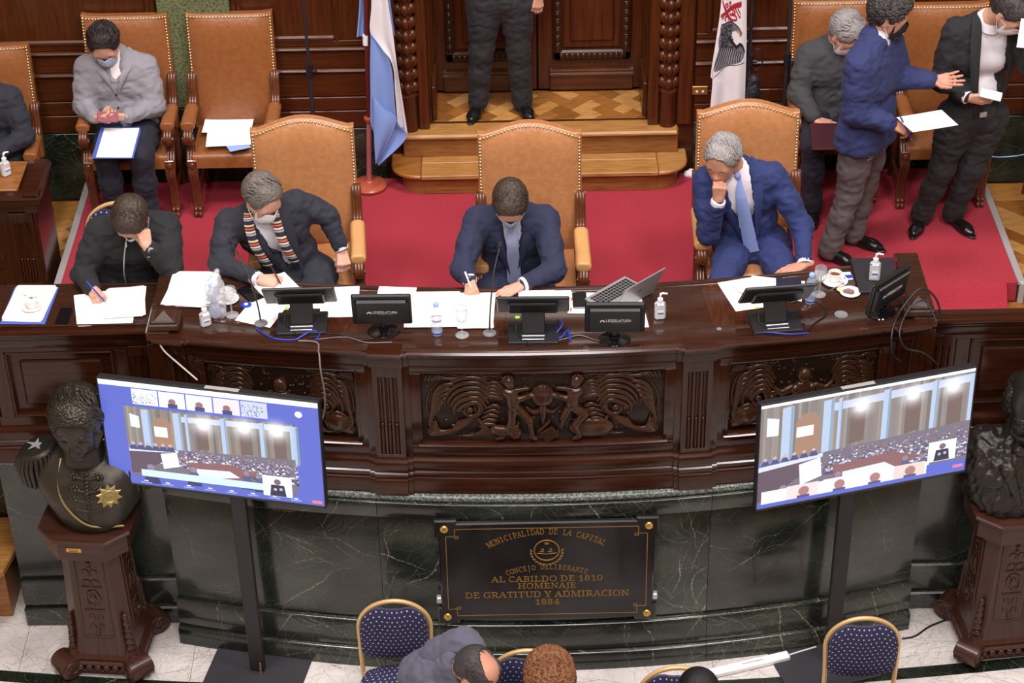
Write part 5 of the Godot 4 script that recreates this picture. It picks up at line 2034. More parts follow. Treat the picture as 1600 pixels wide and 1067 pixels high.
# five fingers: index, middle, ring, little; each [first, middle, last] bend, then spread; the thumb [bend, tuck]
const HANDS := {
	"flat": [[0.2, 0.25, 0.15], [0.2, 0.25, 0.15], [0.2, 0.25, 0.15], [0.25, 0.25, 0.15], 0.10, [0.2, 0.5]],
	"pen": [[0.75, 0.8, 0.35], [0.9, 0.95, 0.4], [1.1, 1.1, 0.5], [1.2, 1.1, 0.5], 0.02, [0.5, 0.95]],
	"fist": [[1.35, 1.45, 0.8], [1.4, 1.5, 0.8], [1.4, 1.5, 0.8], [1.4, 1.4, 0.8], 0.02, [0.7, 1.2]],
	"grip": [[0.7, 0.9, 0.5], [0.8, 0.9, 0.5], [0.85, 0.95, 0.5], [0.9, 0.95, 0.5], 0.05, [0.4, 0.8]],
	"open": [[0.05, 0.12, 0.05], [0.02, 0.1, 0.05], [0.05, 0.14, 0.08], [0.1, 0.18, 0.1], 0.13, [0.1, 0.15]],
	"phone": [[0.5, 0.9, 0.5], [0.6, 1.0, 0.5], [0.7, 1.0, 0.5], [0.8, 1.0, 0.5], 0.05, [0.3, 0.75]],
	"relaxed": [[0.35, 0.5, 0.3], [0.45, 0.55, 0.3], [0.5, 0.6, 0.3], [0.55, 0.6, 0.3], 0.05, [0.3, 0.6]],
}

func hand_bones(wrist: Vector3, dir: Vector3, back: Vector3, thumb_side: float, pose: String) -> Array:
	# dir: wrist to knuckles; back: out of the back of the hand; thumb_side: +1 when the thumb lies on dir x back
	var d := dir.normalized()
	var n := (back - d * back.dot(d)).normalized()
	var s := d.cross(n) * thumb_side
	var ps: Array = HANDS[pose]
	var b := [[wrist - d * 0.035, wrist + d * 0.01, 0.027, 0.026, n, 1.25]]
	var spread: float = ps[4]
	var lens := [[0.042, 0.026, 0.021], [0.046, 0.030, 0.022], [0.042, 0.027, 0.021], [0.034, 0.021, 0.019]]
	for f in 4:
		var off := 0.031 - 0.0205 * f
		var k := wrist + d * (0.09 - absf(f - 1.2) * 0.004) + s * off - n * (0.003 * absf(f - 1.0))
		b.append([wrist + s * off * 0.55 + d * 0.012, k, 0.0145, 0.0118])
		var a := 0.0
		var q := k
		var ld := (d + s * (1.3 - f) * spread * 0.75).normalized()
		for j in 3:
			a += ps[f][j]
			var e: Vector3 = q + (ld * cos(a) - n * sin(a)) * lens[f][j]
			b.append([q, e, 0.0094 - 0.0009 * j - 0.0006 * int(f == 3), 0.0088 - 0.0009 * j - 0.0006 * int(f == 3)])
			q = e
	# the thumb leaves the side of the palm near its base
	var t0 := wrist + d * 0.02 + s * 0.02 - n * 0.006
	var tk: float = ps[5][1]
	var td := (d * 0.72 + s * (0.75 - 0.45 * tk) - n * (0.15 + 0.45 * tk)).normalized()
	var t1 := t0 + td * 0.042
	var td2 := (d * 0.9 + s * (0.35 - 0.5 * tk) - n * (0.2 + 0.45 * tk)).normalized()
	var t2 := t1 + td2 * 0.033
	var td3 := (td2 * cos(ps[5][0]) + (d * 0.5 - s * 0.6 - n * 0.2).normalized() * sin(ps[5][0])).normalized()
	b.append([t0, t1, 0.0165, 0.0125])
	b.append([t1, t2, 0.0115, 0.0102])
	b.append([t2, t2 + td3 * 0.026, 0.0102, 0.0085])
	return b

func figure(o: Node3D, J: Dictionary) -> void:
	# J: joints (world, o stands at the origin), looks and dress
	var skin: Material = J.get("skin", M.skin)
	var HF: Transform3D = face_frame(J.head, J.look, J.get("tilt", 0.0))
	var hs: float = J.get("hs", 1.13)
	HF.basis = HF.basis * hs
	var masked: bool = J.has("mask")
	var nb: Vector3 = J.neck
	var ch := nb.lerp(J.pelvis, 0.34)
	var pe: Vector3 = J.pelvis
	var fat: float = J.get("fat", 1.0)
	var skull := HF * Vector3(0, -0.05, -0.03)
	var torso := func(g: float) -> Array:
		var a: Vector3 = J.shA
		var b: Vector3 = J.shB
		var t := [
			[a.lerp(nb, 0.10) + (ch - nb) * 0.10, b.lerp(nb, 0.10) + (ch - nb) * 0.10, 0.062 + g, 0.062 + g],
			[a.lerp(nb, 0.55), nb, 0.045 + g, 0.052 + g], [b.lerp(nb, 0.55), nb, 0.045 + g, 0.052 + g],
			[ch + (a - nb) * 0.42, ch + (b - nb) * 0.42, 0.105 * fat + g, 0.105 * fat + g],
			[nb.lerp(ch, 0.5) + (a - nb) * 0.4, nb.lerp(ch, 0.5) + (b - nb) * 0.4, 0.09 + g, 0.09 + g],
			[ch.lerp(pe, 0.55) + (a - nb) * 0.26, ch.lerp(pe, 0.55) + (b - nb) * 0.26, 0.108 * fat + g, 0.108 * fat + g],
			[pe + (J.hipA - pe) * 0.75, pe + (J.hipB - pe) * 0.75, 0.108 * fat + g, 0.108 * fat + g],
		]
		return t
	var arms := func(g: float, upto: float) -> Array:
		var t := []
		for k in ["A", "B"]:
			var s: Vector3 = J["sh" + k]
			var e: Vector3 = J["el" + k]
			var w: Vector3 = J["wr" + k]
			t.append([s, s.lerp(e, 0.5), 0.056 + g, 0.05 + g])
			t.append([s.lerp(e, 0.5), e, 0.05 + g, 0.042 + g])
			t.append([e, e.lerp(w, upto), 0.042 + g, lerpf(0.042, 0.03, upto) + g * 0.75])
		return t
	var legs := func(g: float) -> Array:
		var t := []
		for k in ["A", "B"]:
			if not J.has("kn" + k):
				continue
			var h: Vector3 = J["hip" + k]
			var q: Vector3 = J["kn" + k]
			var a: Vector3 = J["an" + k]
			t.append([h, h.lerp(q, 0.5), 0.088 + g, 0.076 + g])
			t.append([h.lerp(q, 0.5), q, 0.076 + g, 0.058 + g])
			t.append([q, q.lerp(a, 0.45), 0.056 + g, 0.052 + g])
			t.append([q.lerp(a, 0.45), a, 0.052 + g, 0.04 + g * 1.25])
		return t
	# the body: head, neck and hands on their own fine grids, the rest coarse under the clothes
	var b := MB.new()
	b.net(torso.call(-0.008) + arms.call(-0.006, 1.0) + (legs.call(-0.006) if J.has("knA") else []) + [[nb, skull, 0.056, 0.052]], 0.022, 60.0)
	b.net(put(head_bones(not masked), HF) + [[nb, skull, 0.057, 0.052]], 0.0052, 130.0, put(head_negs(), HF))
	for k in ["A", "B"]:
		if J.has("hand" + k):
			var h: Array = J["hand" + k]
			b.net(hand_bones(J["wr" + k], h[0], h[1], h[2], h[3]), 0.0042, 330.0)
	part(o, "body", b, skin)
	# eyes and brows
	b = MB.new()
	for s in [-1.0, 1.0]:
		b.ball(HF * Vector3(s * 0.031, -0.001, 0.074), Vector3.ONE * 0.0098 * hs, 10, 8)
	part(o, "eye", b, M.eye_white)
	b = MB.new()
	var gaze: Vector3 = J.get("gaze", Vector3(0, -0.5, 1))
	for s in [-1.0, 1.0]:
		b.ball(HF * (Vector3(s * 0.031, -0.001, 0.074) + gaze.normalized() * 0.0062), Vector3.ONE * 0.0052 * hs, 8, 6)
	part(o, "iris", b, M.black)
	if J.has("hair"):
		b = MB.new()
		for s in [-1.0, 1.0]:
			b.tube(bez([HF * Vector3(s * 0.014, 0.02, 0.0875), HF * Vector3(s * 0.032, 0.026, 0.084), HF * Vector3(s * 0.05, 0.018, 0.07)], 4), 0.0042, 0.003, 6)
		part(o, "eyebrow", b, J.hair)
		hair(o, HF, J)
	if masked:
		face_mask(o, HF, J.mask)
	# garments
	var g: float = J.get("thick", 0.012)
	var k2: float = J.get("crease", 0.009)
	var up := (nb - pe).normalized()
	var fwd: Vector3 = J.get("front", Vector3(0, 0, 1))
	fwd = (fwd - up * fwd.dot(up)).normalized()
	var side := up.cross(fwd).normalized()
	var depth := 0.13 * fat
	if J.has("shirt"):
		# shirt front and collar under the jacket or jumper
		b = MB.new()
		b.net(torso.call(g - 0.006), 0.013, 60.0)
		part(o, "shirt", b, J.shirt)
		b = MB.new()
		var P := PackedVector3Array()
		for j in 4:
			for i in 20:
				var a := TAU * i / 20
				var rr := 0.066 + 0.004 * j
				var dip := 0.022 * cos(a) if j < 2 else 0.03 * cos(a)
				P.append(nb + up * (0.022 - 0.012 * j - dip - (0.012 if j > 1 else 0.0)) + (side * sin(a) + fwd * cos(a) * 1.05) * rr + fwd * 0.008)
		b.grid(P, 20, 4, true, false)
		part(o, "collar", b, J.shirt)
	var upper: Array = torso.call(g) + arms.call(g, 0.87)
	var negs := []
	var cut := []
	if J.get("open", 0.0) > 0.0:
		# the opening of a jacket, from the neck pit to the button
		var op: float = J.open
		var n0 = nb + fwd * 0.1 + up * 0.05
		var n1 := nb.lerp(pe, J.get("button", 0.55)) + fwd * (depth + 0.035)
		negs.append([n0, n1, 0.05 + op * 0.25, 0.012 + op * 0.35, fwd, 0.6])
		if J.has("gap"):
			negs.append([n1, pe + fwd * (depth + 0.04), 0.03, J.gap, fwd, 0.6])
	elif J.get("vneck", 0.0) > 0.0:
		negs.append([nb + fwd * 0.06 + up * 0.07, nb + fwd * 0.12 - up * J.vneck, 0.06, 0.012])
	else:
		negs.append([nb + up * 0.06, nb + up * 0.1, 0.058, 0.06])
	if J.has("skirt"):
		# the jacket's hem over the hips
		upper.append([J.hipA + (J.hipA - pe) * 0.12, J.hipA.lerp(J.knA, J.skirt), 0.1 + g, 0.098 + g])
		upper.append([J.hipB + (J.hipB - pe) * 0.12, J.hipB.lerp(J.knB, J.skirt), 0.1 + g, 0.098 + g])
	if J.has("hem"):
		for k in ["A", "B"]:
			upper.append([J["hip" + k] + up * 0.05, J["hip" + k] - up * 0.08, 0.1 + g, 0.1 + g])
		cut.append([pe - up * J.hem, -up])
	b = MB.new()
	b.net(upper, 0.0115, 62.0, negs, k2, 7.5, Vector3(1.0, 1.6, 1.0), cut)
	part(o, J.get("top_name", "jacket"), b, J.top)
	if J.get("open", 0.0) > 0.0:
		# lapels: folded strips along both edges of the opening
		for s in [-1.0, 1.0]:
			b = MB.new()
			var n1 := nb.lerp(pe, J.get("button", 0.55)) + fwd * (depth + 0.012 + g)
			var n0 = nb + side * s * 0.075 + up * 0.03 - fwd * 0.02
			var nm = nb.lerp(n1, 0.42) + side * s * (0.032 + J.open * 0.33) + fwd * 0.078
			var P := PackedVector3Array()
			var path := bez([n0, nb + side * s * 0.085 + fwd * 0.06 - up * 0.01, nm, n1 + side * s * (0.008 + J.open * 0.3)], 5)
			for j in path.size():
				var f := float(j) / (path.size() - 1)
				var wd := 0.06 * sin(PI * clampf(f * 0.85 + 0.1, 0, 1))
				for i in 4:
					var u := i / 3.0
					P.append(path[j] + side * s * (u * wd - 0.006) + fwd * (0.008 - 0.02 * u * u) + up * 0.012 * u)
			b.grid(P, 4, path.size(), false, false, 0.004)
			part(o, "lapel", b, J.top)
	if J.has("tie"):
		b = MB.new()
		var P := PackedVector3Array()
		var t0 := nb + fwd * 0.088 - up * 0.005
		var t1 := ch + fwd * (0.118 * fat + g)
		var t2 := nb.lerp(pe, J.get("tie_to", 0.8)) + fwd * (depth + 0.02 + g)
		var path := bez([t0, nb.lerp(ch, 0.5) + fwd * (0.122 + g), t1 + fwd * 0.02, t2], 5)
		for j in path.size():
			var f := float(j) / (path.size() - 1)
			var wd := lerpf(0.017, 0.043, f)
			for i in 5:
				var u := i / 2.0 - 1.0
				P.append(path[j] + side * u * wd + fwd * (0.006 * (1 - u * u)))
		b.grid(P, 5, path.size(), false, false, 0.005)
		b.net([[t0 + up * 0.012, t0 - up * 0.012, 0.021, 0.016]], 0.006, 150.0)
		part(o, "tie", b, J.tie)
	for k in ["A", "B"]:
		if J.has("cuff") and J.has("hand" + k):
			b = MB.new()
			var w: Vector3 = J["wr" + k]
			var e: Vector3 = J["el" + k]
			b.tube([e.lerp(w, 0.92), e.lerp(w, 1.0)], 0.038 + g * 0.5, 0.037 + g * 0.4, 14)
			part(o, "shirt_cuff", b, J.cuff)
	if J.has("legs"):
		b = MB.new()
		var lb: Array = legs.call(0.012) + [[pe + (J.hipA - pe) * 0.8, pe + (J.hipB - pe) * 0.8, 0.115 * fat, 0.115 * fat], [pe, pe + up * 0.08, 0.11 * fat, 0.105 * fat]]
		var lc := []
		for k in ["A", "B"]:
			if J.has("kn" + k):
				var kn: Vector3 = J["kn" + k]
				var an: Vector3 = J["an" + k]
				lb.append([kn.lerp(an, 0.9), an + (an - kn).normalized() * 0.035, 0.052, 0.056])
		b.net(lb, 0.0125, 62.0, [], k2 * 1.1, 7.0, Vector3(1.0, 1.5, 1.0), lc)
		part(o, "trousers", b, J.legs)
		for k in ["A", "B"]:
			if J.has("toe" + k):
				shoe(o, J["an" + k], J["toe" + k])

func shoe(o: Node3D, ankle: Vector3, toe: Vector3) -> void:
	var fl := toe.y
	var d := Vector3(toe.x - ankle.x, 0, toe.z - ankle.z)
	var L := d.length()
	d = d / L
	var s := Vector3.UP.cross(d)
	var heel := Vector3(ankle.x, fl + 0.034, ankle.z) - d * 0.05
	var tp := Vector3(toe.x, fl + 0.026, toe.z)
	var b := MB.new()
	b.net([[heel, heel + d * 0.05, 0.034, 0.036], [heel + d * 0.04, tp - d * 0.07, 0.036, 0.037], [tp - d * 0.09, tp - d * 0.02, 0.04, 0.024, Vector3.UP, 1.35], [tp - d * 0.075 + s * 0.012, tp - d * 0.05 - s * 0.012, 0.03, 0.03, Vector3.UP, 1.2],
		[Vector3(ankle.x, fl + 0.085, ankle.z) - d * 0.01, heel + d * 0.07 + Vector3.UP * 0.03, 0.038, 0.032]], 0.0075, 110.0, [], 0.0, 1.0, Vector3.ONE, [[Vector3(0, fl + 0.006, 0), Vector3(0, -1, 0)]])
	var sh := part(o, "shoe", b, M.shoe)
	b = MB.new()
	var P := []
	for k in 20:
		var a := TAU * k / 20
		var f := cos(a)
		var wd := 0.040 if f > 0 else 0.034
		P.append(Vector2((L * 0.5 - 0.012 + 0.062) * f * 0.92, sin(a) * wd))
	var m := (heel + tp) / 2 + d * 0.012
	b.at(Vector3(m.x, fl, m.z), Basis(d, s * -1.0, Vector3.UP))
	b.extrude(P, 0.012, 0.003)
	part(sh, "sole", b, M.black)
	b = MB.new()
	for k in 4:
		var q := heel + d * (0.085 + 0.017 * k) + Vector3.UP * (0.052 - 0.0095 * k)
		b.tube([q - s * 0.017, q + Vector3.UP * 0.004, q + s * 0.017], 0.0025, 0.0025, 5)
	part(sh, "lace", b, M.black)

func hair(o: Node3D, HF: Transform3D, J: Dictionary) -> void:
	var cut: String = J.get("cut", "short")
	var r: float = J.get("hair_r", 0.006)
	var bn := [[Vector3(0, 0.04, -0.034), Vector3(0, 0.046, 0.016), 0.079 + r, 0.075 + r], [Vector3(0, 0.0, -0.05), Vector3(0, -0.035, -0.05), 0.064 + r * 0.6, 0.048 + r * 0.5],
		[Vector3(-0.045, 0.03, 0.0), Vector3(-0.05, 0.0, -0.012), 0.034 + r, 0.026 + r * 0.5], [Vector3(0.045, 0.03, 0.0), Vector3(0.05, 0.0, -0.012), 0.034 + r, 0.026 + r * 0.5]]
	var ng := [[Vector3(-0.03, -0.03, 0.095), Vector3(0.03, -0.03, 0.095), 0.082, 0.082], [Vector3(-0.018, 0.035, 0.125), Vector3(0.018, 0.035, 0.125), 0.068, 0.068],
		[Vector3(-0.085, -0.025, 0.008), Vector3(-0.085, 0.0, 0.004), 0.026, 0.022], [Vector3(0.085, -0.025, 0.008), Vector3(0.085, 0.0, 0.004), 0.026, 0.022]]
	if J.has("bald"):
		ng.append([Vector3(-0.02, 0.13, 0.05), Vector3(0.02, 0.13, -0.02), 0.055, 0.05])
	var amp := 0.0042
	var fr := 55.0
	if cut == "quiff":
		bn.append([Vector3(-0.025, 0.1, 0.03), Vector3(0.03, 0.108, 0.03), 0.028, 0.03])
	elif cut == "swept":
		bn.append([Vector3(-0.03, 0.1, 0.025), Vector3(0.04, 0.085, 0.035), 0.024, 0.02])
		bn.append([Vector3(0.03, 0.09, -0.05), Vector3(-0.03, 0.09, -0.05), 0.03, 0.03])
		amp = 0.005
	elif cut == "curly":
		amp = 0.012
		fr = 42.0
	elif cut == "long":
		bn.append([Vector3(0, 0.02, -0.06), Vector3(0, -0.16, -0.08), 0.08, 0.07])
		amp = 0.001
	var b := MB.new()
	var hs := HF.basis.x.length()
	b.net(put(bn, HF), 0.0058 if cut != "curly" else 0.005, 110.0, put(ng, HF), amp * hs, fr, Vector3(1, 1, 0.4))
	part(o, "hair", b, J.hair)
	if cut == "short" or cut == "quiff" or cut == "swept":
		# tufts combed away from the crown break the hairline
		var rn := RandomNumberGenerator.new()
		rn.seed = int(absf(J.head.x * 1000)) + 3
		b = MB.new()
		var C := Vector3(0, 0.04, -0.01)
		var R := Vector3(0.08 + r, 0.08 + r, 0.096 + r) * (1.06 if cut != "short" else 1.045)
		var K := Vector3(0.1, 0.72, -0.68)
		for i in J.get("tufts", 190):
			var t := acos(rn.randf_range(-0.12, 1.0))
			var a := rn.randf() * TAU
			var n := Vector3(sin(t) * cos(a), cos(t), sin(t) * sin(a))
			if n.z > 0.42 and n.y < 0.62 - 0.2 * rn.randf():
				continue
			if n.z > -0.1 and n.y < 0.2:
				continue
			if J.has("bald") and n.y > 0.5 and n.z > -0.45:
				continue
			var f := n - K * n.dot(K)
			if cut == "swept":
				f = f.normalized() + Vector3(0.9, 0, 0.1)
			elif cut == "quiff":
				f = f.normalized() + Vector3(0.4, 0.5, 0.1)
			f = (f - n * f.dot(n)).normalized()
			var ln := rn.randf_range(0.3, 0.55) if cut != "short" else rn.randf_range(0.18, 0.32)
			var pts := []
			for k in 4:
				var q := (n + f * ln * k / 3.0 + Vector3(0, 0.02, 0.02) * rn.randf()).normalized()
				pts.append(HF * (C + q * R * (1.0 + (0.05 if cut != "short" else 0.02) * sin(k * 0.9))))
			b.tube(pts, 0.0068 if cut != "short" else 0.005, 0.0018, 5)
		part(o, "hair_tufts", b, J.hair)
	if cut == "curly":
		# loose locks
		var rng := RandomNumberGenerator.new()
		rng.seed = 8
		b = MB.new()
		for i in J.get("locks", 90):
			var a := rng.randf() * TAU
			var t := rng.randf_range(0.1, 1.75)
			var n := Vector3(sin(t) * cos(a), cos(t), sin(t) * sin(a))
			if n.z > 0.62 and n.y < 0.45:
				continue
			var p := Vector3(0, 0.04, -0.01) + n * Vector3(0.085 + r, 0.085 + r, 0.1 + r)
			var pts := []
			var q := n.cross(Vector3(rng.randf() - 0.5, rng.randf() - 0.5, rng.randf() - 0.5)).normalized()
			for k in 7:
				var f := k / 6.0 * 4.4
				pts.append(HF * (p + (q * cos(f) + n.cross(q) * sin(f)) * 0.011 + n * (0.004 - 0.003 * k)))
			b.tube(pts, 0.0055, 0.002, 5)
		part(o, "curls", b, J.hair)

func face_mask(o: Node3D, HF: Transform3D, m: Material) -> void:
	var b := MB.new()
	var P := PackedVector3Array()
	for j in 11:
		for i in 17:
			var u := i / 8.0 - 1.0
			var v := j / 10.0
			var a := u * 1.12
			var y := lerpf(-0.004, -0.112, v) - 0.012 * (1 - v) * u * u + 0.012 * v * u * u
			var bulge := 0.018 * sin(PI * clampf(v * 0.9 + 0.1, 0, 1)) * (1 - u * u) + 0.012 * exp(-pow(u / 0.16, 2)) * (1 - v)
			var rx := lerpf(0.074, 0.062, v)
			P.append(HF * Vector3(sin(a) * rx, y, 0.012 + cos(a) * lerpf(0.082, 0.066, v) + bulge + 0.0022 * sin(v * 19.0) * (1 - u * u)))
	b.grid(P, 17, 11, false, false, 0.002)
	var mk := part(o, "face_mask", b, m)
	b = MB.new()
	for s in [-1.0, 1.0]:
		for y in [-0.018, -0.088]:
			b = MB.new()
			b.tube(bez([HF * Vector3(s * 0.066, y, 0.045), HF * Vector3(s * 0.075, lerpf(y, -0.02, 0.5), 0.015), HF * Vector3(s * 0.08, 0.0 if y > -0.05 else -0.03, -0.012)], 4), 0.0016, 0.0016, 5)
			part(mk, "ear_loop", b, M.mask_white)

func watch(o: Node3D, wr: Vector3, el: Vector3, face: Vector3) -> void:
	var d := (wr - el).normalized()
	var c := wr - d * 0.004
	var n := (face - d * face.dot(d)).normalized()
	var b := MB.new()
	b.tube([c - d * 0.009, c + d * 0.009], 0.033, 0.032, 14)
	var w := part(o, "watch", b, M.black)
	b = MB.new()
	b.tube([c + n * 0.03, c + n * 0.037], 0.018, 0.017, 16)
	part(w, "dial", b, M.silver)

func pen(o: Node3D, tip: Vector3, top: Vector3, m: Material) -> void:
	var p := thing("pen", "", "pen", Vector3.ZERO, 0.0)
	var b := MB.new()
	b.tube([tip.lerp(top, 0.12), top], 0.0042, 0.0042, 8)
	part(p, "barrel", b, m)
	b = MB.new()
	b.tube([tip, tip.lerp(top, 0.12)], 0.001, 0.004, 8)
	part(p, "tip", b, M.silver)
	b = MB.new()
	var d := (top - tip).normalized()
	b.tube([top - d * 0.04 + Vector3(0.005, 0, 0), top + Vector3(0.005, 0, 0)], 0.0016, 0.0016, 5)
	part(p, "clip", b, m)
	o.set_meta("pen", p.name)

func person(label: String) -> Node3D:
	return thing("person", label, "person")

func people() -> void:
	var V := func(x: float, y: float, z: float) -> Vector3: return Vector3(x, y, z)
	# --- the man writing in the middle ---
	var o := person("man in navy suit, blue mask and dotted tie writing at the desk's middle")
	figure(o, {"head": Vector3(-0.155, 2.615, -0.85), "look": Vector3(0.0, -0.75, 0.66), "neck": Vector3(-0.15, 2.475, -1.0), "pelvis": Vector3(-0.14, 2.02, -1.12), "fat": 1.08,
		"shA": Vector3(-0.345, 2.415, -1.0), "shB": Vector3(0.045, 2.415, -1.0), "elA": Vector3(-0.43, 2.25, -0.75), "wrA": Vector3(-0.385, 2.25, -0.625), "elB": Vector3(0.085, 2.25, -0.72), "wrB": Vector3(-0.10, 2.235, -0.60),
		"handA": [Vector3(0.05, -0.12, 1), Vector3(-0.45, 0.85, 0.1), 1.0, "pen"], "handB": [Vector3(-0.85, -0.06, 0.5), Vector3(0, 1, 0.05), 1.0, "flat"],
		"hipA": Vector3(-0.25, 1.99, -1.08), "hipB": Vector3(-0.03, 1.99, -1.08), "knA": Vector3(-0.28, 1.98, -0.72), "knB": Vector3(0.02, 1.98, -0.72), "anA": Vector3(-0.26, 1.52, -0.72), "anB": Vector3(0.0, 1.52, -0.72), "toeA": Vector3(-0.26, 1.44, -0.6), "toeB": Vector3(0.0, 1.44, -0.6),
		"hair": M.hair_brown, "cut": "short", "hair_r": 0.003, "mask": M.mask_blue, "top": M.navy, "shirt": M.shirt_blue, "tie": M.tie_dots, "open": 0.06, "button": 0.72, "tie_to": 0.95, "cuff": M.shirt_white, "legs": M.navy})
	watch(o, Vector3(-0.385, 2.25, -0.625), Vector3(-0.43, 2.25, -0.75), Vector3(-0.3, 1, 0))
	# --- grey-haired writer with the scarf ---
	o = person("grey-haired man in dark suit, glasses, white mask and striped scarf, writing")
	figure(o, {"head": Vector3(-1.53, 2.615, -0.95), "look": Vector3(0.5, -0.42, 0.62), "tilt": 0.05, "neck": Vector3(-1.555, 2.48, -1.06), "pelvis": Vector3(-1.40, 2.02, -1.16), "front": Vector3(0.22, 0, 1),
		"shA": Vector3(-1.745, 2.42, -1.02), "shB": Vector3(-1.365, 2.455, -1.16), "elA": Vector3(-1.79, 2.25, -0.86), "wrA": Vector3(-1.555, 2.245, -0.69), "elB": Vector3(-1.20, 2.36, -1.17), "wrB": Vector3(-1.125, 2.175, -1.10),
		"handA": [Vector3(0.95, -0.04, 0.02), Vector3(0.05, 0.9, 0.45), -1.0, "pen"], "handB": [Vector3(0.1, -0.55, 0.5), Vector3(0.25, 0.45, 0.9), 1.0, "grip"],
		"hipA": Vector3(-1.50, 1.98, -1.12), "hipB": Vector3(-1.29, 1.98, -1.14), "knA": Vector3(-1.45, 1.99, -0.72), "knB": Vector3(-1.24, 1.98, -0.74), "anA": Vector3(-1.45, 1.52, -0.72), "anB": Vector3(-1.22, 1.52, -0.74), "toeA": Vector3(-1.45, 1.44, -0.6), "toeB": Vector3(-1.2, 1.44, -0.62),
		"hair": M.hair_grey, "cut": "swept", "hair_r": 0.007, "mask": M.mask_white, "top": M.charcoal, "shirt": M.shirt_white, "open": 0.1, "button": 0.9, "cuff": M.shirt_white, "legs": M.charcoal, "skirt": 0.1})
	var HF := face_frame(Vector3(-1.53, 2.615, -0.95), Vector3(0.5, -0.42, 0.62), 0.05)
	glasses(o, HF)
	for s in [-1.0, 1.0]:
		# the scarf's two ends hang inside the lapels
		var b := MB.new()
		var P := PackedVector3Array()
		var fw := Vector3(0.215, 0, 0.976)
		var sd := Vector3(0.976, 0, -0.215)
		var path := bez([Vector3(-1.555, 2.52, -1.08) + sd * s * 0.06, Vector3(-1.55, 2.47, -0.98) + sd * s * 0.075, Vector3(-1.51, 2.34, -0.91) + sd * s * 0.08, Vector3(-1.455, 2.2, -0.93) + sd * s * 0.075], 6)
		for q in path:
			for i in 5:
				P.append(q + sd * (i / 4.0 - 0.5) * 0.055 + fw * (0.025 - 0.01 * pow(i / 2.0 - 1.0, 2)))
		b.grid(P, 5, path.size(), false, false, 0.006)
		part(o, "scarf", b, striped())
	# --- black zip sweater ---
	o = person("man in black zip sweater writing at the left side desk, head on hand")
	figure(o, {"head": Vector3(-2.255, 2.55, -0.87), "look": Vector3(-0.12, -0.8, 0.55), "tilt": -0.12, "neck": Vector3(-2.285, 2.43, -1.02), "pelvis": Vector3(-2.33, 2.0, -1.16), "fat": 1.16,
		"shA": Vector3(-2.475, 2.37, -1.02), "shB": Vector3(-2.095, 2.40, -1.02), "elA": Vector3(-2.575, 2.17, -0.9), "wrA": Vector3(-2.495, 2.175, -0.73), "elB": Vector3(-2.075, 2.235, -0.86), "wrB": Vector3(-2.165, 2.43, -0.76),
		"handA": [Vector3(0.45, -0.12, 0.8), Vector3(-0.5, 0.85, 0.1), 1.0, "pen"], "handB": [Vector3(-0.15, 0.75, -0.28), Vector3(0.55, 0.1, 0.9), -1.0, "fist"],
		"hipA": Vector3(-2.44, 1.97, -1.12), "hipB": Vector3(-2.2, 1.97, -1.12), "knA": Vector3(-2.5, 1.97, -0.92), "knB": Vector3(-2.2, 1.97, -0.92), "anA": Vector3(-2.46, 1.52, -0.95), "anB": Vector3(-2.22, 1.52, -0.95), "toeA": Vector3(-2.46, 1.44, -0.9), "toeB": Vector3(-2.22, 1.44, -0.9),
		"hair": M.hair_brown, "cut": "short", "hair_r": 0.005, "mask": M.mask_white, "top": M.black_knit, "top_name": "zip_sweater", "vneck": 0.03, "legs": M.dark_jeans, "thick": 0.018, "crease": 0.010})
	watch(o, Vector3(-2.165, 2.43, -0.76), Vector3(-2.075, 2.235, -0.86), Vector3(0.5, 0.1, 0.9))
	var zp := MB.new()
	zp.tube(bez([Vector3(-2.30, 2.405, -0.885), Vector3(-2.315, 2.33, -0.835), Vector3(-2.335, 2.2, -0.855), Vector3(-2.34, 2.08, -0.9)], 6), 0.0045, 0.0045, 6)
	zp.box(Vector3(-2.302, 2.385, -0.858), Vector3(0.012, 0.03, 0.006), 0.002)
	part(o, "zip", zp, M.silver)
	# --- blue suit, fist at the mouth ---
	o = person("silver-haired man in blue suit and pale blue tie seated with fist at mouth")
	figure(o, {"head": Vector3(1.05, 2.645, -1.23), "look": Vector3(-0.42, -0.33, 0.85), "tilt": -0.05, "neck": Vector3(1.15, 2.53, -1.34), "pelvis": Vector3(1.26, 2.04, -1.40), "front": Vector3(-0.1, 0, 1),
		"shA": Vector3(0.965, 2.475, -1.29), "shB": Vector3(1.36, 2.48, -1.33), "elA": Vector3(0.985, 2.18, -1.19), "wrA": Vector3(1.025, 2.445, -1.115), "elB": Vector3(1.525, 2.2, -1.2), "wrB": Vector3(1.515, 2.10, -0.96),
		"handA": [Vector3(0.02, 0.9, 0.12), Vector3(-0.1, 0.2, 0.95), -1.0, "fist"], "handB": [Vector3(-0.82, -0.06, 0.35), Vector3(0, 1, 0.1), 1.0, "flat"],
		"hipA": Vector3(1.16, 1.98, -1.36), "hipB": Vector3(1.37, 1.98, -1.36), "knA": Vector3(1.06, 2.01, -0.96), "knB": Vector3(1.42, 2.0, -0.93), "anA": Vector3(1.06, 1.52, -0.95), "anB": Vector3(1.4, 1.52, -0.95), "toeA": Vector3(1.06, 1.44, -0.8), "toeB": Vector3(1.4, 1.44, -0.8),
		"hair": M.hair_silver, "cut": "swept", "hair_r": 0.006, "skin": M.skin_tan, "top": M.blue_suit, "shirt": M.shirt_white, "tie": M.tie_blue, "open": 0.12, "button": 0.85, "gap": 0.05, "tie_to": 1.0, "cuff": M.shirt_white, "legs": M.blue_suit, "skirt": 0.12, "gaze": Vector3(-0.3, -0.5, 1)})
	# --- young man with a phone ---
	o = person("young man in grey cardigan and mask looking at his phone")
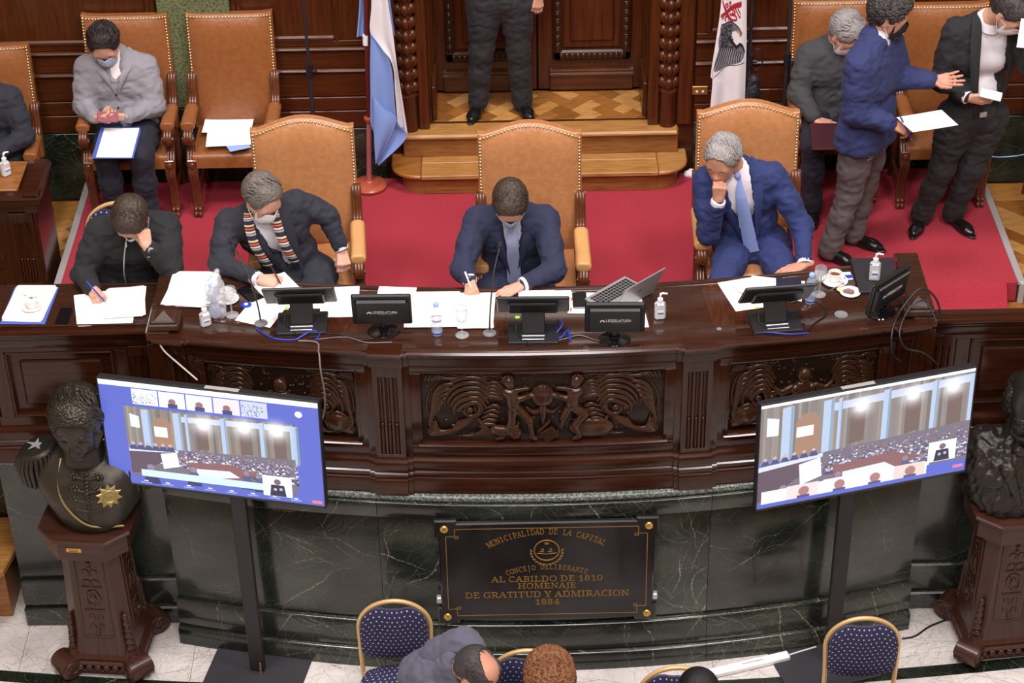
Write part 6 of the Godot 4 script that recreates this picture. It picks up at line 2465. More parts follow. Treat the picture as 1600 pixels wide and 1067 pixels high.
	figure(o, {"head": Vector3(-2.70, 2.605, -2.90), "look": Vector3(0.06, -0.5, 0.85), "tilt": 0.05, "neck": Vector3(-2.66, 2.475, -3.0), "pelvis": Vector3(-2.63, 2.03, -2.99), "fat": 1.05,
		"shA": Vector3(-2.85, 2.40, -2.98), "shB": Vector3(-2.475, 2.40, -2.98), "elA": Vector3(-2.885, 2.17, -2.90), "wrA": Vector3(-2.79, 2.17, -2.73), "elB": Vector3(-2.43, 2.17, -2.88), "wrB": Vector3(-2.60, 2.175, -2.74),
		"handA": [Vector3(0.75, 0.1, 0.35), Vector3(-0.4, -0.55, 0.7), 1.0, "phone"], "handB": [Vector3(-0.85, 0.1, 0.3), Vector3(0.4, -0.55, 0.7), -1.0, "phone"],
		"hipA": Vector3(-2.73, 1.98, -2.95), "hipB": Vector3(-2.53, 1.98, -2.95), "knA": Vector3(-2.72, 1.975, -2.58), "knB": Vector3(-2.50, 1.975, -2.58), "anA": Vector3(-2.72, 1.53, -2.62), "anB": Vector3(-2.5, 1.53, -2.6), "toeA": Vector3(-2.72, 1.44, -2.45), "toeB": Vector3(-2.49, 1.44, -2.43),
		"hair": M.hair_dark, "cut": "quiff", "hair_r": 0.007, "mask": M.mask_blue, "top": M.grey_knit, "top_name": "cardigan", "shirt": M.shirt_pink, "open": 0.035, "button": 0.4, "legs": M.dark_jeans, "thick": 0.018})
	watch(o, Vector3(-2.60, 2.175, -2.74), Vector3(-2.43, 2.17, -2.88), Vector3(0.2, 0.5, 0.8))
	var bt := MB.new()
	for y in [2.285, 2.19, 2.1]:
		bt = MB.new()
		bt.ball(Vector3(-2.655, y, -2.828 - (2.285 - y) * 0.02), Vector3(0.008, 0.008, 0.005), 10, 6)
		part(o, "button", bt, M.black_metal)
	# --- white hair, grey sweater, seated behind ---
	o = person("white-haired man in dark grey sweater seated with a maroon folder on his lap")
	figure(o, {"head": Vector3(1.985, 2.60, -2.87), "look": Vector3(0.5, -0.6, 0.6), "neck": Vector3(1.945, 2.48, -2.98), "pelvis": Vector3(1.94, 2.03, -3.0), "fat": 1.1,
		"shA": Vector3(1.775, 2.41, -2.95), "shB": Vector3(2.13, 2.41, -2.95), "elA": Vector3(1.71, 2.19, -2.86), "wrA": Vector3(1.80, 2.10, -2.66), "elB": Vector3(2.2, 2.17, -2.86), "wrB": Vector3(2.1, 2.09, -2.66),
		"handA": [Vector3(0.8, -0.12, 0.35), Vector3(0, 1, 0.15), -1.0, "flat"], "handB": [Vector3(-0.6, -0.1, 0.5), Vector3(0, 1, 0.1), 1.0, "flat"],
		"hipA": Vector3(1.84, 1.98, -2.96), "hipB": Vector3(2.05, 1.98, -2.96), "knA": Vector3(1.78, 1.975, -2.56), "knB": Vector3(2.07, 1.975, -2.56), "anA": Vector3(1.8, 1.53, -2.58), "anB": Vector3(2.08, 1.53, -2.58), "toeA": Vector3(1.8, 1.44, -2.42), "toeB": Vector3(2.08, 1.44, -2.42),
		"hair": M.hair_silver, "cut": "swept", "hair_r": 0.008, "mask": M.mask_white, "top": M.grey_wool, "top_name": "sweater", "shirt": M.shirt_blue, "vneck": 0.03, "legs": M.dark_jeans, "thick": 0.018})
	# --- standing in the blue jumper ---
	o = person("standing man in navy jumper and grey trousers, black mask, one hand held out")
	figure(o, {"head": Vector3(2.10, 3.085, -2.13), "look": Vector3(0.82, -0.28, 0.3), "neck": Vector3(2.03, 2.93, -2.13), "pelvis": Vector3(2.03, 2.28, -2.15), "front": Vector3(0.85, 0, 0.5), "fat": 1.06,
		"shA": Vector3(1.925, 2.835, -1.99), "shB": Vector3(2.13, 2.85, -2.28), "elA": Vector3(1.925, 2.53, -1.96), "wrA": Vector3(2.13, 2.475, -1.905), "elB": Vector3(2.20, 2.63, -2.22), "wrB": Vector3(2.395, 2.65, -2.12),
		"handA": [Vector3(0.85, -0.22, 0.15), Vector3(-0.1, 0.8, 0.5), -1.0, "grip"], "handB": [Vector3(0.9, 0.08, 0.1), Vector3(0.15, -0.72, -0.6), -1.0, "open"],
		"hipA": Vector3(1.97, 2.26, -2.08), "hipB": Vector3(2.08, 2.26, -2.22), "knA": Vector3(1.945, 1.90, -2.08), "knB": Vector3(2.07, 1.88, -2.24), "anA": Vector3(1.855, 1.53, -2.06), "anB": Vector3(2.03, 1.53, -2.24), "toeA": Vector3(1.995, 1.435, -1.965), "toeB": Vector3(2.20, 1.435, -2.13),
		"hair": M.hair_mixed, "cut": "curly", "hair_r": 0.010, "locks": 150, "skin": M.skin_tan, "mask": M.mask_black, "top": M.navy_knit, "top_name": "jumper", "shirt": M.shirt_white, "vneck": 0.03, "hem": 0.05, "legs": M.trouser_grey, "thick": 0.03, "gaze": Vector3(0, -0.1, 1)})
	# --- standing in the black suit ---
	o = person("standing man in black suit and white shirt holding a phone at the right edge")
	figure(o, {"head": Vector3(2.835, 3.045, -2.22), "look": Vector3(0.45, -0.62, 0.55), "neck": Vector3(2.745, 2.93, -2.36), "pelvis": Vector3(2.73, 2.29, -2.40), "front": Vector3(0.3, 0, 1), "fat": 1.04,
		"shA": Vector3(2.555, 2.855, -2.38), "shB": Vector3(2.925, 2.85, -2.42), "elA": Vector3(2.49, 2.53, -2.34), "wrA": Vector3(2.635, 2.495, -2.18), "elB": Vector3(3.0, 2.66, -2.25), "wrB": Vector3(2.965, 2.86, -2.12),
		"handA": [Vector3(0.85, -0.02, 0.25), Vector3(-0.1, -0.25, 0.95), 1.0, "phone"], "handB": [Vector3(-0.15, 0.8, 0.1), Vector3(0.7, 0.1, 0.5), -1.0, "grip"],
		"hipA": Vector3(2.63, 2.25, -2.38), "hipB": Vector3(2.83, 2.25, -2.40), "knA": Vector3(2.575, 1.89, -2.38), "knB": Vector3(2.77, 1.89, -2.38), "anA": Vector3(2.50, 1.53, -2.45), "anB": Vector3(2.705, 1.53, -2.46), "toeA": Vector3(2.415, 1.435, -2.28), "toeB": Vector3(2.80, 1.435, -2.275),
		"hair": M.hair_mixed, "cut": "short", "hair_r": 0.004, "mask": M.mask_white, "top": M.black_suit, "shirt": M.shirt_white, "open": 0.22, "button": 0.92, "gap": 0.12, "cuff": M.shirt_white, "legs": M.black_suit, "skirt": 0.3})
	var bk := MB.new()
	bk.box(Vector3(2.76, 2.335, -2.255), Vector3(0.05, 0.035, 0.012), 0.004, Basis(Vector3.UP, 0.3))
	part(o, "belt_buckle", bk, M.silver)
	# --- the man at the door, seen from the waist down ---
	o = person("man in dark suit and black shoes standing on the landing before the door")
	figure(o, {"head": Vector3(-0.19, 3.42, -3.46), "look": Vector3(0, -0.1, 1), "neck": Vector3(-0.19, 3.26, -3.48), "pelvis": Vector3(-0.19, 2.66, -3.48), "fat": 1.12,
		"shA": Vector3(-0.39, 3.18, -3.48), "shB": Vector3(0.01, 3.18, -3.48), "elA": Vector3(-0.44, 2.9, -3.46), "wrA": Vector3(-0.32, 2.78, -3.33), "elB": Vector3(0.07, 2.9, -3.47), "wrB": Vector3(0.055, 2.66, -3.40),
		"handA": [Vector3(0.6, -0.2, 0.2), Vector3(0, 0.2, 1), -1.0, "relaxed"], "handB": [Vector3(-0.02, -1, 0.1), Vector3(0.5, 0, 0.85), -1.0, "relaxed"],
		"hipA": Vector3(-0.29, 2.6, -3.47), "hipB": Vector3(-0.09, 2.6, -3.47), "knA": Vector3(-0.325, 2.23, -3.44), "knB": Vector3(-0.08, 2.23, -3.44), "anA": Vector3(-0.355, 1.87, -3.46), "anB": Vector3(-0.06, 1.87, -3.46), "toeA": Vector3(-0.41, 1.775, -3.285), "toeB": Vector3(0.0, 1.775, -3.30),
		"hair": M.hair_dark, "cut": "short", "top": M.door_suit, "shirt": M.shirt_white, "open": 0.06, "button": 0.7, "legs": M.black_suit, "skirt": 0.32})
	# --- far left, cut by the frame ---
	o = person("man in dark grey coat seated at the far left edge, only his arm in view")
	figure(o, {"head": Vector3(-3.52, 2.5, -2.72), "look": Vector3(0.1, -0.5, 0.8), "neck": Vector3(-3.5, 2.37, -2.82), "pelvis": Vector3(-3.48, 1.9, -2.85), "fat": 1.05,
		"shA": Vector3(-3.70, 2.29, -2.82), "shB": Vector3(-3.325, 2.29, -2.80), "elA": Vector3(-3.78, 2.05, -2.72), "wrA": Vector3(-3.62, 2.04, -2.52), "elB": Vector3(-3.25, 2.06, -2.72), "wrB": Vector3(-3.42, 2.04, -2.5),
		"handA": [Vector3(0.8, 0, 0.4), Vector3(0, 1, 0.3), -1.0, "relaxed"], "handB": [Vector3(-0.8, 0, 0.4), Vector3(0, 1, 0.3), 1.0, "relaxed"],
		"hipA": Vector3(-3.58, 1.83, -2.8), "hipB": Vector3(-3.38, 1.83, -2.8), "knA": Vector3(-3.58, 1.83, -2.44), "knB": Vector3(-3.36, 1.83, -2.44), "anA": Vector3(-3.58, 1.4, -2.46), "anB": Vector3(-3.36, 1.4, -2.46), "toeA": Vector3(-3.58, 1.285, -2.3), "toeB": Vector3(-3.36, 1.285, -2.3),
		"hair": M.hair_dark, "cut": "short", "top": M.charcoal, "top_name": "coat", "vneck": 0.02, "legs": M.charcoal})

func glasses(o: Node3D, HF: Transform3D) -> void:
	var b := MB.new()
	for s in [-1.0, 1.0]:
		var ring := []
		for k in 13:
			var a := TAU * k / 12
			ring.append(HF * Vector3(s * 0.033 + cos(a) * 0.025, 0.0 + sin(a) * 0.017, 0.102 - absf(s * 0.033 + cos(a) * 0.025) * 0.12))
		b.tube(ring, 0.0019, 0.0019, 6)
		b.tube([HF * Vector3(s * 0.058, 0.006, 0.095), HF * Vector3(s * 0.078, 0.008, 0.05), HF * Vector3(s * 0.082, 0.006, -0.01)], 0.002, 0.002, 6)
	b.tube([HF * Vector3(-0.009, 0.004, 0.101), HF * Vector3(0.009, 0.004, 0.101)], 0.0018, 0.0018, 6)
	part(o, "glasses", b, M.black_metal)

func striped() -> StandardMaterial3D:
	if M.has("stripes"):
		return M.stripes
	var im := Image.create(8, 128, false, Image.FORMAT_RGB8)
	im.fill(c8(34, 32, 50))
	var y := 6
	var k := 0
	while y < 122:
		im.fill_rect(Rect2i(0, y, 8, 3), [c8(196, 88, 56), c8(214, 196, 170), c8(150, 150, 160), c8(214, 190, 150)][k % 4])
		y += [5, 4, 10, 5][k % 4]
		k += 1
	M.stripes = mat(Color.WHITE, 0.9)
	M.stripes.albedo_texture = ImageTexture.create_from_image(im)
	return M.stripes

func front_row() -> void:
	# three people in front of the podium, cut by the bottom edge
	var o := person("balding man in grey hooded coat leaning over at the bottom edge")
	figure(o, {"head": Vector3(-0.37, 1.27, 1.43), "look": Vector3(0.7, -0.62, 0.42), "neck": Vector3(-0.47, 1.2, 1.29), "pelvis": Vector3(-0.62, 0.62, 1.15), "fat": 1.15, "front": Vector3(0.3, -0.4, 1),
		"shA": Vector3(-0.62, 1.08, 1.24), "shB": Vector3(-0.42, 1.0, 1.42), "elA": Vector3(-0.7, 0.84, 1.4), "wrA": Vector3(-0.5, 0.8, 1.7), "elB": Vector3(-0.36, 0.8, 1.55), "wrB": Vector3(-0.3, 0.8, 1.68),
		"hipA": Vector3(-0.66, 0.55, 1.15), "hipB": Vector3(-0.45, 0.55, 1.15), "knA": Vector3(-0.68, 0.53, 1.55), "knB": Vector3(-0.42, 0.53, 1.55), "anA": Vector3(-0.68, 0.1, 1.55), "anB": Vector3(-0.42, 0.1, 1.55), "toeA": Vector3(-0.68, 0.01, 1.72), "toeB": Vector3(-0.42, 0.01, 1.72),
		"handA": [Vector3(0.6, -0.2, 0.5), Vector3(0, 1, 0), -1.0, "relaxed"], "handB": [Vector3(-0.6, -0.2, 0.5), Vector3(0, 1, 0), 1.0, "relaxed"],
		"hair": M.hair_mixed, "cut": "short", "bald": true, "hair_r": 0.001, "skin": M.skin_tan, "top": M.hoodie, "top_name": "hooded_coat", "vneck": 0.01, "legs": M.dark_jeans, "thick": 0.03, "crease": 0.009})
	var b := MB.new()
	b.net([[Vector3(-0.56, 1.18, 1.2), Vector3(-0.44, 1.27, 1.24), 0.075, 0.085], [Vector3(-0.44, 1.29, 1.23), Vector3(-0.37, 1.28, 1.27), 0.06, 0.05], [Vector3(-0.66, 1.0, 1.16), Vector3(-0.5, 1.18, 1.2), 0.12, 0.09]], 0.012, 50.0, [], 0.008, 9.0)
	part(o, "hood", b, M.hoodie)
	o = person("person with curly reddish-brown hair at the bottom edge, only the hair in view")
	figure(o, {"head": Vector3(-0.005, 1.20, 1.44), "look": Vector3(0.05, -0.35, 1), "hs": 1.2, "neck": Vector3(-0.005, 1.04, 1.36), "pelvis": Vector3(0, 0.6, 1.3), "shA": Vector3(-0.19, 0.97, 1.36), "shB": Vector3(0.18, 0.97, 1.36), "elA": Vector3(-0.25, 0.72, 1.42), "wrA": Vector3(-0.1, 0.66, 1.6), "elB": Vector3(0.25, 0.72, 1.42), "wrB": Vector3(0.1, 0.66, 1.6),
		"hipA": Vector3(-0.1, 0.55, 1.3), "hipB": Vector3(0.1, 0.55, 1.3), "knA": Vector3(-0.12, 0.53, 1.7), "knB": Vector3(0.12, 0.53, 1.7), "anA": Vector3(-0.12, 0.1, 1.7), "anB": Vector3(0.12, 0.1, 1.7), "toeA": Vector3(-0.12, 0.01, 1.86), "toeB": Vector3(0.12, 0.01, 1.86),
		"handA": [Vector3(0.6, 0, 0.5), Vector3(0, 1, 0), -1.0, "relaxed"], "handB": [Vector3(-0.6, 0, 0.5), Vector3(0, 1, 0), 1.0, "relaxed"],
		"hair": M.hair_red, "cut": "curly", "hair_r": 0.02, "locks": 420, "mask": M.mask_white, "top": M.dark_jeans, "top_name": "sweater", "vneck": 0.02, "legs": M.dark_jeans})
	o = person("person with smooth black hair at the bottom edge beside a gold-framed chair")
	figure(o, {"head": Vector3(0.745, 1.09, 1.47), "look": Vector3(0.1, -0.4, 1), "neck": Vector3(0.745, 0.94, 1.4), "pelvis": Vector3(0.72, 0.58, 1.42), "shA": Vector3(0.57, 0.87, 1.4), "shB": Vector3(0.92, 0.87, 1.4), "elA": Vector3(0.5, 0.68, 1.5), "wrA": Vector3(0.65, 0.62, 1.68), "elB": Vector3(0.98, 0.68, 1.5), "wrB": Vector3(0.83, 0.62, 1.68),
		"hipA": Vector3(0.62, 0.54, 1.42), "hipB": Vector3(0.82, 0.54, 1.42), "knA": Vector3(0.6, 0.53, 1.8), "knB": Vector3(0.84, 0.53, 1.8), "anA": Vector3(0.6, 0.1, 1.8), "anB": Vector3(0.84, 0.1, 1.8), "toeA": Vector3(0.6, 0.01, 1.96), "toeB": Vector3(0.84, 0.01, 1.96),
		"handA": [Vector3(0.6, 0, 0.5), Vector3(0, 1, 0), -1.0, "relaxed"], "handB": [Vector3(-0.6, 0, 0.5), Vector3(0, 1, 0), 1.0, "relaxed"],
		"hair": M.hair_black, "cut": "long", "hair_r": 0.012, "mask": M.mask_white, "top": M.black_suit, "vneck": 0.02, "legs": M.dark_jeans})

# ---------- screens, busts, plaque ----------
func hall_picture(W: int, H: int, variant: int) -> Image:
	# what the big screens show: a video call with a wide view of the chamber
	var im := Image.create(W, H, false, Image.FORMAT_RGBA8)
	var ui := c8(92, 104, 196)
	im.fill(ui)
	var rng := RandomNumberGenerator.new()
	rng.seed = 40 + variant
	var R := func(x: float, y: float, w: float, h: float, c: Color) -> void:
		im.fill_rect(Rect2i(int(x * W), int(y * H), maxi(1, int(w * W)), maxi(1, int(h * H))), c)
	var x0 := 0.105 if variant == 0 else 0.0
	var x1 := 0.88 if variant == 0 else 1.0
	var y0 := 0.235 if variant == 0 else 0.03
	var y1 := 0.915 if variant == 0 else 0.97
	if variant == 0:
		R.call(0, 0, 1, 0.05, c8(250, 252, 255))
		for k in 5:
			var tx := 0.15 + k * 0.125
			R.call(tx, 0.06, 0.12, 0.15, [c8(236, 240, 250), c8(246, 244, 250), c8(226, 230, 244), c8(240, 222, 224), c8(200, 206, 226)][k])
			if k in [1, 2, 3]:
				disc(im, Vector2((tx + 0.06) * W, 0.15 * H), 0.03 * H, c8(150, 110, 110))
				R.call(tx + 0.04, 0.17, 0.045, 0.04, c8(70, 70, 110))
			else:
				for j in 60:
					R.call(tx + rng.randf() * 0.11, 0.09 + rng.randf() * 0.11, 0.004, 0.012, c8(80, 90, 140))
		disc(im, Vector2(0.91 * W, 0.13 * H), 0.03 * H, c8(235, 240, 255))
	# walls of the pictured hall
	var X := func(u: float) -> float: return lerpf(x0, x1, u)
	var Y := func(v: float) -> float: return lerpf(y0, y1, v)
	var px := func(u: float, v: float) -> Vector2: return Vector2(X.call(u) * W, Y.call(v) * H)
	for k in 70:
		var f := k / 69.0
		R.call(X.call(f), Y.call(0), (x1 - x0) / 68.0, (y1 - y0) * 0.55, c8(116, 104, 84).lerp(c8(150, 132, 112), 0.5 + 0.5 * sin(k * 1.7)).darkened(0.25 * rng.randf()))
	poly(im, [px.call(0.3, 0.07), px.call(1, 0.02), px.call(1, 0.1), px.call(0.3, 0.15)], c8(188, 196, 216))
	# pale columns
	for c in [[0.10, 0.055], [0.29, 0.05], [0.36, 0.02], [0.57, 0.035], [0.80, 0.03], [0.98, 0.05]]:
		poly(im, [px.call(c[0], 0.03), px.call(c[0] + c[1], 0.02), px.call(c[0] + c[1], 0.56), px.call(c[0], 0.6)], c8(170, 190, 214))
		poly(im, [px.call(c[0] + c[1] * 0.7, 0.03), px.call(c[0] + c[1], 0.02), px.call(c[0] + c[1], 0.56), px.call(c[0] + c[1] * 0.7, 0.6)], c8(124, 146, 168))
	# doors, lit niche, bright lamps
	poly(im, [px.call(0.165, 0.2), px.call(0.2, 0.12), px.call(0.25, 0.12), px.call(0.275, 0.2), px.call(0.275, 0.52), px.call(0.165, 0.55)], c8(150, 104, 70))
	R.call(X.call(0.17), Y.call(0.25), 0.08 * (x1 - x0), 0.1, c8(255, 246, 240))
	for c in [[0.42, 0.2], [0.68, 0.18], [0.88, 0.2]]:
		poly(im, [px.call(c[0], c[1]), px.call(c[0] + 0.07, c[1] - 0.01), px.call(c[0] + 0.07, 0.5), px.call(c[0], 0.52)], c8(92, 66, 52))
	poly(im, [px.call(0.03, 0.1), px.call(0.085, 0.13), px.call(0.085, 0.3), px.call(0.03, 0.29)], c8(230, 238, 255))
	for c in [[0.47, 0.15], [0.71, 0.13], [0.9, 0.12]]:
		var gl := glow(int(0.34 * H))
		im.blend_rect(gl, Rect2i(Vector2i.ZERO, gl.get_size()), Vector2i(px.call(c[0], c[1])) - gl.get_size() / 2)
	# floor and rows of desks
	poly(im, [px.call(0, 0.58), px.call(1, 0.5), px.call(1, 1), px.call(0, 1)], c8(96, 82, 92))
	for k in 900:
		var u := rng.randf()
		var v := pow(rng.randf(), 0.8)
		if u < 0.33 and v < 0.5:
			continue
		var p: Vector2 = px.call(u, 0.55 + v * 0.32 * (0.6 + 0.4 * u))
		var s := 0.006 + 0.012 * v
		im.fill_rect(Rect2i(int(p.x), int(p.y), int(s * W), int(s * H * 1.3)), [c8(36, 42, 74), c8(60, 58, 84), c8(232, 236, 250), c8(104, 62, 58), c8(44, 50, 90), c8(150, 150, 180)][rng.randi() % 6])
		if rng.randf() < 0.4:
			disc(im, p + Vector2(s * W * 0.5, -s * H * 0.4), s * H * 0.6, c8(176, 142, 140))
	# presiding desk at the left, white board, table in front
	poly(im, [px.call(0, 0.6), px.call(0.3, 0.57), px.call(0.22, 0.72), px.call(0.06, 0.95), px.call(0, 0.97)], c8(70, 46, 56))
	poly(im, [px.call(0, 0.6), px.call(0.3, 0.56), px.call(0.3, 0.6), px.call(0, 0.65)], c8(214, 214, 236))
	for k in 6:
		var p: Vector2 = px.call(0.03 + k * 0.045, 0.53 - k * 0.004)
		disc(im, p, 0.016 * H, c8(190, 160, 160))
		poly(im, [p + Vector2(-0.02 * W, 0.06 * H), p + Vector2(-0.01 * W, 0.015 * H), p + Vector2(0.012 * W, 0.015 * H), p + Vector2(0.022 * W, 0.06 * H)], c8(44, 48, 86))
	poly(im, [px.call(0.19, 0.64), px.call(0.29, 0.6), px.call(0.3, 0.8), px.call(0.2, 0.86)], c8(236, 244, 255))
	poly(im, [px.call(0.35, 0.72), px.call(0.62, 0.68), px.call(0.78, 0.78), px.call(0.6, 0.92), px.call(0.36, 0.86)], c8(120, 66, 62))
	poly(im, [px.call(0.4, 0.8), px.call(0.6, 0.78), px.call(0.66, 0.86), px.call(0.4, 0.95)], c8(226, 228, 246))
	for c in [[0.38, 0.82, 0.035], [0.7, 0.78, 0.03], [0.78, 0.8, 0.03], [0.84, 0.72, 0.03], [0.12, 0.86, 0.04]]:
		var p: Vector2 = px.call(c[0], c[1])
		disc(im, p, c[2] * H * 0.8, c8(120, 110, 130))
		poly(im, [p + Vector2(-c[2] * W, 0.16 * H), p + Vector2(-c[2] * W * 0.6, 0.03 * H), p + Vector2(c[2] * W * 0.6, 0.03 * H), p + Vector2(c[2] * W, 0.16 * H)], c8(56, 60, 100))
	# soften and wash the camera picture as the screen does
	var cam_rect := Rect2i(int(x0 * W), int(y0 * H), int((x1 - x0) * W), int((y1 - y0) * H))
	var view := im.get_region(cam_rect)
	view.resize(cam_rect.size.x * 5 / 8, cam_rect.size.y * 5 / 8, Image.INTERPOLATE_LANCZOS)
	view.resize(cam_rect.size.x, cam_rect.size.y, Image.INTERPOLATE_CUBIC)
	var veil := Image.create(cam_rect.size.x, cam_rect.size.y, false, Image.FORMAT_RGBA8)
	veil.fill(Color(0.82, 0.86, 1.0, 0.2))
	view.blend_rect(veil, Rect2i(Vector2i.ZERO, cam_rect.size), Vector2i.ZERO)
	im.blit_rect(view, Rect2i(Vector2i.ZERO, cam_rect.size), cam_rect.position)
	if variant == 0:
		R.call(X.call(0.06), Y.call(0.9), (x1 - x0) * 0.9, (y1 - y0) * 0.1, c8(206, 232, 255))
		for k in 9:
			R.call(0.06 + k * 0.1, 0.955, 0.02, 0.014, c8(225, 230, 255))
			R.call(0.045 + k * 0.1, 0.975, 0.05, 0.008, c8(180, 188, 240))
		R.call(0.945, 0.955, 0.045, 0.03, c8(238, 120, 150))
	else:
		R.call(0, 0, 1, 0.03, c8(240, 242, 252))
		R.call(0.02, 0.84, 0.8, 0.16, c8(226, 236, 255))
		for k in 4:
			var tx := 0.14 + k * 0.17
			R.call(tx, 0.83, 0.15, 0.16, [c8(232, 214, 214), c8(240, 240, 250), c8(244, 236, 240), c8(236, 206, 200)][k])
			disc(im, Vector2((tx + 0.08) * W, 0.9 * H), 0.045 * H, c8(168, 122, 120))
			R.call(tx + 0.05, 0.94, 0.06, 0.05, c8(90, 84, 120))
		R.call(0.0, 0.965, 1, 0.035, c8(92, 104, 196))
		R.call(0.81, 0.88, 0.19, 0.12, c8(92, 104, 196))
		R.call(0.94, 0.93, 0.05, 0.03, c8(240, 120, 150))
	# signer in the inset
	var ix0 := 0.72 if variant == 0 else 0.81
	var iy := 0.76 if variant == 0 else 0.66
	R.call(ix0, iy, 0.135, 0.2, c8(240, 244, 255))
	var c0 := Vector2((ix0 + 0.068) * W, (iy + 0.055) * H)
	poly(im, [c0 + Vector2(-0.038 * W, 0.14 * H), c0 + Vector2(-0.03 * W, 0.03 * H), c0 + Vector2(0.03 * W, 0.03 * H), c0 + Vector2(0.038 * W, 0.14 * H)], c8(44, 48, 74))
	disc(im, c0, 0.028 * H, c8(120, 100, 110))
	disc(im, c0 + Vector2(-0.012 * W, 0.075 * H), 0.014 * H, c8(206, 176, 176))
	disc(im, c0 + Vector2(0.014 * W, 0.07 * H), 0.014 * H, c8(206, 176, 176))
	return im

func glow(d: int) -> Image:
	var g := Image.create(d, d, false, Image.FORMAT_RGBA8)
	for y in d:
		for x in d:
			var q := clampf(1.0 - Vector2(x + 0.5 - d * 0.5, y + 0.5 - d * 0.5).length() / (d * 0.5), 0.0, 1.0)
			g.set_pixel(x, y, Color(1, 1, 1, minf(1.0, q * q * 1.5)))
	return g

func television(at: Vector3, yaw: float, pole: Vector3, variant: int, label: String) -> void:
	var o := thing("television_on_stand", label, "television")
	var t := Transform3D(yawed(yaw) * Basis(Vector3.RIGHT, -0.035), at)
	var W := 1.24
	var H := 0.70
	var b := MB.new()
	b.X = t
	b.box(Vector3(0, H / 2, -0.022), Vector3(W, H, 0.044), 0.005)
	b.box(Vector3(0, H / 2, -0.055), Vector3(W * 0.8, H * 0.7, 0.04), 0.015)
	for k in 9:
		b.box(Vector3(-W / 2 + 0.07 + k * 0.137, H + 0.001, -0.022), Vector3(0.008, 0.003, 0.008), 0.001)
	part(o, "casing", b, M.black_metal)
	b = MB.new()
	b.X = t
	for f in [[0, H - 0.004, W, 0.008], [0, 0.007, W, 0.014], [-W / 2 + 0.004, H / 2, 0.008, H], [W / 2 - 0.004, H / 2, 0.008, H]]:
		b.box(Vector3(f[0], f[1], 0.002), Vector3(f[2], f[3], 0.008), 0.002)
	part(o, "bezel", b, M.black)
	b = MB.new()
	b.X = t
	b.quad(Vector3(-W / 2 + 0.008, H - 0.008, 0.002), Vector3(W / 2 - 0.008, H - 0.008, 0.002), Vector3(W / 2 - 0.008, 0.014, 0.002), Vector3(-W / 2 + 0.008, 0.014, 0.002), Vector3(0, 0, 1))
	for k in 4:
		b.uv[k] = [Vector2(0, 0), Vector2(1, 0), Vector2(1, 1), Vector2(0, 1)][k]
	var m := mat(c8(10, 10, 14), 0.25)
	m.emission_enabled = true
	m.emission = Color.WHITE
	m.emission_operator = BaseMaterial3D.EMISSION_OP_MULTIPLY
	m.emission_texture = ImageTexture.create_from_image(hall_picture(720, 405, variant))
	m.emission_energy_multiplier = 0.8
	part(o, "screen", b, m)
	var l := AreaLight3D.new()
	l.name = "screen_light"
	l.area_size = Vector2(W, H)
	l.light_color = Color(0.75, 0.8, 1.0)
	l.light_energy = 0.12
	l.area_range = 20.0
	l.shadow_enabled = true
	l.transform = t * Transform3D(Basis(Vector3.UP, PI), Vector3(0, H / 2, 0.02))
	o.add_child(l)
	b = MB.new()
	b.X = t
	b.box(Vector3(-0.06 if variant else 0.08, H + 0.002, -0.018), Vector3(0.19, 0.003, 0.028), 0.001)
	part(o, "label_sticker", b, M.strip)
	b = MB.new()
	b.box(Vector3(pole.x, 0.80, pole.z), Vector3(0.085, 1.56, 0.045), 0.004, yawed(yaw * 0.5))
	part(o, "pole", b, M.black_metal)
	b = MB.new()
	b.box(Vector3((pole.x + at.x) / 2, at.y + 0.3, lerpf(pole.z, at.z, 0.5) - 0.03), Vector3(0.3, 0.24, 0.05), 0.006, yawed(yaw * 0.5))
	part(o, "bracket", b, M.black_metal)
	b = MB.new()
	b.box(Vector3(pole.x + (0.0 if variant == 0 else -0.05), 0.006, pole.z + 0.0), Vector3(0.58 if variant == 0 else 0.56, 0.012, 0.42), 0.003, yawed(-0.2 if variant == 0 else 0.26))
	part(o, "floor_plate", b, M.floor_plate)
	b = MB.new()
	b.tube([Vector3(pole.x + 0.02, 0.012, pole.z + 0.05), Vector3(pole.x + 0.022, 0.1, pole.z + 0.045)], 0.006, 0.006, 8)
	part(o, "bolt", b, M.brass_dull)

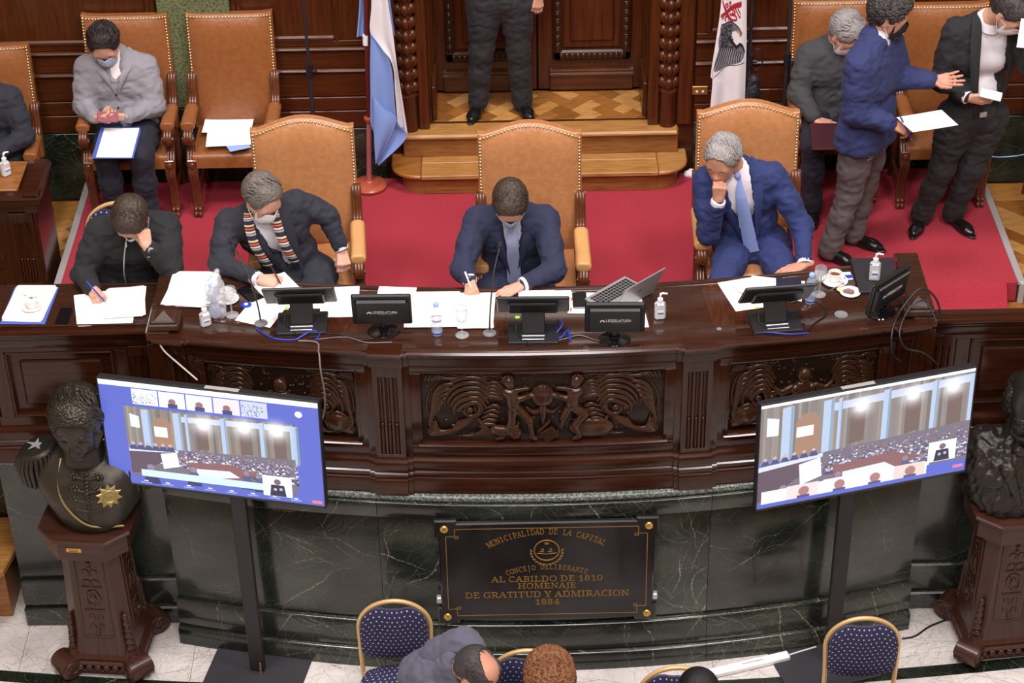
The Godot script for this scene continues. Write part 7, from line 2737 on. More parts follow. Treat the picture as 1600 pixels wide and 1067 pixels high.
func pedestal(at: Vector3, yaw: float, label: String) -> void:
	var o := thing("bust_pedestal", label, "pedestal", at, yaw, "carved pedestals of the two busts")
	var oct := func(h: float, c: float) -> Array: return v2([-h, -h + c, -h + c, -h, h - c, -h, h, -h + c, h, h - c, h - c, h, -h + c, h, -h, h - c])
	var up := Basis(Vector3.RIGHT, Vector3(0, 0, -1), Vector3.UP)
	var b := MB.new()
	b.at(Vector3(0, 1.035, 0), up)
	b.extrude(oct.call(0.265, 0.115), 0.027, 0.008)
	part(o, "cap", b, M.pedestal)
	b = MB.new()
	b.at(Vector3(0, 0.905, 0), up)
	b.extrude(oct.call(0.238, 0.105), 0.13, 0.004)
	part(o, "apron", b, M.pedestal)
	b = MB.new()
	# shaft widening towards the foot
	var ring := []
	for h in [[0.165, 0.905], [0.168, 0.86], [0.185, 0.30], [0.20, 0.16], [0.215, 0.13]]:
		ring.append([oct.call(h[0], 0.06), h[1]])
	for k in ring.size() - 1:
		for i in 8:
			var a: Vector2 = ring[k][0][i]
			var c: Vector2 = ring[k][0][(i + 1) % 8]
			var d: Vector2 = ring[k + 1][0][(i + 1) % 8]
			var e: Vector2 = ring[k + 1][0][i]
			var m: Vector2 = (a + c) / 2
			b.quad(Vector3(a.x, ring[k][1], a.y), Vector3(c.x, ring[k][1], c.y), Vector3(d.x, ring[k + 1][1], d.y), Vector3(e.x, ring[k + 1][1], e.y), Vector3(m.x, 0, m.y))
	part(o, "shaft", b, M.pedestal_up)
	for s in 4:
		var q := Basis(Vector3.UP, s * PI / 2)
		# panel frame and the sunk ornament on each face
		b = MB.new()
		b.X = Transform3D(q, Vector3.ZERO)
		for f in [[-0.082, 0.29, 0.86], [0.082, 0.29, 0.86]]:
			b.tube([Vector3(f[0] * 1.06, f[1], 0.186), Vector3(f[0], f[2], 0.17)], 0.006, 0.006, 6)
		for y in [[0.29, 0.187], [0.86, 0.17]]:
			b.tube([Vector3(-0.085, y[0], y[1]), Vector3(0.085, y[0], y[1])], 0.006, 0.006, 6)
		part(o, "panel_moulding", b, M.pedestal)
		b = MB.new()
		b.X = Transform3D(q, Vector3.ZERO)
		var Z := func(y: float) -> float: return lerpf(0.187, 0.170, (y - 0.29) / 0.57) + 0.001
		for w in [[0.78, 0.035], [0.70, 0.045], [0.45, 0.03], [0.38, 0.028]]:
			for m in [-1.0, 1.0]:
				var pts := []
				for k in 11:
					var a := -0.5 + k * 0.42
					var rr: float = w[1] * (1.0 - k / 15.0)
					pts.append(Vector3(m * (0.03 - cos(a) * rr * 0.8), w[0] - 0.02 + sin(a) * rr, Z.call(w[0])))
				b.tube(pts, 0.005, 0.003, 6)
		var oval := []
		for k in 17:
			var a := TAU * k / 16
			oval.append(Vector3(cos(a) * 0.04, 0.575 + sin(a) * 0.055, Z.call(0.575)))
		b.tube(oval, 0.007, 0.007, 6)
		b.ball(Vector3(0, 0.575, Z.call(0.575)), Vector3(0.02, 0.028, 0.01), 10, 6)
		for y in [0.66, 0.49]:
			b.tube([Vector3(-0.058, y, Z.call(y)), Vector3(0.058, y, Z.call(y))], 0.005, 0.005, 6)
		for y in [0.83, 0.80, 0.34, 0.315]:
			b.ball(Vector3(0, y, Z.call(y)), Vector3(0.013, 0.016, 0.008), 8, 6)
		part(o, "carved_ornament", b, M.carve)
		# corner husks, scroll feet and a gadrooned base rail
		q = Basis(Vector3.UP, s * PI / 2 + PI / 4)
		b = MB.new()
		b.X = Transform3D(q, Vector3.ZERO)
		for k in 6:
			b.ball(Vector3(0, 0.20 + k * 0.045, 0.245 - 0.003 * k), Vector3(0.026 - 0.002 * k, 0.03, 0.02), 8, 6)
		part(o, "corner_husk", b, M.pedestal)
		b = MB.new()
		b.X = Transform3D(q, Vector3.ZERO)
		b.tube([Vector3(-0.068, 0.085, 0.30), Vector3(0.068, 0.085, 0.30)], 0.07, 0.07, 18)
		for m in [-1.0, 1.0]:
			var sp := []
			for k in 16:
				var a := k * 0.62
				sp.append(Vector3(m * 0.07, 0.085 + sin(a) * (0.057 - 0.0034 * k), 0.30 + cos(a) * (0.057 - 0.0034 * k)))
			b.tube(sp, 0.008, 0.005, 6)
		b.net([[Vector3(0, 0.10, 0.24), Vector3(0, 0.19, 0.215), 0.052, 0.03], [Vector3(0, 0.05, 0.3), Vector3(0, 0.018, 0.32), 0.045, 0.018]], 0.014, 70.0)
		part(o, "scroll_foot", b, M.pedestal)
		q = Basis(Vector3.UP, s * PI / 2)
		b = MB.new()
		b.X = Transform3D(q, Vector3.ZERO)
		b.box(Vector3(0, 0.105, 0.20), Vector3(0.36, 0.03, 0.06), 0.008)
		b.box(Vector3(0, 0.04, 0.195), Vector3(0.38, 0.03, 0.06), 0.008)
		for k in 6:
			b.ball(Vector3(-0.13 + k * 0.052, 0.072, 0.222), Vector3(0.024, 0.026, 0.018), 8, 6)
		part(o, "base_rail", b, M.pedestal)
	b = MB.new()
	b.box(Vector3(-0.04 if at.x < 0 else 0.06, 0.985, 0.24), Vector3(0.085 if at.x < 0 else 0.12, 0.028 if at.x < 0 else 0.045, 0.004), 0.001)
	var pl := part(o, "name_plate", b, M.brass)
	for k in (2 if at.x < 0 else 4):
		b = MB.new()
		var y := 0.99 - k * 0.012 if at.x < 0 else 1.0 - k * 0.0105
		b.box(Vector3(-0.04 if at.x < 0 else 0.06, y, 0.2425), Vector3([0.055, 0.06, 0.08, 0.045][k], 0.0035, 0.001))
		part(pl, "engraved_line", b, M.carve)

func screens_and_busts() -> void:
	television(Vector3(-1.789, 1.362, 0.105), -0.217, Vector3(-1.685, 0, 0.06), 0, "large television on a black stand, showing the chamber inside a blue border")
	television(Vector3(1.737, 1.324, 0.133), 0.256, Vector3(1.67, 0, 0.08), 1, "large television on a black stand, its chamber picture filling the whole screen")
	pedestal(Vector3(-2.565, 0, -0.13), -0.1, "carved dark wooden pedestal with scroll feet under the bust with epaulettes, at left")
	pedestal(Vector3(2.66, 0, -0.12), 0.1, "carved dark wooden pedestal with scroll feet under the bald bust, at right")
	bust_officer()
	bust_bald()
	# small card on the marble ledge
	var b := MB.new()
	b.box(Vector3.ZERO, Vector3(0.36, 0.09, 0.004), 0.001, Basis(Vector3.RIGHT, -0.5))
	var c := thing("notice_card", "white notice card leaning on the marble ledge at the far left", "sign", Vector3(-3.03, 1.285, -0.38))
	part(c, "card", b, M.paper)
	b = MB.new()
	for k in 2:
		b.box(Vector3(0.03, 0.01 - k * 0.02, 0.006 - k * 0.011), Vector3(0.2, 0.004, 0.001), 0.0, Basis(Vector3.RIGHT, -0.5))
	part(c, "printed_line", b, M.ink)

func bust_officer() -> void:
	var o := thing("bronze_bust", "dark bronze bust of an officer with epaulettes, sash and gilt star", "bust", Vector3(-2.53, 1.062, -0.1), -0.06)
	var b := MB.new()
	var HF := Transform3D(Basis(Vector3.RIGHT, 0.22).scaled(Vector3.ONE * 1.62), Vector3(0.0, 0.675, 0.03))
	var torso := [[Vector3(-0.21, 0.34, -0.05), Vector3(0.21, 0.34, -0.05), 0.11, 0.11], [Vector3(-0.11, 0.26, 0.02), Vector3(0.12, 0.26, 0.02), 0.155, 0.155], [Vector3(-0.06, 0.13, 0.03), Vector3(0.08, 0.13, 0.03), 0.145, 0.145],
		[Vector3(-0.02, 0.04, 0.02), Vector3(0.04, 0.04, 0.02), 0.13, 0.13], [Vector3(-0.23, 0.32, -0.05), Vector3(-0.2, 0.18, -0.03), 0.095, 0.08], [Vector3(0.23, 0.32, -0.05), Vector3(0.2, 0.18, -0.03), 0.095, 0.08], [Vector3(0, 0.38, -0.01), Vector3(0, 0.56, 0.0), 0.105, 0.095]]
	b.net(torso, 0.013, 40.0, [], 0.0, 1.0, Vector3.ONE, [[Vector3(0, 0.0, 0), Vector3(0, -1, 0)]])
	b.net(put(head_bones(true), HF) + [[Vector3(0, 0.42, 0.0), Vector3(0, 0.6, 0.0), 0.098, 0.09], HF_bone(HF, Vector3(-0.068, -0.02, 0.02), Vector3(-0.05, -0.07, 0.03), 0.02), HF_bone(HF, Vector3(0.068, -0.02, 0.02), Vector3(0.05, -0.07, 0.03), 0.02)], 0.0068, 170.0, put(head_negs(), HF))
	part(o, "body", b, M.bronze)
	b = MB.new()
	for s in [-1.0, 1.0]:
		b.ball(HF * Vector3(s * 0.031, 0.0, 0.079), Vector3.ONE * 0.018, 10, 8)
		b.tube(bez([HF * Vector3(s * 0.014, 0.018, 0.09), HF * Vector3(s * 0.034, 0.027, 0.085), HF * Vector3(s * 0.054, 0.014, 0.07)], 4), 0.009, 0.005, 6)
	part(o, "eye", b, M.bronze)
	# swept wavy hair
	hair(o, HF, {"head": Vector3(1, 0, 0), "hair": M.bronze, "cut": "swept", "hair_r": 0.009, "tufts": 260})
	# high collar, braided front with knots, sash cord, epaulettes
	b = MB.new()
	b.tube([Vector3(0, 0.43, 0.02), Vector3(0, 0.53, 0.005)], 0.118, 0.112, 20)
	part(o, "collar", b, M.bronze)
	b = MB.new()
	var fz := func(y: float) -> float: return 0.178 if y < 0.3 else 0.178 - (y - 0.3) * 0.45
	for k in 15:
		var y := 0.40 - k * 0.02
		b.ball(Vector3(0.03, y, fz.call(y)), Vector3(0.017, 0.011, 0.012), 8, 5, Basis(Vector3(0, 0, 1), 0.6))
	for k in 4:
		var y := 0.385 - k * 0.066
		for x in [-0.035, 0.095]:
			for j in 7:
				var a := TAU * j / 7
				b.ball(Vector3(x + cos(a) * 0.021, y + sin(a) * 0.021, fz.call(y) - absf(x - 0.03) * 0.12), Vector3.ONE * 0.011, 7, 5)
			b.ball(Vector3(x, y, fz.call(y) + 0.004 - absf(x - 0.03) * 0.12), Vector3.ONE * 0.014, 8, 6)
			b.tube([Vector3(x, y, fz.call(y) - 0.004), Vector3(0.03, y - 0.01, fz.call(y) + 0.004)], 0.008, 0.008, 6)
	part(o, "braid_buttons", b, M.bronze)
	b = MB.new()
	b.tube(bez([Vector3(-0.125, 0.44, 0.04), Vector3(-0.13, 0.33, 0.15), Vector3(-0.09, 0.2, 0.18), Vector3(0.02, 0.08, 0.182), Vector3(0.19, 0.03, 0.115)], 6), 0.007, 0.007, 6)
	part(o, "sash_cord", b, M.bronze_gold)
	for s in [-1.0, 1.0]:
		b = MB.new()
		b.at(Vector3(s * 0.275, 0.44, -0.05), Basis(Vector3(0, 0, 1), -s * 0.28))
		b.lathe(v2([0.0, -0.02, 0.105, -0.02, 0.112, -0.004, 0.105, 0.012, 0.09, 0.018, 0.0, 0.022]), 26)
		var e := part(o, "epaulette", b, M.bronze_rough)
		b = MB.new()
		for k in 26:
			var a := TAU * k / 26
			b.tube(bez([Vector3(s * 0.275 + cos(a) * 0.1, 0.43 - s * cos(a) * 0.028, -0.05 + sin(a) * 0.1), Vector3(s * 0.275 + cos(a) * 0.128, 0.37 - s * cos(a) * 0.028, -0.05 + sin(a) * 0.124), Vector3(s * 0.275 + cos(a) * 0.115, 0.24, -0.05 + sin(a) * 0.11)], 4), 0.014, 0.011, 6)
		part(e, "fringe", b, M.bronze)
		b = MB.new()
		var st := []
		for k in 10:
			var a := TAU * k / 10
			st.append(Vector2(sin(a), cos(a)) * (0.06 if k % 2 == 0 else 0.02))
		b.at(Vector3(s * 0.275 + s * 0.005, 0.462, -0.05), Basis(Vector3.RIGHT, Vector3(0, 0, -1), Vector3.UP))
		b.extrude(st, 0.006, 0.002)
		part(e, "star", b, M.silver)
	# the gilt star on the breast
	b = MB.new()
	var pts := []
	for k in 20:
		var a := TAU * k / 20
		pts.append(Vector2(sin(a), cos(a)) * (0.075 if k % 2 == 0 else 0.05))
	b.at(Vector3(0.15, 0.285, 0.168), Basis(Vector3.UP, 0.42) * Basis(Vector3.RIGHT, -0.2))
	b.extrude(pts, 0.012, 0.005)
	var md := part(o, "star_medal", b, M.bronze_gold)
	b = MB.new()
	b.at(Vector3(0.15, 0.285, 0.168), Basis(Vector3.UP, 0.42) * Basis(Vector3.RIGHT, -0.2) * Basis(Vector3.RIGHT, PI / 2))
	b.lathe(v2([0.0, 0.012, 0.03, 0.013, 0.036, 0.018, 0.04, 0.012]), 24)
	for k in 3:
		b.box(Vector3(-0.012 + k * 0.012, 0.014, 0.0), Vector3(0.006, 0.006, 0.03 - k * 0.006), 0.001)
	part(md, "medallion", b, M.bronze_gold)

func HF_bone(t: Transform3D, a: Vector3, b: Vector3, r: float) -> Array:
	var s := t.basis.x.length()
	return [t * a, t * b, r * s, r * s]

func bust_bald() -> void:
	var o := thing("bronze_bust", "dark rough bronze bust of a bald man in a coat on the right pedestal", "bust", Vector3(2.66, 1.062, -0.1), 0.02)
	var HF := Transform3D((Basis(Vector3.UP, -0.25) * Basis(Vector3.RIGHT, 0.25)).scaled(Vector3.ONE * 1.75), Vector3(0.01, 0.675, 0.04))
	var b := MB.new()
	var torso := [[Vector3(-0.2, 0.34, -0.04), Vector3(0.2, 0.34, -0.04), 0.11, 0.11], [Vector3(-0.15, 0.25, 0.0), Vector3(0.15, 0.25, 0.0), 0.15, 0.15], [Vector3(-0.11, 0.1, 0.02), Vector3(0.12, 0.1, 0.02), 0.145, 0.145], [Vector3(-0.08, 0.02, 0.03), Vector3(0.1, 0.02, 0.03), 0.13, 0.13], [Vector3(0, 0.38, 0.0), Vector3(0, 0.56, 0.01), 0.11, 0.1],
		[Vector3(-0.23, 0.32, -0.04), Vector3(-0.2, 0.15, 0.0), 0.09, 0.075], [Vector3(0.23, 0.32, -0.04), Vector3(0.2, 0.15, 0.0), 0.09, 0.075]]
	b.net(torso, 0.012, 40.0, [], 0.018, 11.0, Vector3(1, 0.7, 1), [[Vector3.ZERO, Vector3(0, -1, 0)]])
	b.net(put(head_bones(true), HF) + [[Vector3(0, 0.44, 0.0), Vector3(0, 0.6, 0.0), 0.1, 0.09]], 0.0072, 150.0, put(head_negs(), HF))
	part(o, "body", b, M.bronze_rough)
	b = MB.new()
	for s in [-1.0, 1.0]:
		b.ball(HF * Vector3(s * 0.031, 0.0, 0.079), Vector3.ONE * 0.019, 10, 8)
		b.tube(bez([HF * Vector3(s * 0.014, 0.018, 0.09), HF * Vector3(s * 0.034, 0.027, 0.085), HF * Vector3(s * 0.054, 0.014, 0.07)], 4), 0.011, 0.006, 6)
	b.tube(bez([HF * Vector3(-0.035, -0.062, 0.082), HF * Vector3(-0.012, -0.05, 0.098), HF * Vector3(0.012, -0.05, 0.098), HF * Vector3(0.035, -0.062, 0.082)], 4), 0.012, 0.012, 7)
	part(o, "brow_moustache", b, M.bronze)
	b = MB.new()
	b.net(put([[Vector3(-0.062, 0.03, -0.01), Vector3(-0.068, -0.02, -0.012), 0.03, 0.026], [Vector3(0.062, 0.03, -0.01), Vector3(0.068, -0.02, -0.012), 0.03, 0.026], [Vector3(-0.04, -0.01, -0.08), Vector3(0.04, -0.01, -0.08), 0.045, 0.045]], HF), 0.0095, 75.0, [], 0.013, 30.0)
	part(o, "side_hair", b, M.bronze_rough)
	# broad lapels and a bow tie
	for s in [-1.0, 1.0]:
		b = MB.new()
		b.net([[Vector3(s * 0.1, 0.46, 0.06), Vector3(s * 0.11, 0.32, 0.155), 0.028, 0.034, Vector3(0, 0, 1), 1.5], [Vector3(s * 0.11, 0.32, 0.155), Vector3(s * 0.03, 0.1, 0.185), 0.034, 0.016, Vector3(0, 0, 1), 1.5]], 0.01, 80.0, [], 0.009, 18.0)
		part(o, "lapel", b, M.bronze_rough)
	b = MB.new()
	b.net([[Vector3(-0.06, 0.44, 0.125), Vector3(-0.015, 0.435, 0.14), 0.03, 0.014], [Vector3(0.06, 0.44, 0.125), Vector3(0.015, 0.435, 0.14), 0.03, 0.014], [Vector3(0, 0.435, 0.143), Vector3(0, 0.435, 0.144), 0.018, 0.018]], 0.009, 90.0, [], 0.005, 30.0)
	part(o, "bow_tie", b, M.bronze_rough)

func plaque() -> void:
	var o := thing("memorial_plaque", "black memorial plaque with gilt lettering on the green marble front", "plaque", Vector3(0.012, 0.76, 0.068), 0.0)
	o.rotation.x = -0.02
	var w := 0.625
	var h := 0.375
	# ears stand out at the four corners
	var pts := []
	for q in [[1, 1], [-1, 1], [-1, -1], [1, -1]]:
		var e := Vector2(q[0], q[1])
		var c := [Vector2(w - 0.0, h), Vector2(w - 0.11, h), Vector2(w - 0.11, h - 0.022), Vector2(w - 0.0, h - 0.11), Vector2(w - 0.022, h - 0.11)]
		var seq := [Vector2(w - 0.022, h - 0.12), Vector2(w, h - 0.12), Vector2(w, h), Vector2(w - 0.125, h), Vector2(w - 0.125, h - 0.022)]
		if q[0] * q[1] < 0:
			seq.reverse()
		for p in seq:
			pts.append(p * e)
	var b := MB.new()
	b.extrude(pts, 0.034, 0.008)
	var black := mat(c8(27, 24, 28), 0.12)
	part(o, "slab", b, black)
	b = MB.new()
	for s in [-1.0, 1.0]:
		b.box(Vector3(s * (w - 0.01), -0.2, 0.02), Vector3(0.03, 0.045, 0.035), 0.006)
	part(o, "bracket", b, M.silver)
	var gb := MB.new()
	var gx := func(x0: float, y0: float, x1: float, y1: float) -> void:
		gb.box(Vector3((x0 + x1) / 2, (y0 + y1) / 2, 0.0345), Vector3(maxf(absf(x1 - x0), 0.0045), maxf(absf(y1 - y0), 0.0045), 0.002))
	var bw := w - 0.062
	var bh := h - 0.06
	gx.call(-bw + 0.05, bh, bw - 0.05, bh)
	gx.call(-bw + 0.05, -bh, bw - 0.05, -bh)
	for s in [-1.0, 1.0]:
		gx.call(s * bw, -bh + 0.05, s * bw, bh - 0.05)
		for t in [-1.0, 1.0]:
			gx.call(s * (bw - 0.05), t * bh, s * (bw - 0.05), t * (bh - 0.065))
			gx.call(s * bw, t * (bh - 0.05), s * (bw - 0.07), t * (bh - 0.05))
			gx.call(s * (bw - 0.07), t * (bh - 0.05), s * (bw - 0.07), t * (bh - 0.065))
			gx.call(s * (bw - 0.05), t * (bh - 0.065), s * (bw - 0.07), t * (bh - 0.065))
	part(o, "gilt_border", gb, M.gilt)
	for s in [-1.0, 1.0]:
		for t in [-1.0, 1.0]:
			b = MB.new()
			b.at(Vector3(s * (w - 0.055), t * (h - 0.055), 0.034), Basis(Vector3.RIGHT, PI / 2))
			b.lathe(v2([0.024, 0.0, 0.024, 0.006, 0.018, 0.012, 0.0, 0.016]), 18)
			for k in 8:
				var a := TAU * k / 8
				b.ball(Vector3(cos(a) * 0.016, 0.009, sin(a) * 0.016), Vector3.ONE * 0.006, 7, 5)
			part(o, "rosette", b, M.brass)
	for l in [["AL CABILDO DE 1810", -0.052, 0.058], ["HOMENAJE", -0.103, 0.056], ["DE GRATITUD Y ADMIRACION", -0.166, 0.06], ["1884", -0.222, 0.058]]:
		words(o, "lettering", l[0], l[2], 0.003, M.gilt, Transform3D(Basis.from_scale(Vector3(1.08, 0.92, 1)), Vector3(0.0, l[1] + 0.0, 0.036)))
	for l in [["MUNICIPALIDAD DE LA CAPITAL", 0.62, 0.30, 0.052, -0.31, 0.335, 1.0], ["CONCEJO DELIBERANTE", 0.66, 0.35, 0.046, -0.60, 0.24, 1.0]]:
		# letters set one by one along an arch
		var s: String = l[0]
		for i in s.length():
			if s[i] == " ":
				continue
			var f := (i + 0.5) / s.length() * 2.0 - 1.0
			var a: float = f * (0.56 if l[0].begins_with("MUN") else 0.36)
			var r := 0.62 if l[0].begins_with("MUN") else 0.66
			var p := Vector3(sin(a) * r, (-0.33 if l[0].begins_with("MUN") else -0.625) + cos(a) * r, 0.036)
			words(o, "letter", s[i], l[3], 0.003, M.gilt, Transform3D(Basis(Vector3(0, 0, 1), -a) * Basis.from_scale(Vector3(0.74, 1, 1)), p))
	# the crest: a ringed oval with ships and a wreath
	b = MB.new()
	var ring := []
	for k in 25:
		var a := TAU * k / 24
		ring.append(Vector3(cos(a) * 0.07, 0.155 + sin(a) * 0.072, 0.035))
	b.tube(ring, 0.004, 0.004, 6)
	for s in [-1.0, 1.0]:
		for k in 7:
			var a := -1.35 + k * 0.24
			b.ball(Vector3(s * cos(a) * 0.088, 0.145 + sin(a) * 0.095, 0.0345), Vector3(0.012, 0.006, 0.002), 7, 5, Basis(Vector3(0, 0, 1), s * (a + 1.0)))
	b.tube([Vector3(-0.055, 0.135, 0.035), Vector3(0.0, 0.128, 0.035), Vector3(0.055, 0.135, 0.035)], 0.002, 0.002, 5)
	for x in [-0.028, 0.018]:
		b.box(Vector3(x, 0.145, 0.0345), Vector3(0.026, 0.006, 0.002))
		b.box(Vector3(x, 0.158, 0.0345), Vector3(0.003, 0.022, 0.002))
		b.box(Vector3(x + 0.006, 0.16, 0.0345), Vector3(0.012, 0.014, 0.002))
	b.ball(Vector3(0.0, 0.203, 0.0345), Vector3(0.014, 0.009, 0.002), 10, 6)
	part(o, "crest", b, M.gilt)

# ---------- things on the desks and in people's hands ----------
func paper_tex(k: int) -> StandardMaterial3D:
	# print on a sheet: faint lines of text, or a ruled table, or blank
	var key := "print%d" % k
	if M.has(key):
		return M[key]
	var im := Image.create(210, 297, false, Image.FORMAT_RGB8)
	im.fill(c8(250, 249, 251))
	var rng := RandomNumberGenerator.new()
	rng.seed = k
	var y := 22
	while y < 275:
		if k == 2:
			for c in 5:
				im.fill_rect(Rect2i(20 + c * 36, y, rng.randi_range(10, 28), 2), c8(196, 196, 200))
		else:
			im.fill_rect(Rect2i(22, y, rng.randi_range(110, 166), 2), c8(206, 206, 212))
		y += 8 if rng.randf() < 0.85 else 18
	if k == 3:
		for j in 3:
			im.fill_rect(Rect2i(20 + j * 50, 12, 34, 9), [c8(226, 90, 80), c8(240, 200, 90), c8(226, 90, 80)][j])
	var m := mat(Color.WHITE, 0.75)
	m.albedo_texture = ImageTexture.create_from_image(im)
	M[key] = m
	return m

func sheet_mesh(size: Vector2, thick: float, wave := 0.0) -> MB:
	var b := MB.new()
	var P := PackedVector3Array()
	for j in 7:
		for i in 5:
			var u := i / 4.0
			var v := j / 6.0
			P.append(Vector3((u - 0.5) * size.x, thick + wave * (sin(u * 3.0 + v * 2.0) * 0.5 + 0.5) * (absf(u - 0.5) + absf(v - 0.5)), (v - 0.5) * size.y))
	b.grid(P, 5, 7, false, false, thick * 0.9)
	return b

func paper(label: String, x: float, y: float, z: float, yaw: float, k := 1, size := Vector2(0.21, 0.297), tilt := Basis()) -> Node3D:
	var o := solo("paper_sheet", sheet_mesh(size, 0.0012, 0.004), paper_tex(k) if k > 0 else M.paper, label, "paper", Vector3(x, y, z), 0.0, "loose papers")
	o.basis = yawed(yaw) * tilt
	return o

func stack(label: String, x: float, y: float, z: float, yaw: float, n: int, k := 1, blue := false, size := Vector2(0.21, 0.297)) -> void:
	var o := thing("paper_stack", label, "papers", Vector3(x, y, z), yaw)
	var rng := RandomNumberGenerator.new()
	rng.seed = int(absf(x * 1000))
	if blue:
		var b := MB.new()
		b.box(Vector3(0.006, 0.003, 0.012) if size.x < 0.25 else Vector3(0.016, 0.003, -0.004), Vector3(size.x + 0.035, 0.004, size.y + (0.035 if size.x < 0.25 else 0.0)), 0.001)
		part(o, "folder_cover", b, M.paper_blue)
	for i in n:
		var s := part(o, "sheet", sheet_mesh(size, 0.0012, 0.002), paper_tex(k) if i == n - 1 else M.paper)
		s.position = Vector3(rng.randf_range(-0.012, 0.012), 0.006 + i * 0.0016, rng.randf_range(-0.012, 0.012))
		s.rotation.y = rng.randf_range(-0.06, 0.06)

func bottle(label: String, x: float, y: float, z: float, h := 0.20) -> void:
	var o := thing("water_bottle", label, "bottle", Vector3(x, y, z), 0.0, "small clear water bottles")
	var b := MB.new()
	var k := h / 0.2
	var pr := [Vector2(0.0, 0.0), Vector2(0.026, 0.0), Vector2(0.030, 0.006)]
	for i in 12:
		var yy := 0.02 + i * 0.0095
		pr.append(Vector2(0.0305 - (0.0022 if i % 2 else 0.0) - (0.003 if i > 5 and i < 9 else 0.0), yy * k))
	pr.append_array([Vector2(0.029, 0.135 * k), Vector2(0.022, 0.16 * k), Vector2(0.0125, 0.176 * k), Vector2(0.0125, 0.184 * k)])
	b.lathe(pr, 20)
	part(o, "bottle_body", b, M.bottle)
	b = MB.new()
	b.lathe([Vector2(0.0, 0.182 * k), Vector2(0.0155, 0.182 * k), Vector2(0.0155, 0.197 * k), Vector2(0.013, 0.2 * k), Vector2(0.0, 0.2 * k)], 18)
	part(o, "cap", b, M.blue_cap)
	b = MB.new()
	b.lathe([Vector2(0.0309, 0.012), Vector2(0.0313, 0.013), Vector2(0.0313, 0.02), Vector2(0.0309, 0.021)], 20)
	part(o, "label_band", b, M.blue_plastic)
	b = MB.new()
	b.lathe([Vector2(0.0309, 0.095 * k), Vector2(0.0312, 0.096 * k), Vector2(0.0312, 0.099 * k), Vector2(0.0309, 0.1 * k)], 20)
	part(o, "label_band", b, M.blue_plastic)

func glass(label: String, x: float, y: float, z: float) -> void:
	var o := thing("stem_glass", label, "glass", Vector3(x, y, z), 0.0, "stemmed water glasses")
	var b := MB.new()
	b.lathe(v2([0.0, 0.0, 0.036, 0.0, 0.0365, 0.002, 0.012, 0.006, 0.005, 0.012, 0.0045, 0.075, 0.008, 0.083, 0.026, 0.098, 0.035, 0.12, 0.036, 0.145, 0.031, 0.175, 0.0298, 0.1755, 0.0345, 0.145, 0.0335, 0.121, 0.025, 0.1, 0.0, 0.088]), 24)
	part(o, "glass_bowl", b, M.glass)
	# the rolled rim and the foot's edge, where the light catches
	b = MB.new()
	var ring := []
	for k in 25:
		ring.append(Vector3(cos(TAU * k / 24) * 0.0304, 0.1755, sin(TAU * k / 24) * 0.0304))
	b.tube(ring, 0.0014, 0.0014, 5)
	ring = []
	for k in 25:
		ring.append(Vector3(cos(TAU * k / 24) * 0.0355, 0.0015, sin(TAU * k / 24) * 0.0355))
	b.tube(ring, 0.001, 0.001, 5)
	part(o, "rim", b, M.glass_rim)

func saucer(label: String, x: float, y: float, z: float, r := 0.07) -> void:
	var b := MB.new()
	b.lathe(v2([0.0, 0.003, r * 0.5, 0.0, r * 0.6, 0.002, r, 0.012, r, 0.0145, r * 0.62, 0.006, 0.0, 0.005]), 28)
	solo("saucer", b, M.porcelain, label, "saucer", Vector3(x, y, z), 0.0, "white saucers")

func cup(label: String, x: float, y: float, z: float, yaw: float, coffee: bool) -> void:
	var o := thing("coffee_cup", label, "cup", Vector3(x, y, z), yaw, "white coffee cups")
	var b := MB.new()
	b.lathe(v2([0.0, 0.0, 0.02, 0.0, 0.026, 0.004, 0.034, 0.02, 0.037, 0.045, 0.038, 0.055, 0.0355, 0.056, 0.034, 0.045, 0.031, 0.02, 0.022, 0.007, 0.0, 0.006]), 26)
	part(o, "cup_body", b, M.porcelain)
	b = MB.new()
	b.tube(bez([Vector3(0.034, 0.045, 0), Vector3(0.052, 0.046, 0), Vector3(0.056, 0.03, 0), Vector3(0.046, 0.016, 0), Vector3(0.032, 0.018, 0)], 5), 0.0045, 0.0045, 8)
	part(o, "handle", b, M.porcelain)
	b = MB.new()
	b.lathe(v2([0.0, 0.036 if coffee else 0.012, 0.0328 if coffee else 0.026, 0.036 if coffee else 0.012]), 24)
	part(o, "coffee", b, M.coffee)

func spoon(label: String, a: Vector3, c: Vector3) -> void:
	var b := MB.new()
	var d := (c - a).normalized()
	b.tube([Vector3.ZERO, (c - a) * 0.5, c - a], 0.003, 0.002, 6)
	b.ball(-d * 0.012, Vector3(0.009, 0.003, 0.014), 10, 6, Basis(d.cross(Vector3.UP).normalized(), Vector3.UP, d))
	solo("teaspoon", b, M.chrome, label, "spoon", a, 0.0, "teaspoons")

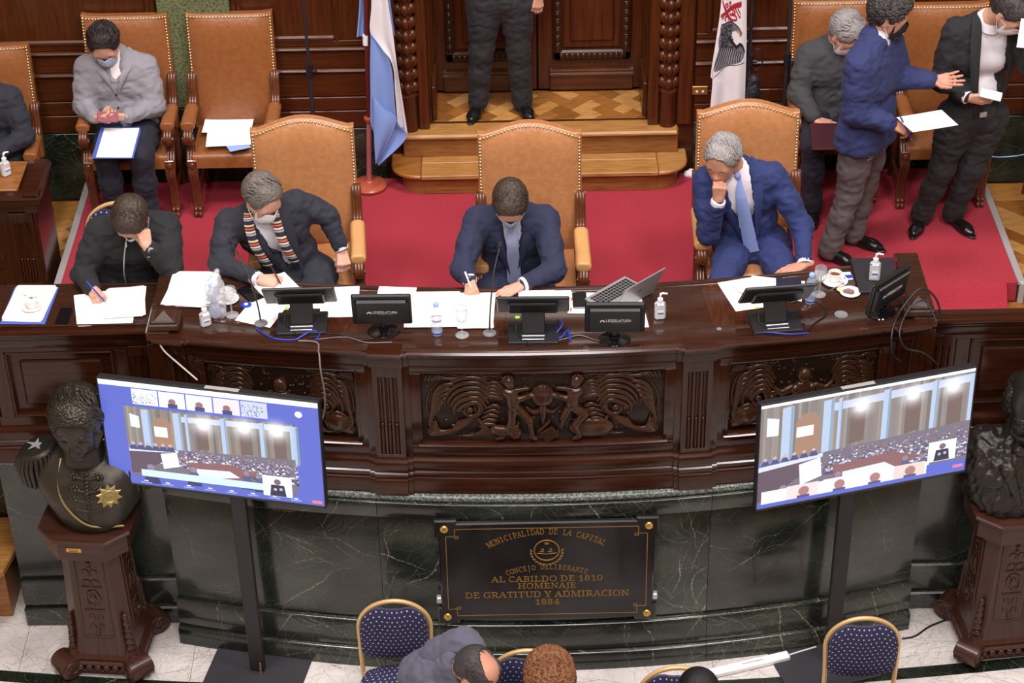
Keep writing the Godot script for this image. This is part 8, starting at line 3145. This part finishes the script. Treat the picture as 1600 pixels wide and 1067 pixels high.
func gel(label: String, at: Vector3, yaw: float, h := 0.12) -> void:
	var o := thing("hand_sanitizer", label, "dispenser", at, yaw, "hand gel pump bottles")
	var b := MB.new()
	b.box(Vector3(0, h * 0.5, 0), Vector3(0.058, h, 0.042), 0.01)
	b.tube([Vector3(0, h - 0.004, 0), Vector3(0, h + 0.012, 0)], 0.018, 0.012, 12)
	part(o, "bottle_body", b, M.gel)
	b = MB.new()
	b.lathe([Vector2(0.015, h + 0.008), Vector2(0.015, h + 0.024), Vector2(0.006, h + 0.028), Vector2(0.005, h + 0.046), Vector2(0.0, h + 0.046)], 14)
	b.tube([Vector3(0, h + 0.048, 0), Vector3(0.012, h + 0.056, 0), Vector3(0.038, h + 0.05, 0)], 0.008, 0.005, 8)
	part(o, "pump", b, M.white_plastic)
	b = MB.new()
	b.box(Vector3(0, h * 0.45, 0.0212), Vector3(0.038, h * 0.3, 0.001))
	var l := part(o, "label", b, M.white_plastic)
	b = MB.new()
	b.box(Vector3(0, h * 0.42, 0.0219), Vector3(0.034, h * 0.11, 0.0008))
	part(l, "label_print", b, mat(c8(96, 124, 176), 0.6))

func phone(label: String, t: Transform3D, m: Material, size := Vector3(0.072, 0.008, 0.148)) -> void:
	var o := thing("mobile_phone", label, "phone", Vector3.ZERO, 0.0)
	o.transform = t
	var b := MB.new()
	b.box(Vector3(0, size.y / 2, 0), size, 0.003)
	part(o, "casing", b, m)
	b = MB.new()
	b.box(Vector3(0, size.y, 0), Vector3(size.x - 0.006, 0.0008, size.z - 0.01))
	part(o, "screen", b, M.phone_glass)

func desk_monitor(label: String, x: float, z: float, yaw: float) -> void:
	# small monitor seen from behind, with the house's name on its back
	var o := thing("desk_monitor", label, "monitor", Vector3(x, TOP, z), yaw, "small black monitors with lettering on the back")
	var b := MB.new()
	b.lathe(v2([0.0, 0.0, 0.085, 0.0, 0.088, 0.004, 0.084, 0.01, 0.06, 0.013, 0.03, 0.02, 0.025, 0.045, 0.022, 0.07, 0.0, 0.07]), 28, Vector2(1.0, 0.8))
	b.lathe(v2([0.026, 0.03, 0.03, 0.033, 0.03, 0.038, 0.026, 0.041]), 20)
	part(o, "stand", b, M.black_gloss)
	var lean := Basis(Vector3.RIGHT, 0.16)
	b = MB.new()
	b.at(Vector3(0, 0.06, 0.012), lean)
	b.box(Vector3(0, 0.108, 0), Vector3(0.318, 0.212, 0.024), 0.008)
	b.box(Vector3(0, 0.1, 0.016), Vector3(0.285, 0.17, 0.026), 0.012)
	part(o, "casing", b, M.black)
	b = MB.new()
	b.at(Vector3(0, 0.06, 0.012), lean)
	for k in 34:
		b.box(Vector3(-0.125 + k * 0.00758, 0.178, 0.027), Vector3(0.0045, 0.011, 0.004), 0.001)
	stuff(part(o, "vent_grille", b, M.grey))
	b = MB.new()
	b.at(Vector3(0, 0.06, 0.012), lean)
	b.box(Vector3(0.0, 0.105, 0.0295), Vector3(0.165, 0.04, 0.001))
	var pl := part(o, "name_strip", b, M.black_soft)
	var t := Transform3D(lean, Vector3(0, 0.06, 0.012))
	words(pl, "lettering", "LEGISLATURA", 0.022, 0.001, M.text_white, t * Transform3D(Basis(), Vector3(0.018, 0.109, 0.0305)), false)
	words(pl, "lettering", "CIUDAD AUTÓNOMA", 0.0085, 0.0006, M.grey, t * Transform3D(Basis(), Vector3(0.022, 0.094, 0.0303)), false)
	b = MB.new()
	b.at(t * Vector3(-0.066, 0.1, 0.03), lean)
	var dome := []
	for k in 13:
		var a := PI * k / 12
		dome.append(Vector2(cos(a) * 0.013, sin(a) * 0.014))
	for k in 9:
		var a := PI - PI * k / 8
		dome.append(Vector2(cos(a) * 0.006, sin(a) * 0.007))
	b.extrude(dome, 0.001)
	part(pl, "dome_emblem", b, M.text_white)
	b = MB.new()
	b.at(Vector3(0, 0.06, 0.012), lean)
	b.box(Vector3(0, 0.108, -0.0125), Vector3(0.298, 0.19, 0.001))
	part(o, "screen", b, M.phone_glass)

func touch_terminal(label: String, x: float, z: float, yaw: float) -> void:
	# slim touch screen on a flat base, its back towards the hall
	var o := thing("touch_terminal", label, "monitor", Vector3(x, TOP, z), yaw, "slim touch screens on flat bases")
	var b := MB.new()
	b.box(Vector3(0, 0.009, -0.005), Vector3(0.27, 0.018, 0.205), 0.004)
	part(o, "base", b, M.black_soft)
	b = MB.new()
	var nk := Basis(Vector3.RIGHT, -0.45)
	b.box(Vector3(0, 0.085, -0.025), Vector3(0.125, 0.16, 0.02), 0.005, nk)
	part(o, "neck", b, M.black_metal)
	b = MB.new()
	b.tube([Vector3(-0.06, 0.022, 0.045), Vector3(0.06, 0.022, 0.045)], 0.006, 0.006, 8)
	b.box(Vector3(0, 0.021, 0.075), Vector3(0.12, 0.006, 0.006), 0.002)
	part(o, "hinge", b, M.silver)
	var lean := Basis(Vector3.RIGHT, 0.70)
	b = MB.new()
	b.at(Vector3(0, 0.195, 0.0), lean)
	b.box(Vector3.ZERO, Vector3(0.385, 0.245, 0.018), 0.006)
	b.box(Vector3(0, -0.02, 0.014), Vector3(0.26, 0.16, 0.018), 0.007)
	part(o, "casing", b, M.black)
	b = MB.new()
	b.at(Vector3(0, 0.195, 0.0), lean)
	b.box(Vector3(0, 0, -0.0095), Vector3(0.37, 0.23, 0.001))
	part(o, "screen", b, M.phone_glass)
	b = MB.new()
	b.at(Vector3(0, 0.195, 0.0), lean)
	b.box(Vector3(0.14, -0.03, 0.0095), Vector3(0.026, 0.014, 0.001))
	part(o, "maker_badge", b, M.grey)
	b = MB.new()
	b.box(Vector3(-0.085, 0.055, -0.085), Vector3(0.02, 0.012, 0.006), 0.002)
	part(o, "status_light", b, M.led)
	b = MB.new()
	b.tube(bez([Vector3(-0.09, 0.06, -0.02), Vector3(-0.09, 0.03, 0.02), Vector3(-0.06, 0.022, 0.06), Vector3(-0.02, 0.012, 0.115)], 5), 0.004, 0.004, 6)
	part(o, "cable", b, M.black)

func gooseneck(label: String, base: Vector3, head: Vector3) -> void:
	var o := thing("gooseneck_microphone", label, "microphone", base)
	var h := head - base
	var b := MB.new()
	b.lathe(v2([0.0, 0.0, 0.036, 0.0, 0.036, 0.004, 0.026, 0.006, 0.012, 0.012, 0.011, 0.02, 0.0, 0.02]), 22)
	part(o, "base", b, M.grey)
	b = MB.new()
	b.tube(bez([Vector3(0, 0.01, 0), Vector3(h.x * 0.1, h.y * 0.35, h.z * 0.12), Vector3(h.x * 0.45, h.y * 0.78, h.z * 0.5), h], 8), 0.0045, 0.004, 8)
	part(o, "neck", b, M.black)
	b = MB.new()
	var d := Vector3(h.x * 0.4, 0.02, h.z).normalized()
	b.tube([h - d * 0.012, h + d * 0.03], 0.011, 0.012, 10)
	part(o, "microphone_head", b, M.black_soft)

func cable(label: String, pts: Array, r: float, m: Material, called := "cable") -> Node3D:
	var b := MB.new()
	b.tube(bez(pts, 8), r, r, 6)
	return solo(called, b, m, label, "cable")

func desk_items() -> void:
	var g := TOP + 0.001
	var w := WING + 0.001
	# left side desk
	stack("stack of papers in a blue folder at the far left under an empty cup", -2.84, w, -0.64, -0.04, 5, 1, true, Vector2(0.215, 0.33))
	saucer("white saucer on the papers with blue folder at the far left", -2.81, w + 0.016, -0.585, 0.06)
	cup("empty white coffee cup on the papers at the far left", -2.81, w + 0.022, -0.585, -0.3, false)
	spoon("teaspoon resting in the saucer at the far left", Vector3(-2.815, w + 0.075, -0.6), Vector3(-2.87, w + 0.055, -0.66))
	phone("black phone lying between the blue folder and the papers of the man in black", Transform3D(yawed(-0.06), Vector3(-2.625, w, -0.52)), M.black_gloss)
	paper("blank sheet under the writing hand of the man in the black sweater", -2.47, w, -0.60, 0.22, 1)
	stack("sheets spread right of the writing hand of the man in the black sweater", -2.30, w + 0.002, -0.64, 0.12, 3, 1)
	paper("lowest sheet sticking out towards the desk front beside the man in black", -2.39, w + 0.0006, -0.53, -1.5, 0)
	pen_at("blue pen in the hand of the man in the black sweater", Vector3(-2.405, w + 0.004, -0.63), Vector3(-2.51, w + 0.125, -0.675), M.blue_plastic)
	# left part of the council desk
	stack("thick pile of papers on the council desk beside the bagged bottle", -1.93, g, -0.64, -0.10, 7, 1, false, Vector2(0.24, 0.33))
	bottle("water bottle in a clear plastic bag beside the paper pile at left", -1.775, g, -0.40)
	var b := MB.new()
	b.net([[Vector3(0, 0.02, 0), Vector3(0.005, 0.16, -0.01), 0.046, 0.04], [Vector3(0.03, 0.015, 0.03), Vector3(0.02, 0.1, 0.0), 0.02, 0.03], [Vector3(0.01, 0.17, -0.03), Vector3(0.02, 0.23, -0.07), 0.035, 0.012]], 0.009, 60.0, [], 0.008, 24.0, Vector3.ONE, [[Vector3(0, 0.001, 0), Vector3(0, -1, 0)]])
	solo("plastic_bag", b, M.bag, "clear plastic bag wrapped round the left water bottle", "bag", Vector3(-1.77, g, -0.41))
	gel("square hand gel bottle with pump in front of the bagged water bottle", Vector3(-1.812, g, -0.30), 0.5, 0.085)
	glass("stemmed glass in front of the saucer on the left of the council desk", -1.68, g, -0.395)
	saucer("white saucer behind the left stemmed glass", -1.718, g, -0.54, 0.062)
	cup("white coffee cup behind the left stemmed glass", -1.722, g + 0.007, -0.55, -0.6, false)
	phone("black phone lying on papers left of the left touch screen", Transform3D(yawed(0.62), Vector3(-1.598, g + 0.002, -0.595)), M.black_gloss, Vector3(0.085, 0.009, 0.16))
	var disc_ := MB.new()
	disc_.lathe(v2([0.0, 0.0, 0.03, 0.0, 0.03, 0.006, 0.024, 0.009, 0.0, 0.009]), 20)
	var bt := solo("blue_button", disc_, M.blue_plastic, "round blue button with pale centre beside the left microphone", "button", Vector3(-1.612, g, -0.485))
	disc_ = MB.new()
	disc_.lathe(v2([0.011, 0.009, 0.011, 0.0115, 0.0, 0.012]), 14)
	part(bt, "centre", disc_, M.white_plastic)
	gooseneck("gooseneck microphone at the left of the council desk, leaning over the grey-haired writer", Vector3(-1.515, g, -0.306), Vector3(-1.676, TOP + 0.35, -0.586))
	paper("sheet under the writing hand of the man with the scarf", -1.44, g + 0.001, -0.63, 0.55, 1)
	paper("slanted sheet left of the left touch screen, below the black phone", -1.51, g, -0.44, -0.35, 1)
	paper("sheet behind the left touch screen", -1.23, g, -0.545, 1.5, 1)
	paper("sheet between the left touch screen and the left lettered monitor", -1.10, g + 0.001, -0.50, 0.03, 2)
	pen_at("dark pen in the hand of the man with the striped scarf", Vector3(-1.43, g + 0.004, -0.665), Vector3(-1.49, g + 0.105, -0.72), M.black)
	touch_terminal("slim black touch screen in front of the man with the scarf", -1.29, -0.285, 0.02)
	desk_monitor("small black lettered monitor between the left touch screen and the middle papers", -0.848, -0.21, -0.02)
	# the middle
	paper("sheet behind the left lettered monitor", -0.80, g, -0.49, -0.1, 1)
	stack("open blue-edged folder of papers between the left lettered monitor and the middle writer", -0.585, g, -0.40, -0.03, 3, 1, true, Vector2(0.29, 0.33))
	stack("sheets right of the blue folder edge under the middle writer's pen hand", -0.35, g + 0.002, -0.38, -0.02, 3, 1, false, Vector2(0.19, 0.34))
	paper("ruled sheet right of the middle writer's flat hand", -0.02, g, -0.5, 1.56, 2, Vector2(0.16, 0.2))
	paper("second ruled sheet at the right elbow of the middle writer", 0.10, g + 0.001, -0.49, 0.0, 2, Vector2(0.14, 0.16))
	pen_at("white pen in the hand of the middle writer", Vector3(-0.365, g + 0.004, -0.545), Vector3(-0.412, g + 0.12, -0.60), M.white_plastic)
	bottle("water bottle standing on the middle papers", -0.56, g + 0.001, -0.176)
	glass("stemmed glass standing beside the middle water bottle", -0.426, g, -0.16)
	gooseneck("gooseneck microphone in front of the middle writer", Vector3(-0.279, g, -0.172), Vector3(-0.215, TOP + 0.38, -0.441))
	touch_terminal("slim black touch screen right of the middle microphone", -0.045, -0.155, -0.02)
	paper("sheet with red printed headings under the phone and laptop", 0.30, g, -0.44, 1.5, 3)
	paper("blank sheet under the right lettered monitor", 0.46, g + 0.0006, -0.34, 0.08, 0)
	phone("black phone lying upright on papers left of the laptop", Transform3D(yawed(0.0), Vector3(0.214, g + 0.002, -0.465)), M.black_gloss, Vector3(0.078, 0.009, 0.155))
	laptop()
	desk_monitor("small black lettered monitor in front of the silver laptop", 0.385, -0.09, -0.03)
	gel("square hand gel bottle with white pump right of the silver laptop", Vector3(0.64, g, -0.285), 0.1, 0.105)
	# the right
	paper("sheet left of the right touch screen, under a pink slip", 1.12, g, -0.50, 0.25, 1)
	paper("white sheet behind the right touch screen", 1.30, g, -0.55, 1.35, 1)
	solo("pink_slip", sheet_mesh(Vector2(0.1, 0.12), 0.001, 0.012), mat(c8(236, 214, 222), 0.8), "crumpled pale pink slip left of the right touch screen", "paper", Vector3(1.13, g + 0.003, -0.55), 0.5)
	var fb := MB.new()
	fb.box(Vector3(0, 0.004, 0), Vector3(0.14, 0.008, 0.17), 0.002)
	solo("dark_notebook", fb, mat(c8(28, 32, 52), 0.5), "dark blue notebook behind the right touch screen", "notebook", Vector3(1.37, g + 0.002, -0.56), -0.1)
	touch_terminal("slim black touch screen in front of the man in the blue suit", 1.255, -0.215, 0.1)
	bottle("water bottle between the right touch screen and the right stemmed glass", 1.468, g, -0.415, 0.185)
	glass("stemmed glass between the right water bottle and the full coffee cup", 1.527, g, -0.485)
	saucer("white saucer under the full coffee cup on the right", 1.629, g, -0.606, 0.072)
	cup("white cup full of coffee on the right", 1.629, g + 0.006, -0.612, -0.7, true)
	spoon("teaspoon on the saucer of the full coffee cup", Vector3(1.655, g + 0.018, -0.555), Vector3(1.585, g + 0.016, -0.50))
	saucer("small white plate with a sugar wrapper in front of the full coffee cup", 1.697, g, -0.489, 0.057)
	var wr := MB.new()
	wr.net([[Vector3(-0.02, 0.012, 0), Vector3(0.02, 0.014, 0.006), 0.009, 0.006], [Vector3(0.0, 0.014, -0.008), Vector3(0.012, 0.012, 0.012), 0.007, 0.006]], 0.0035, 160.0, [], 0.004, 60.0)
	solo("sugar_wrapper", wr, mat(c8(126, 96, 96), 0.6), "crumpled brown wrapper on the small white plate", "wrapper", Vector3(1.69, g + 0.002, -0.492))
	wr = MB.new()
	wr.box(Vector3.ZERO, Vector3(0.034, 0.006, 0.03), 0.002)
	solo("sugar_packet", wr, mat(c8(246, 232, 168), 0.7), "pale yellow sugar packet between the coffee saucer and the small plate", "packet", Vector3(1.645, g + 0.014, -0.512), 0.3)
	wr = MB.new()
	wr.box(Vector3(0, 0.006, 0), Vector3(0.05, 0.012, 0.07), 0.002)
	var pk := solo("small_box", wr, M.white_plastic, "small white and blue packet behind the full coffee cup", "packet", Vector3(1.705, g, -0.655), 0.1)
	wr = MB.new()
	wr.box(Vector3(0, 0.0122, 0.014), Vector3(0.046, 0.001, 0.036))
	part(pk, "blue_print", wr, M.blue_plastic)
	wr = MB.new()
	wr.box(Vector3(0, 0.011, 0), Vector3(0.235, 0.022, 0.345), 0.003, Basis())
	solo("black_folder", wr, M.black_soft, "black document folder at the right end of the council desk", "folder", Vector3(1.862, g, -0.645), 0.0)
	gel("tall hand gel bottle standing on the black folder", Vector3(1.842, g + 0.022, -0.59), -0.1, 0.115)
	desk_monitor("small black lettered monitor turned sideways at the right end of the desk", 1.838, -0.30, 0.75)
	for p in [[1.619, -0.285, "round cable outlet in the desk top right of the right touch screen"], [0.95, -0.17, "small round cable outlet in the desk top right of the hand gel bottle"]]:
		var gr := MB.new()
		gr.lathe(v2([0.0, 0.0, 0.036 if p[0] > 1.0 else 0.014, 0.0, 0.036 if p[0] > 1.0 else 0.014, 0.003, 0.02 if p[0] > 1.0 else 0.008, 0.003, 0.016 if p[0] > 1.0 else 0.006, 0.0, 0.006, 0.0015, 0.0, 0.004]), 22)
		solo("cable_outlet", gr, M.grey, p[2], "outlet", Vector3(p[0], g, p[1]))
	# cables
	var y := TOP + 0.006
	cable("blue network cable curling in front of the left touch screen", [Vector3(-1.535, y, -0.257), Vector3(-1.507, y, -0.22), Vector3(-1.428, y, -0.155), Vector3(-1.324, y, -0.14), Vector3(-1.277, y + 0.01, -0.165), Vector3(-1.228, y + 0.015, -0.2), Vector3(-1.191, y, -0.19), Vector3(-1.215, y, -0.12)], 0.005, M.blue_plastic)
	cable("grey cable from the desk top down over the carved left panel", [Vector3(-1.3, y, -0.13), Vector3(-1.2, y, -0.11), Vector3(-1.185, y, -0.02), Vector3(-1.18, TOP + 0.004, 0.0), Vector3(-1.175, TOP - 0.06, 0.045), Vector3(-1.164, 2.0, 0.05), Vector3(-1.172, 1.88, 0.05), Vector3(-1.205, 1.78, 0.05)], 0.005, M.cable_grey)
	cable("thin black cable between the left touch screen and the left lettered monitor", [Vector3(-1.17, y, -0.2), Vector3(-1.08, y, -0.18), Vector3(-0.98, y, -0.13), Vector3(-0.9, y, -0.14)], 0.003, M.black)
	cable("thin grey cable lying in front of the left lettered monitor", [Vector3(-1.2, y, -0.14), Vector3(-1.05, y, -0.155), Vector3(-0.93, y, -0.1), Vector3(-0.8, y, -0.1)], 0.003, M.cable_grey)
	cable("bundle of blue cables between the middle touch screen and the right lettered monitor", [Vector3(0.09, y + 0.03, -0.24), Vector3(0.11, y + 0.03, -0.19), Vector3(0.07, y, -0.13), Vector3(0.1, y + 0.01, -0.1), Vector3(0.14, y + 0.02, -0.15), Vector3(0.15, y, -0.08)], 0.0065, M.blue_plastic)
	cable("grey cable running to the right lettered monitor's foot", [Vector3(0.06, y, -0.08), Vector3(0.12, y, -0.1), Vector3(0.2, y, -0.13), Vector3(0.28, y, -0.085), Vector3(0.34, y, -0.06)], 0.004, M.cable_grey)
	cable("black cable looped right of the right touch screen", [Vector3(1.36, y, -0.4), Vector3(1.45, y + 0.02, -0.42), Vector3(1.53, y + 0.01, -0.36), Vector3(1.535, y, -0.28), Vector3(1.464, y, -0.2), Vector3(1.42, y, -0.13)], 0.0035, M.black)
	cable("blue cable in front of the right touch screen", [Vector3(1.142, y, -0.13), Vector3(1.221, y + 0.015, -0.1), Vector3(1.321, y + 0.01, -0.09), Vector3(1.422, y, -0.11)], 0.004, M.blue_plastic)
	cable("thick black cable looped over the right pyramid block and down the desk front", [Vector3(2.15, TOP + 0.02, -0.25), Vector3(2.11, TOP + 0.12, -0.26), Vector3(2.03, TOP + 0.17, -0.27), Vector3(1.93, TOP + 0.1, -0.2), Vector3(1.885, TOP + 0.02, -0.16), Vector3(1.865, 2.17, -0.10), Vector3(1.88, 2.08, -0.09), Vector3(1.93, 2.02, -0.1)], 0.006, M.black)
	cable("second black cable looped inside the first over the right pyramid block", [Vector3(2.1, TOP + 0.05, -0.17), Vector3(2.05, TOP + 0.12, -0.23), Vector3(1.97, TOP + 0.1, -0.2), Vector3(1.92, TOP + 0.02, -0.15), Vector3(1.91, 2.18, -0.10), Vector3(1.95, 2.11, -0.1), Vector3(2.04, 2.08, -0.1), Vector3(2.13, 2.0, -0.1)], 0.006, M.black)
	cable("pale cable slanting down the desk front behind the left television", [Vector3(-2.06, 2.2, -0.19), Vector3(-2.03, 2.14, -0.17), Vector3(-1.96, 2.05, -0.17), Vector3(-1.87, 1.95, -0.16)], 0.005, M.cream_cable)
	cable("black cable on the white floor beside the right pedestal", [Vector3(2.12, 0.006, -0.1), Vector3(2.2, 0.006, -0.12), Vector3(2.3, 0.006, -0.2), Vector3(2.42, 0.006, -0.26)], 0.006, M.black)
	cable("blue cable along the wall base at the right", [Vector3(2.98, 1.56, -3.2), Vector3(3.1, 1.5, -3.19), Vector3(3.25, 1.5, -3.19), Vector3(3.4, 1.53, -3.19)], 0.005, M.blue_cap)
	# power strip on the floor
	b = MB.new()
	b.box(Vector3(0, 0.018, 0), Vector3(0.5, 0.034, 0.06), 0.006)
	var ps := solo("power_strip", b, M.white_plastic, "long white cable duct lying on the floor before the right stand", "power strip", Vector3(1.19, 0.002, 0.11), 0.29)
	b = MB.new()
	b.box(Vector3(0.02, 0.036, 0.0), Vector3(0.13, 0.001, 0.004))
	part(ps, "slot", b, M.grey)
	cable("white twin cable from the cable duct to the right stand", [Vector3(1.42, 0.02, 0.04), Vector3(1.5, 0.012, 0.0), Vector3(1.6, 0.02, -0.03)], 0.005, M.white_plastic)
	# at the wall chairs and in the hands
	var fo := thing("blue_folder", "blue folder with a white sheet on the cardigan wearer's lap", "folder", Vector3(-2.645, 2.065, -2.60), -0.03)
	b = MB.new()
	b.box(Vector3.ZERO, Vector3(0.265, 0.006, 0.345), 0.002)
	part(fo, "cover", b, M.paper_blue)
	var sh := part(fo, "sheet", sheet_mesh(Vector2(0.225, 0.32), 0.0012, 0.003), paper_tex(1))
	sh.position = Vector3(0.008, 0.004, 0.01)
	fo.rotation = Vector3(0.10, -0.03, 0.0)
	phone("pink-cased phone held by the young man in the grey cardigan", Transform3D(Basis(Vector3.RIGHT, 1.0) * yawed(1.5) * Basis(Vector3(0, 0, 1), PI), Vector3(-2.70, 2.205, -2.685)), mat(c8(150, 78, 90), 0.3), Vector3(0.066, 0.009, 0.13))
	paper("upper white sheet on the seat of the empty armchair", -1.99, 1.955, -3.0, 1.55, 0, Vector2(0.2, 0.32))
	paper("lower white sheets on the seat of the empty armchair", -1.96, 1.956, -2.82, 1.62, 1, Vector2(0.2, 0.30))
	solo("blue_sheet", sheet_mesh(Vector2(0.14, 0.12), 0.001, 0.002), M.blue_cap, "corner of a light blue sheet under the papers on the empty armchair", "paper", Vector3(-1.9, 1.9535, -2.73), 0.4)
	b = MB.new()
	b.box(Vector3.ZERO, Vector3(0.29, 0.016, 0.24), 0.003)
	var mf := solo("maroon_folder", b, mat(c8(62, 14, 28), 0.45), "maroon folder on the lap of the white-haired man", "folder", Vector3(1.89, 2.085, -2.46), -0.05)
	mf.rotation.x = 0.25
	var gp := paper("white sheet held low by the standing man in the navy jumper", 2.33, 2.515, -1.86, 0.0, 0, Vector2(0.3, 0.21), Basis(Vector3(0, 0, 1), 0.0) * Basis(Vector3.RIGHT, -0.04) * yawed(0.3))
	pen_at("blue and white pen held by the standing man in the navy jumper", Vector3(2.25, 2.395, -1.84), Vector3(2.165, 2.555, -1.85), M.blue_plastic)
	phone("white phone held by the standing man in the black suit", Transform3D(Basis(Vector3.RIGHT, 0.45) * yawed(1.25), Vector3(2.755, 2.545, -2.115)), M.white_plastic, Vector3(0.066, 0.01, 0.13))
	(get_child(get_child_count() - 1).get_child(1) as MeshInstance3D).material_override = M.paper
	paper("folded sheet raised to the face of the standing man in the black suit", 2.905, 2.98, -2.06, 0.0, 0, Vector2(0.1, 0.17), Basis(Vector3(0, 0, 1), -0.35) * Basis(Vector3.RIGHT, 1.2) * yawed(0.2))
	gel("white hand gel bottle on the bench desk at the far left", Vector3(-3.255, 2.1, -2.15), 0.8, 0.1)
	var wc := MB.new()
	wc.net([[Vector3(-0.03, 0.012, 0), Vector3(0.035, 0.014, 0.01), 0.02, 0.016], [Vector3(0, 0.02, -0.02), Vector3(0.02, 0.012, 0.03), 0.016, 0.012]], 0.006, 90.0, [], 0.006, 40.0)
	solo("white_cloth", wc, M.paper, "small crumpled white cloth on the carpet right of the oak steps", "cloth", Vector3(1.07, DAIS, -3.13))

func pen_at(label: String, tip: Vector3, top: Vector3, m: Material) -> void:
	pen(self, tip, top, m)
	var p := get_child(get_child_count() - 1)
	p.set_meta("label", label)

func laptop() -> void:
	var o := thing("laptop", "silver laptop standing open sideways behind the right lettered monitor", "laptop", Vector3(0.47, TOP + 0.003, -0.50), 0.0)
	var b := MB.new()
	var yb := yawed(0.75)
	b.at(Vector3(-0.04, 0.0, -0.0), yb)
	b.box(Vector3(0, 0.008, 0), Vector3(0.32, 0.016, 0.215), 0.005)
	part(o, "keyboard_base", b, M.silver)
	b = MB.new()
	b.at(Vector3(-0.04, 0.0, -0.0), yb)
	for r in 5:
		for k in 13:
			b.box(Vector3(-0.132 + k * 0.022, 0.0168, -0.075 + r * 0.021), Vector3(0.018, 0.0015, 0.017), 0.0005)
	stuff(part(o, "keys", b, M.black))
	# the lid stands up along the base's edge nearest the hall, leaning back
	b = MB.new()
	b.at(yb * Vector3(0, 0.014, 0.108) + Vector3(-0.04, 0, 0), yb * Basis(Vector3.RIGHT, 0.42))
	b.box(Vector3(0, 0.105, 0), Vector3(0.32, 0.21, 0.007), 0.003)
	part(o, "lid", b, M.silver)
	b = MB.new()
	b.at(yb * Vector3(0, 0.014, 0.108) + Vector3(-0.04, 0, 0), yb * Basis(Vector3.RIGHT, 0.42))
	b.box(Vector3(0, 0.105, -0.004), Vector3(0.305, 0.195, 0.001))
	part(o, "screen", b, M.phone_glass)
	b = MB.new()
	b.at(yb * Vector3(0, 0.014, 0.108) + Vector3(-0.04, 0, 0), yb * Basis(Vector3.RIGHT, 0.42))
	for s in [-1.0, 1.0]:
		b.box(Vector3(s * 0.006, 0.108, 0.0042), Vector3(0.004, 0.024, 0.001), 0.0, Basis(Vector3(0, 0, 1), -0.35))
	part(o, "lid_emblem", b, M.black)
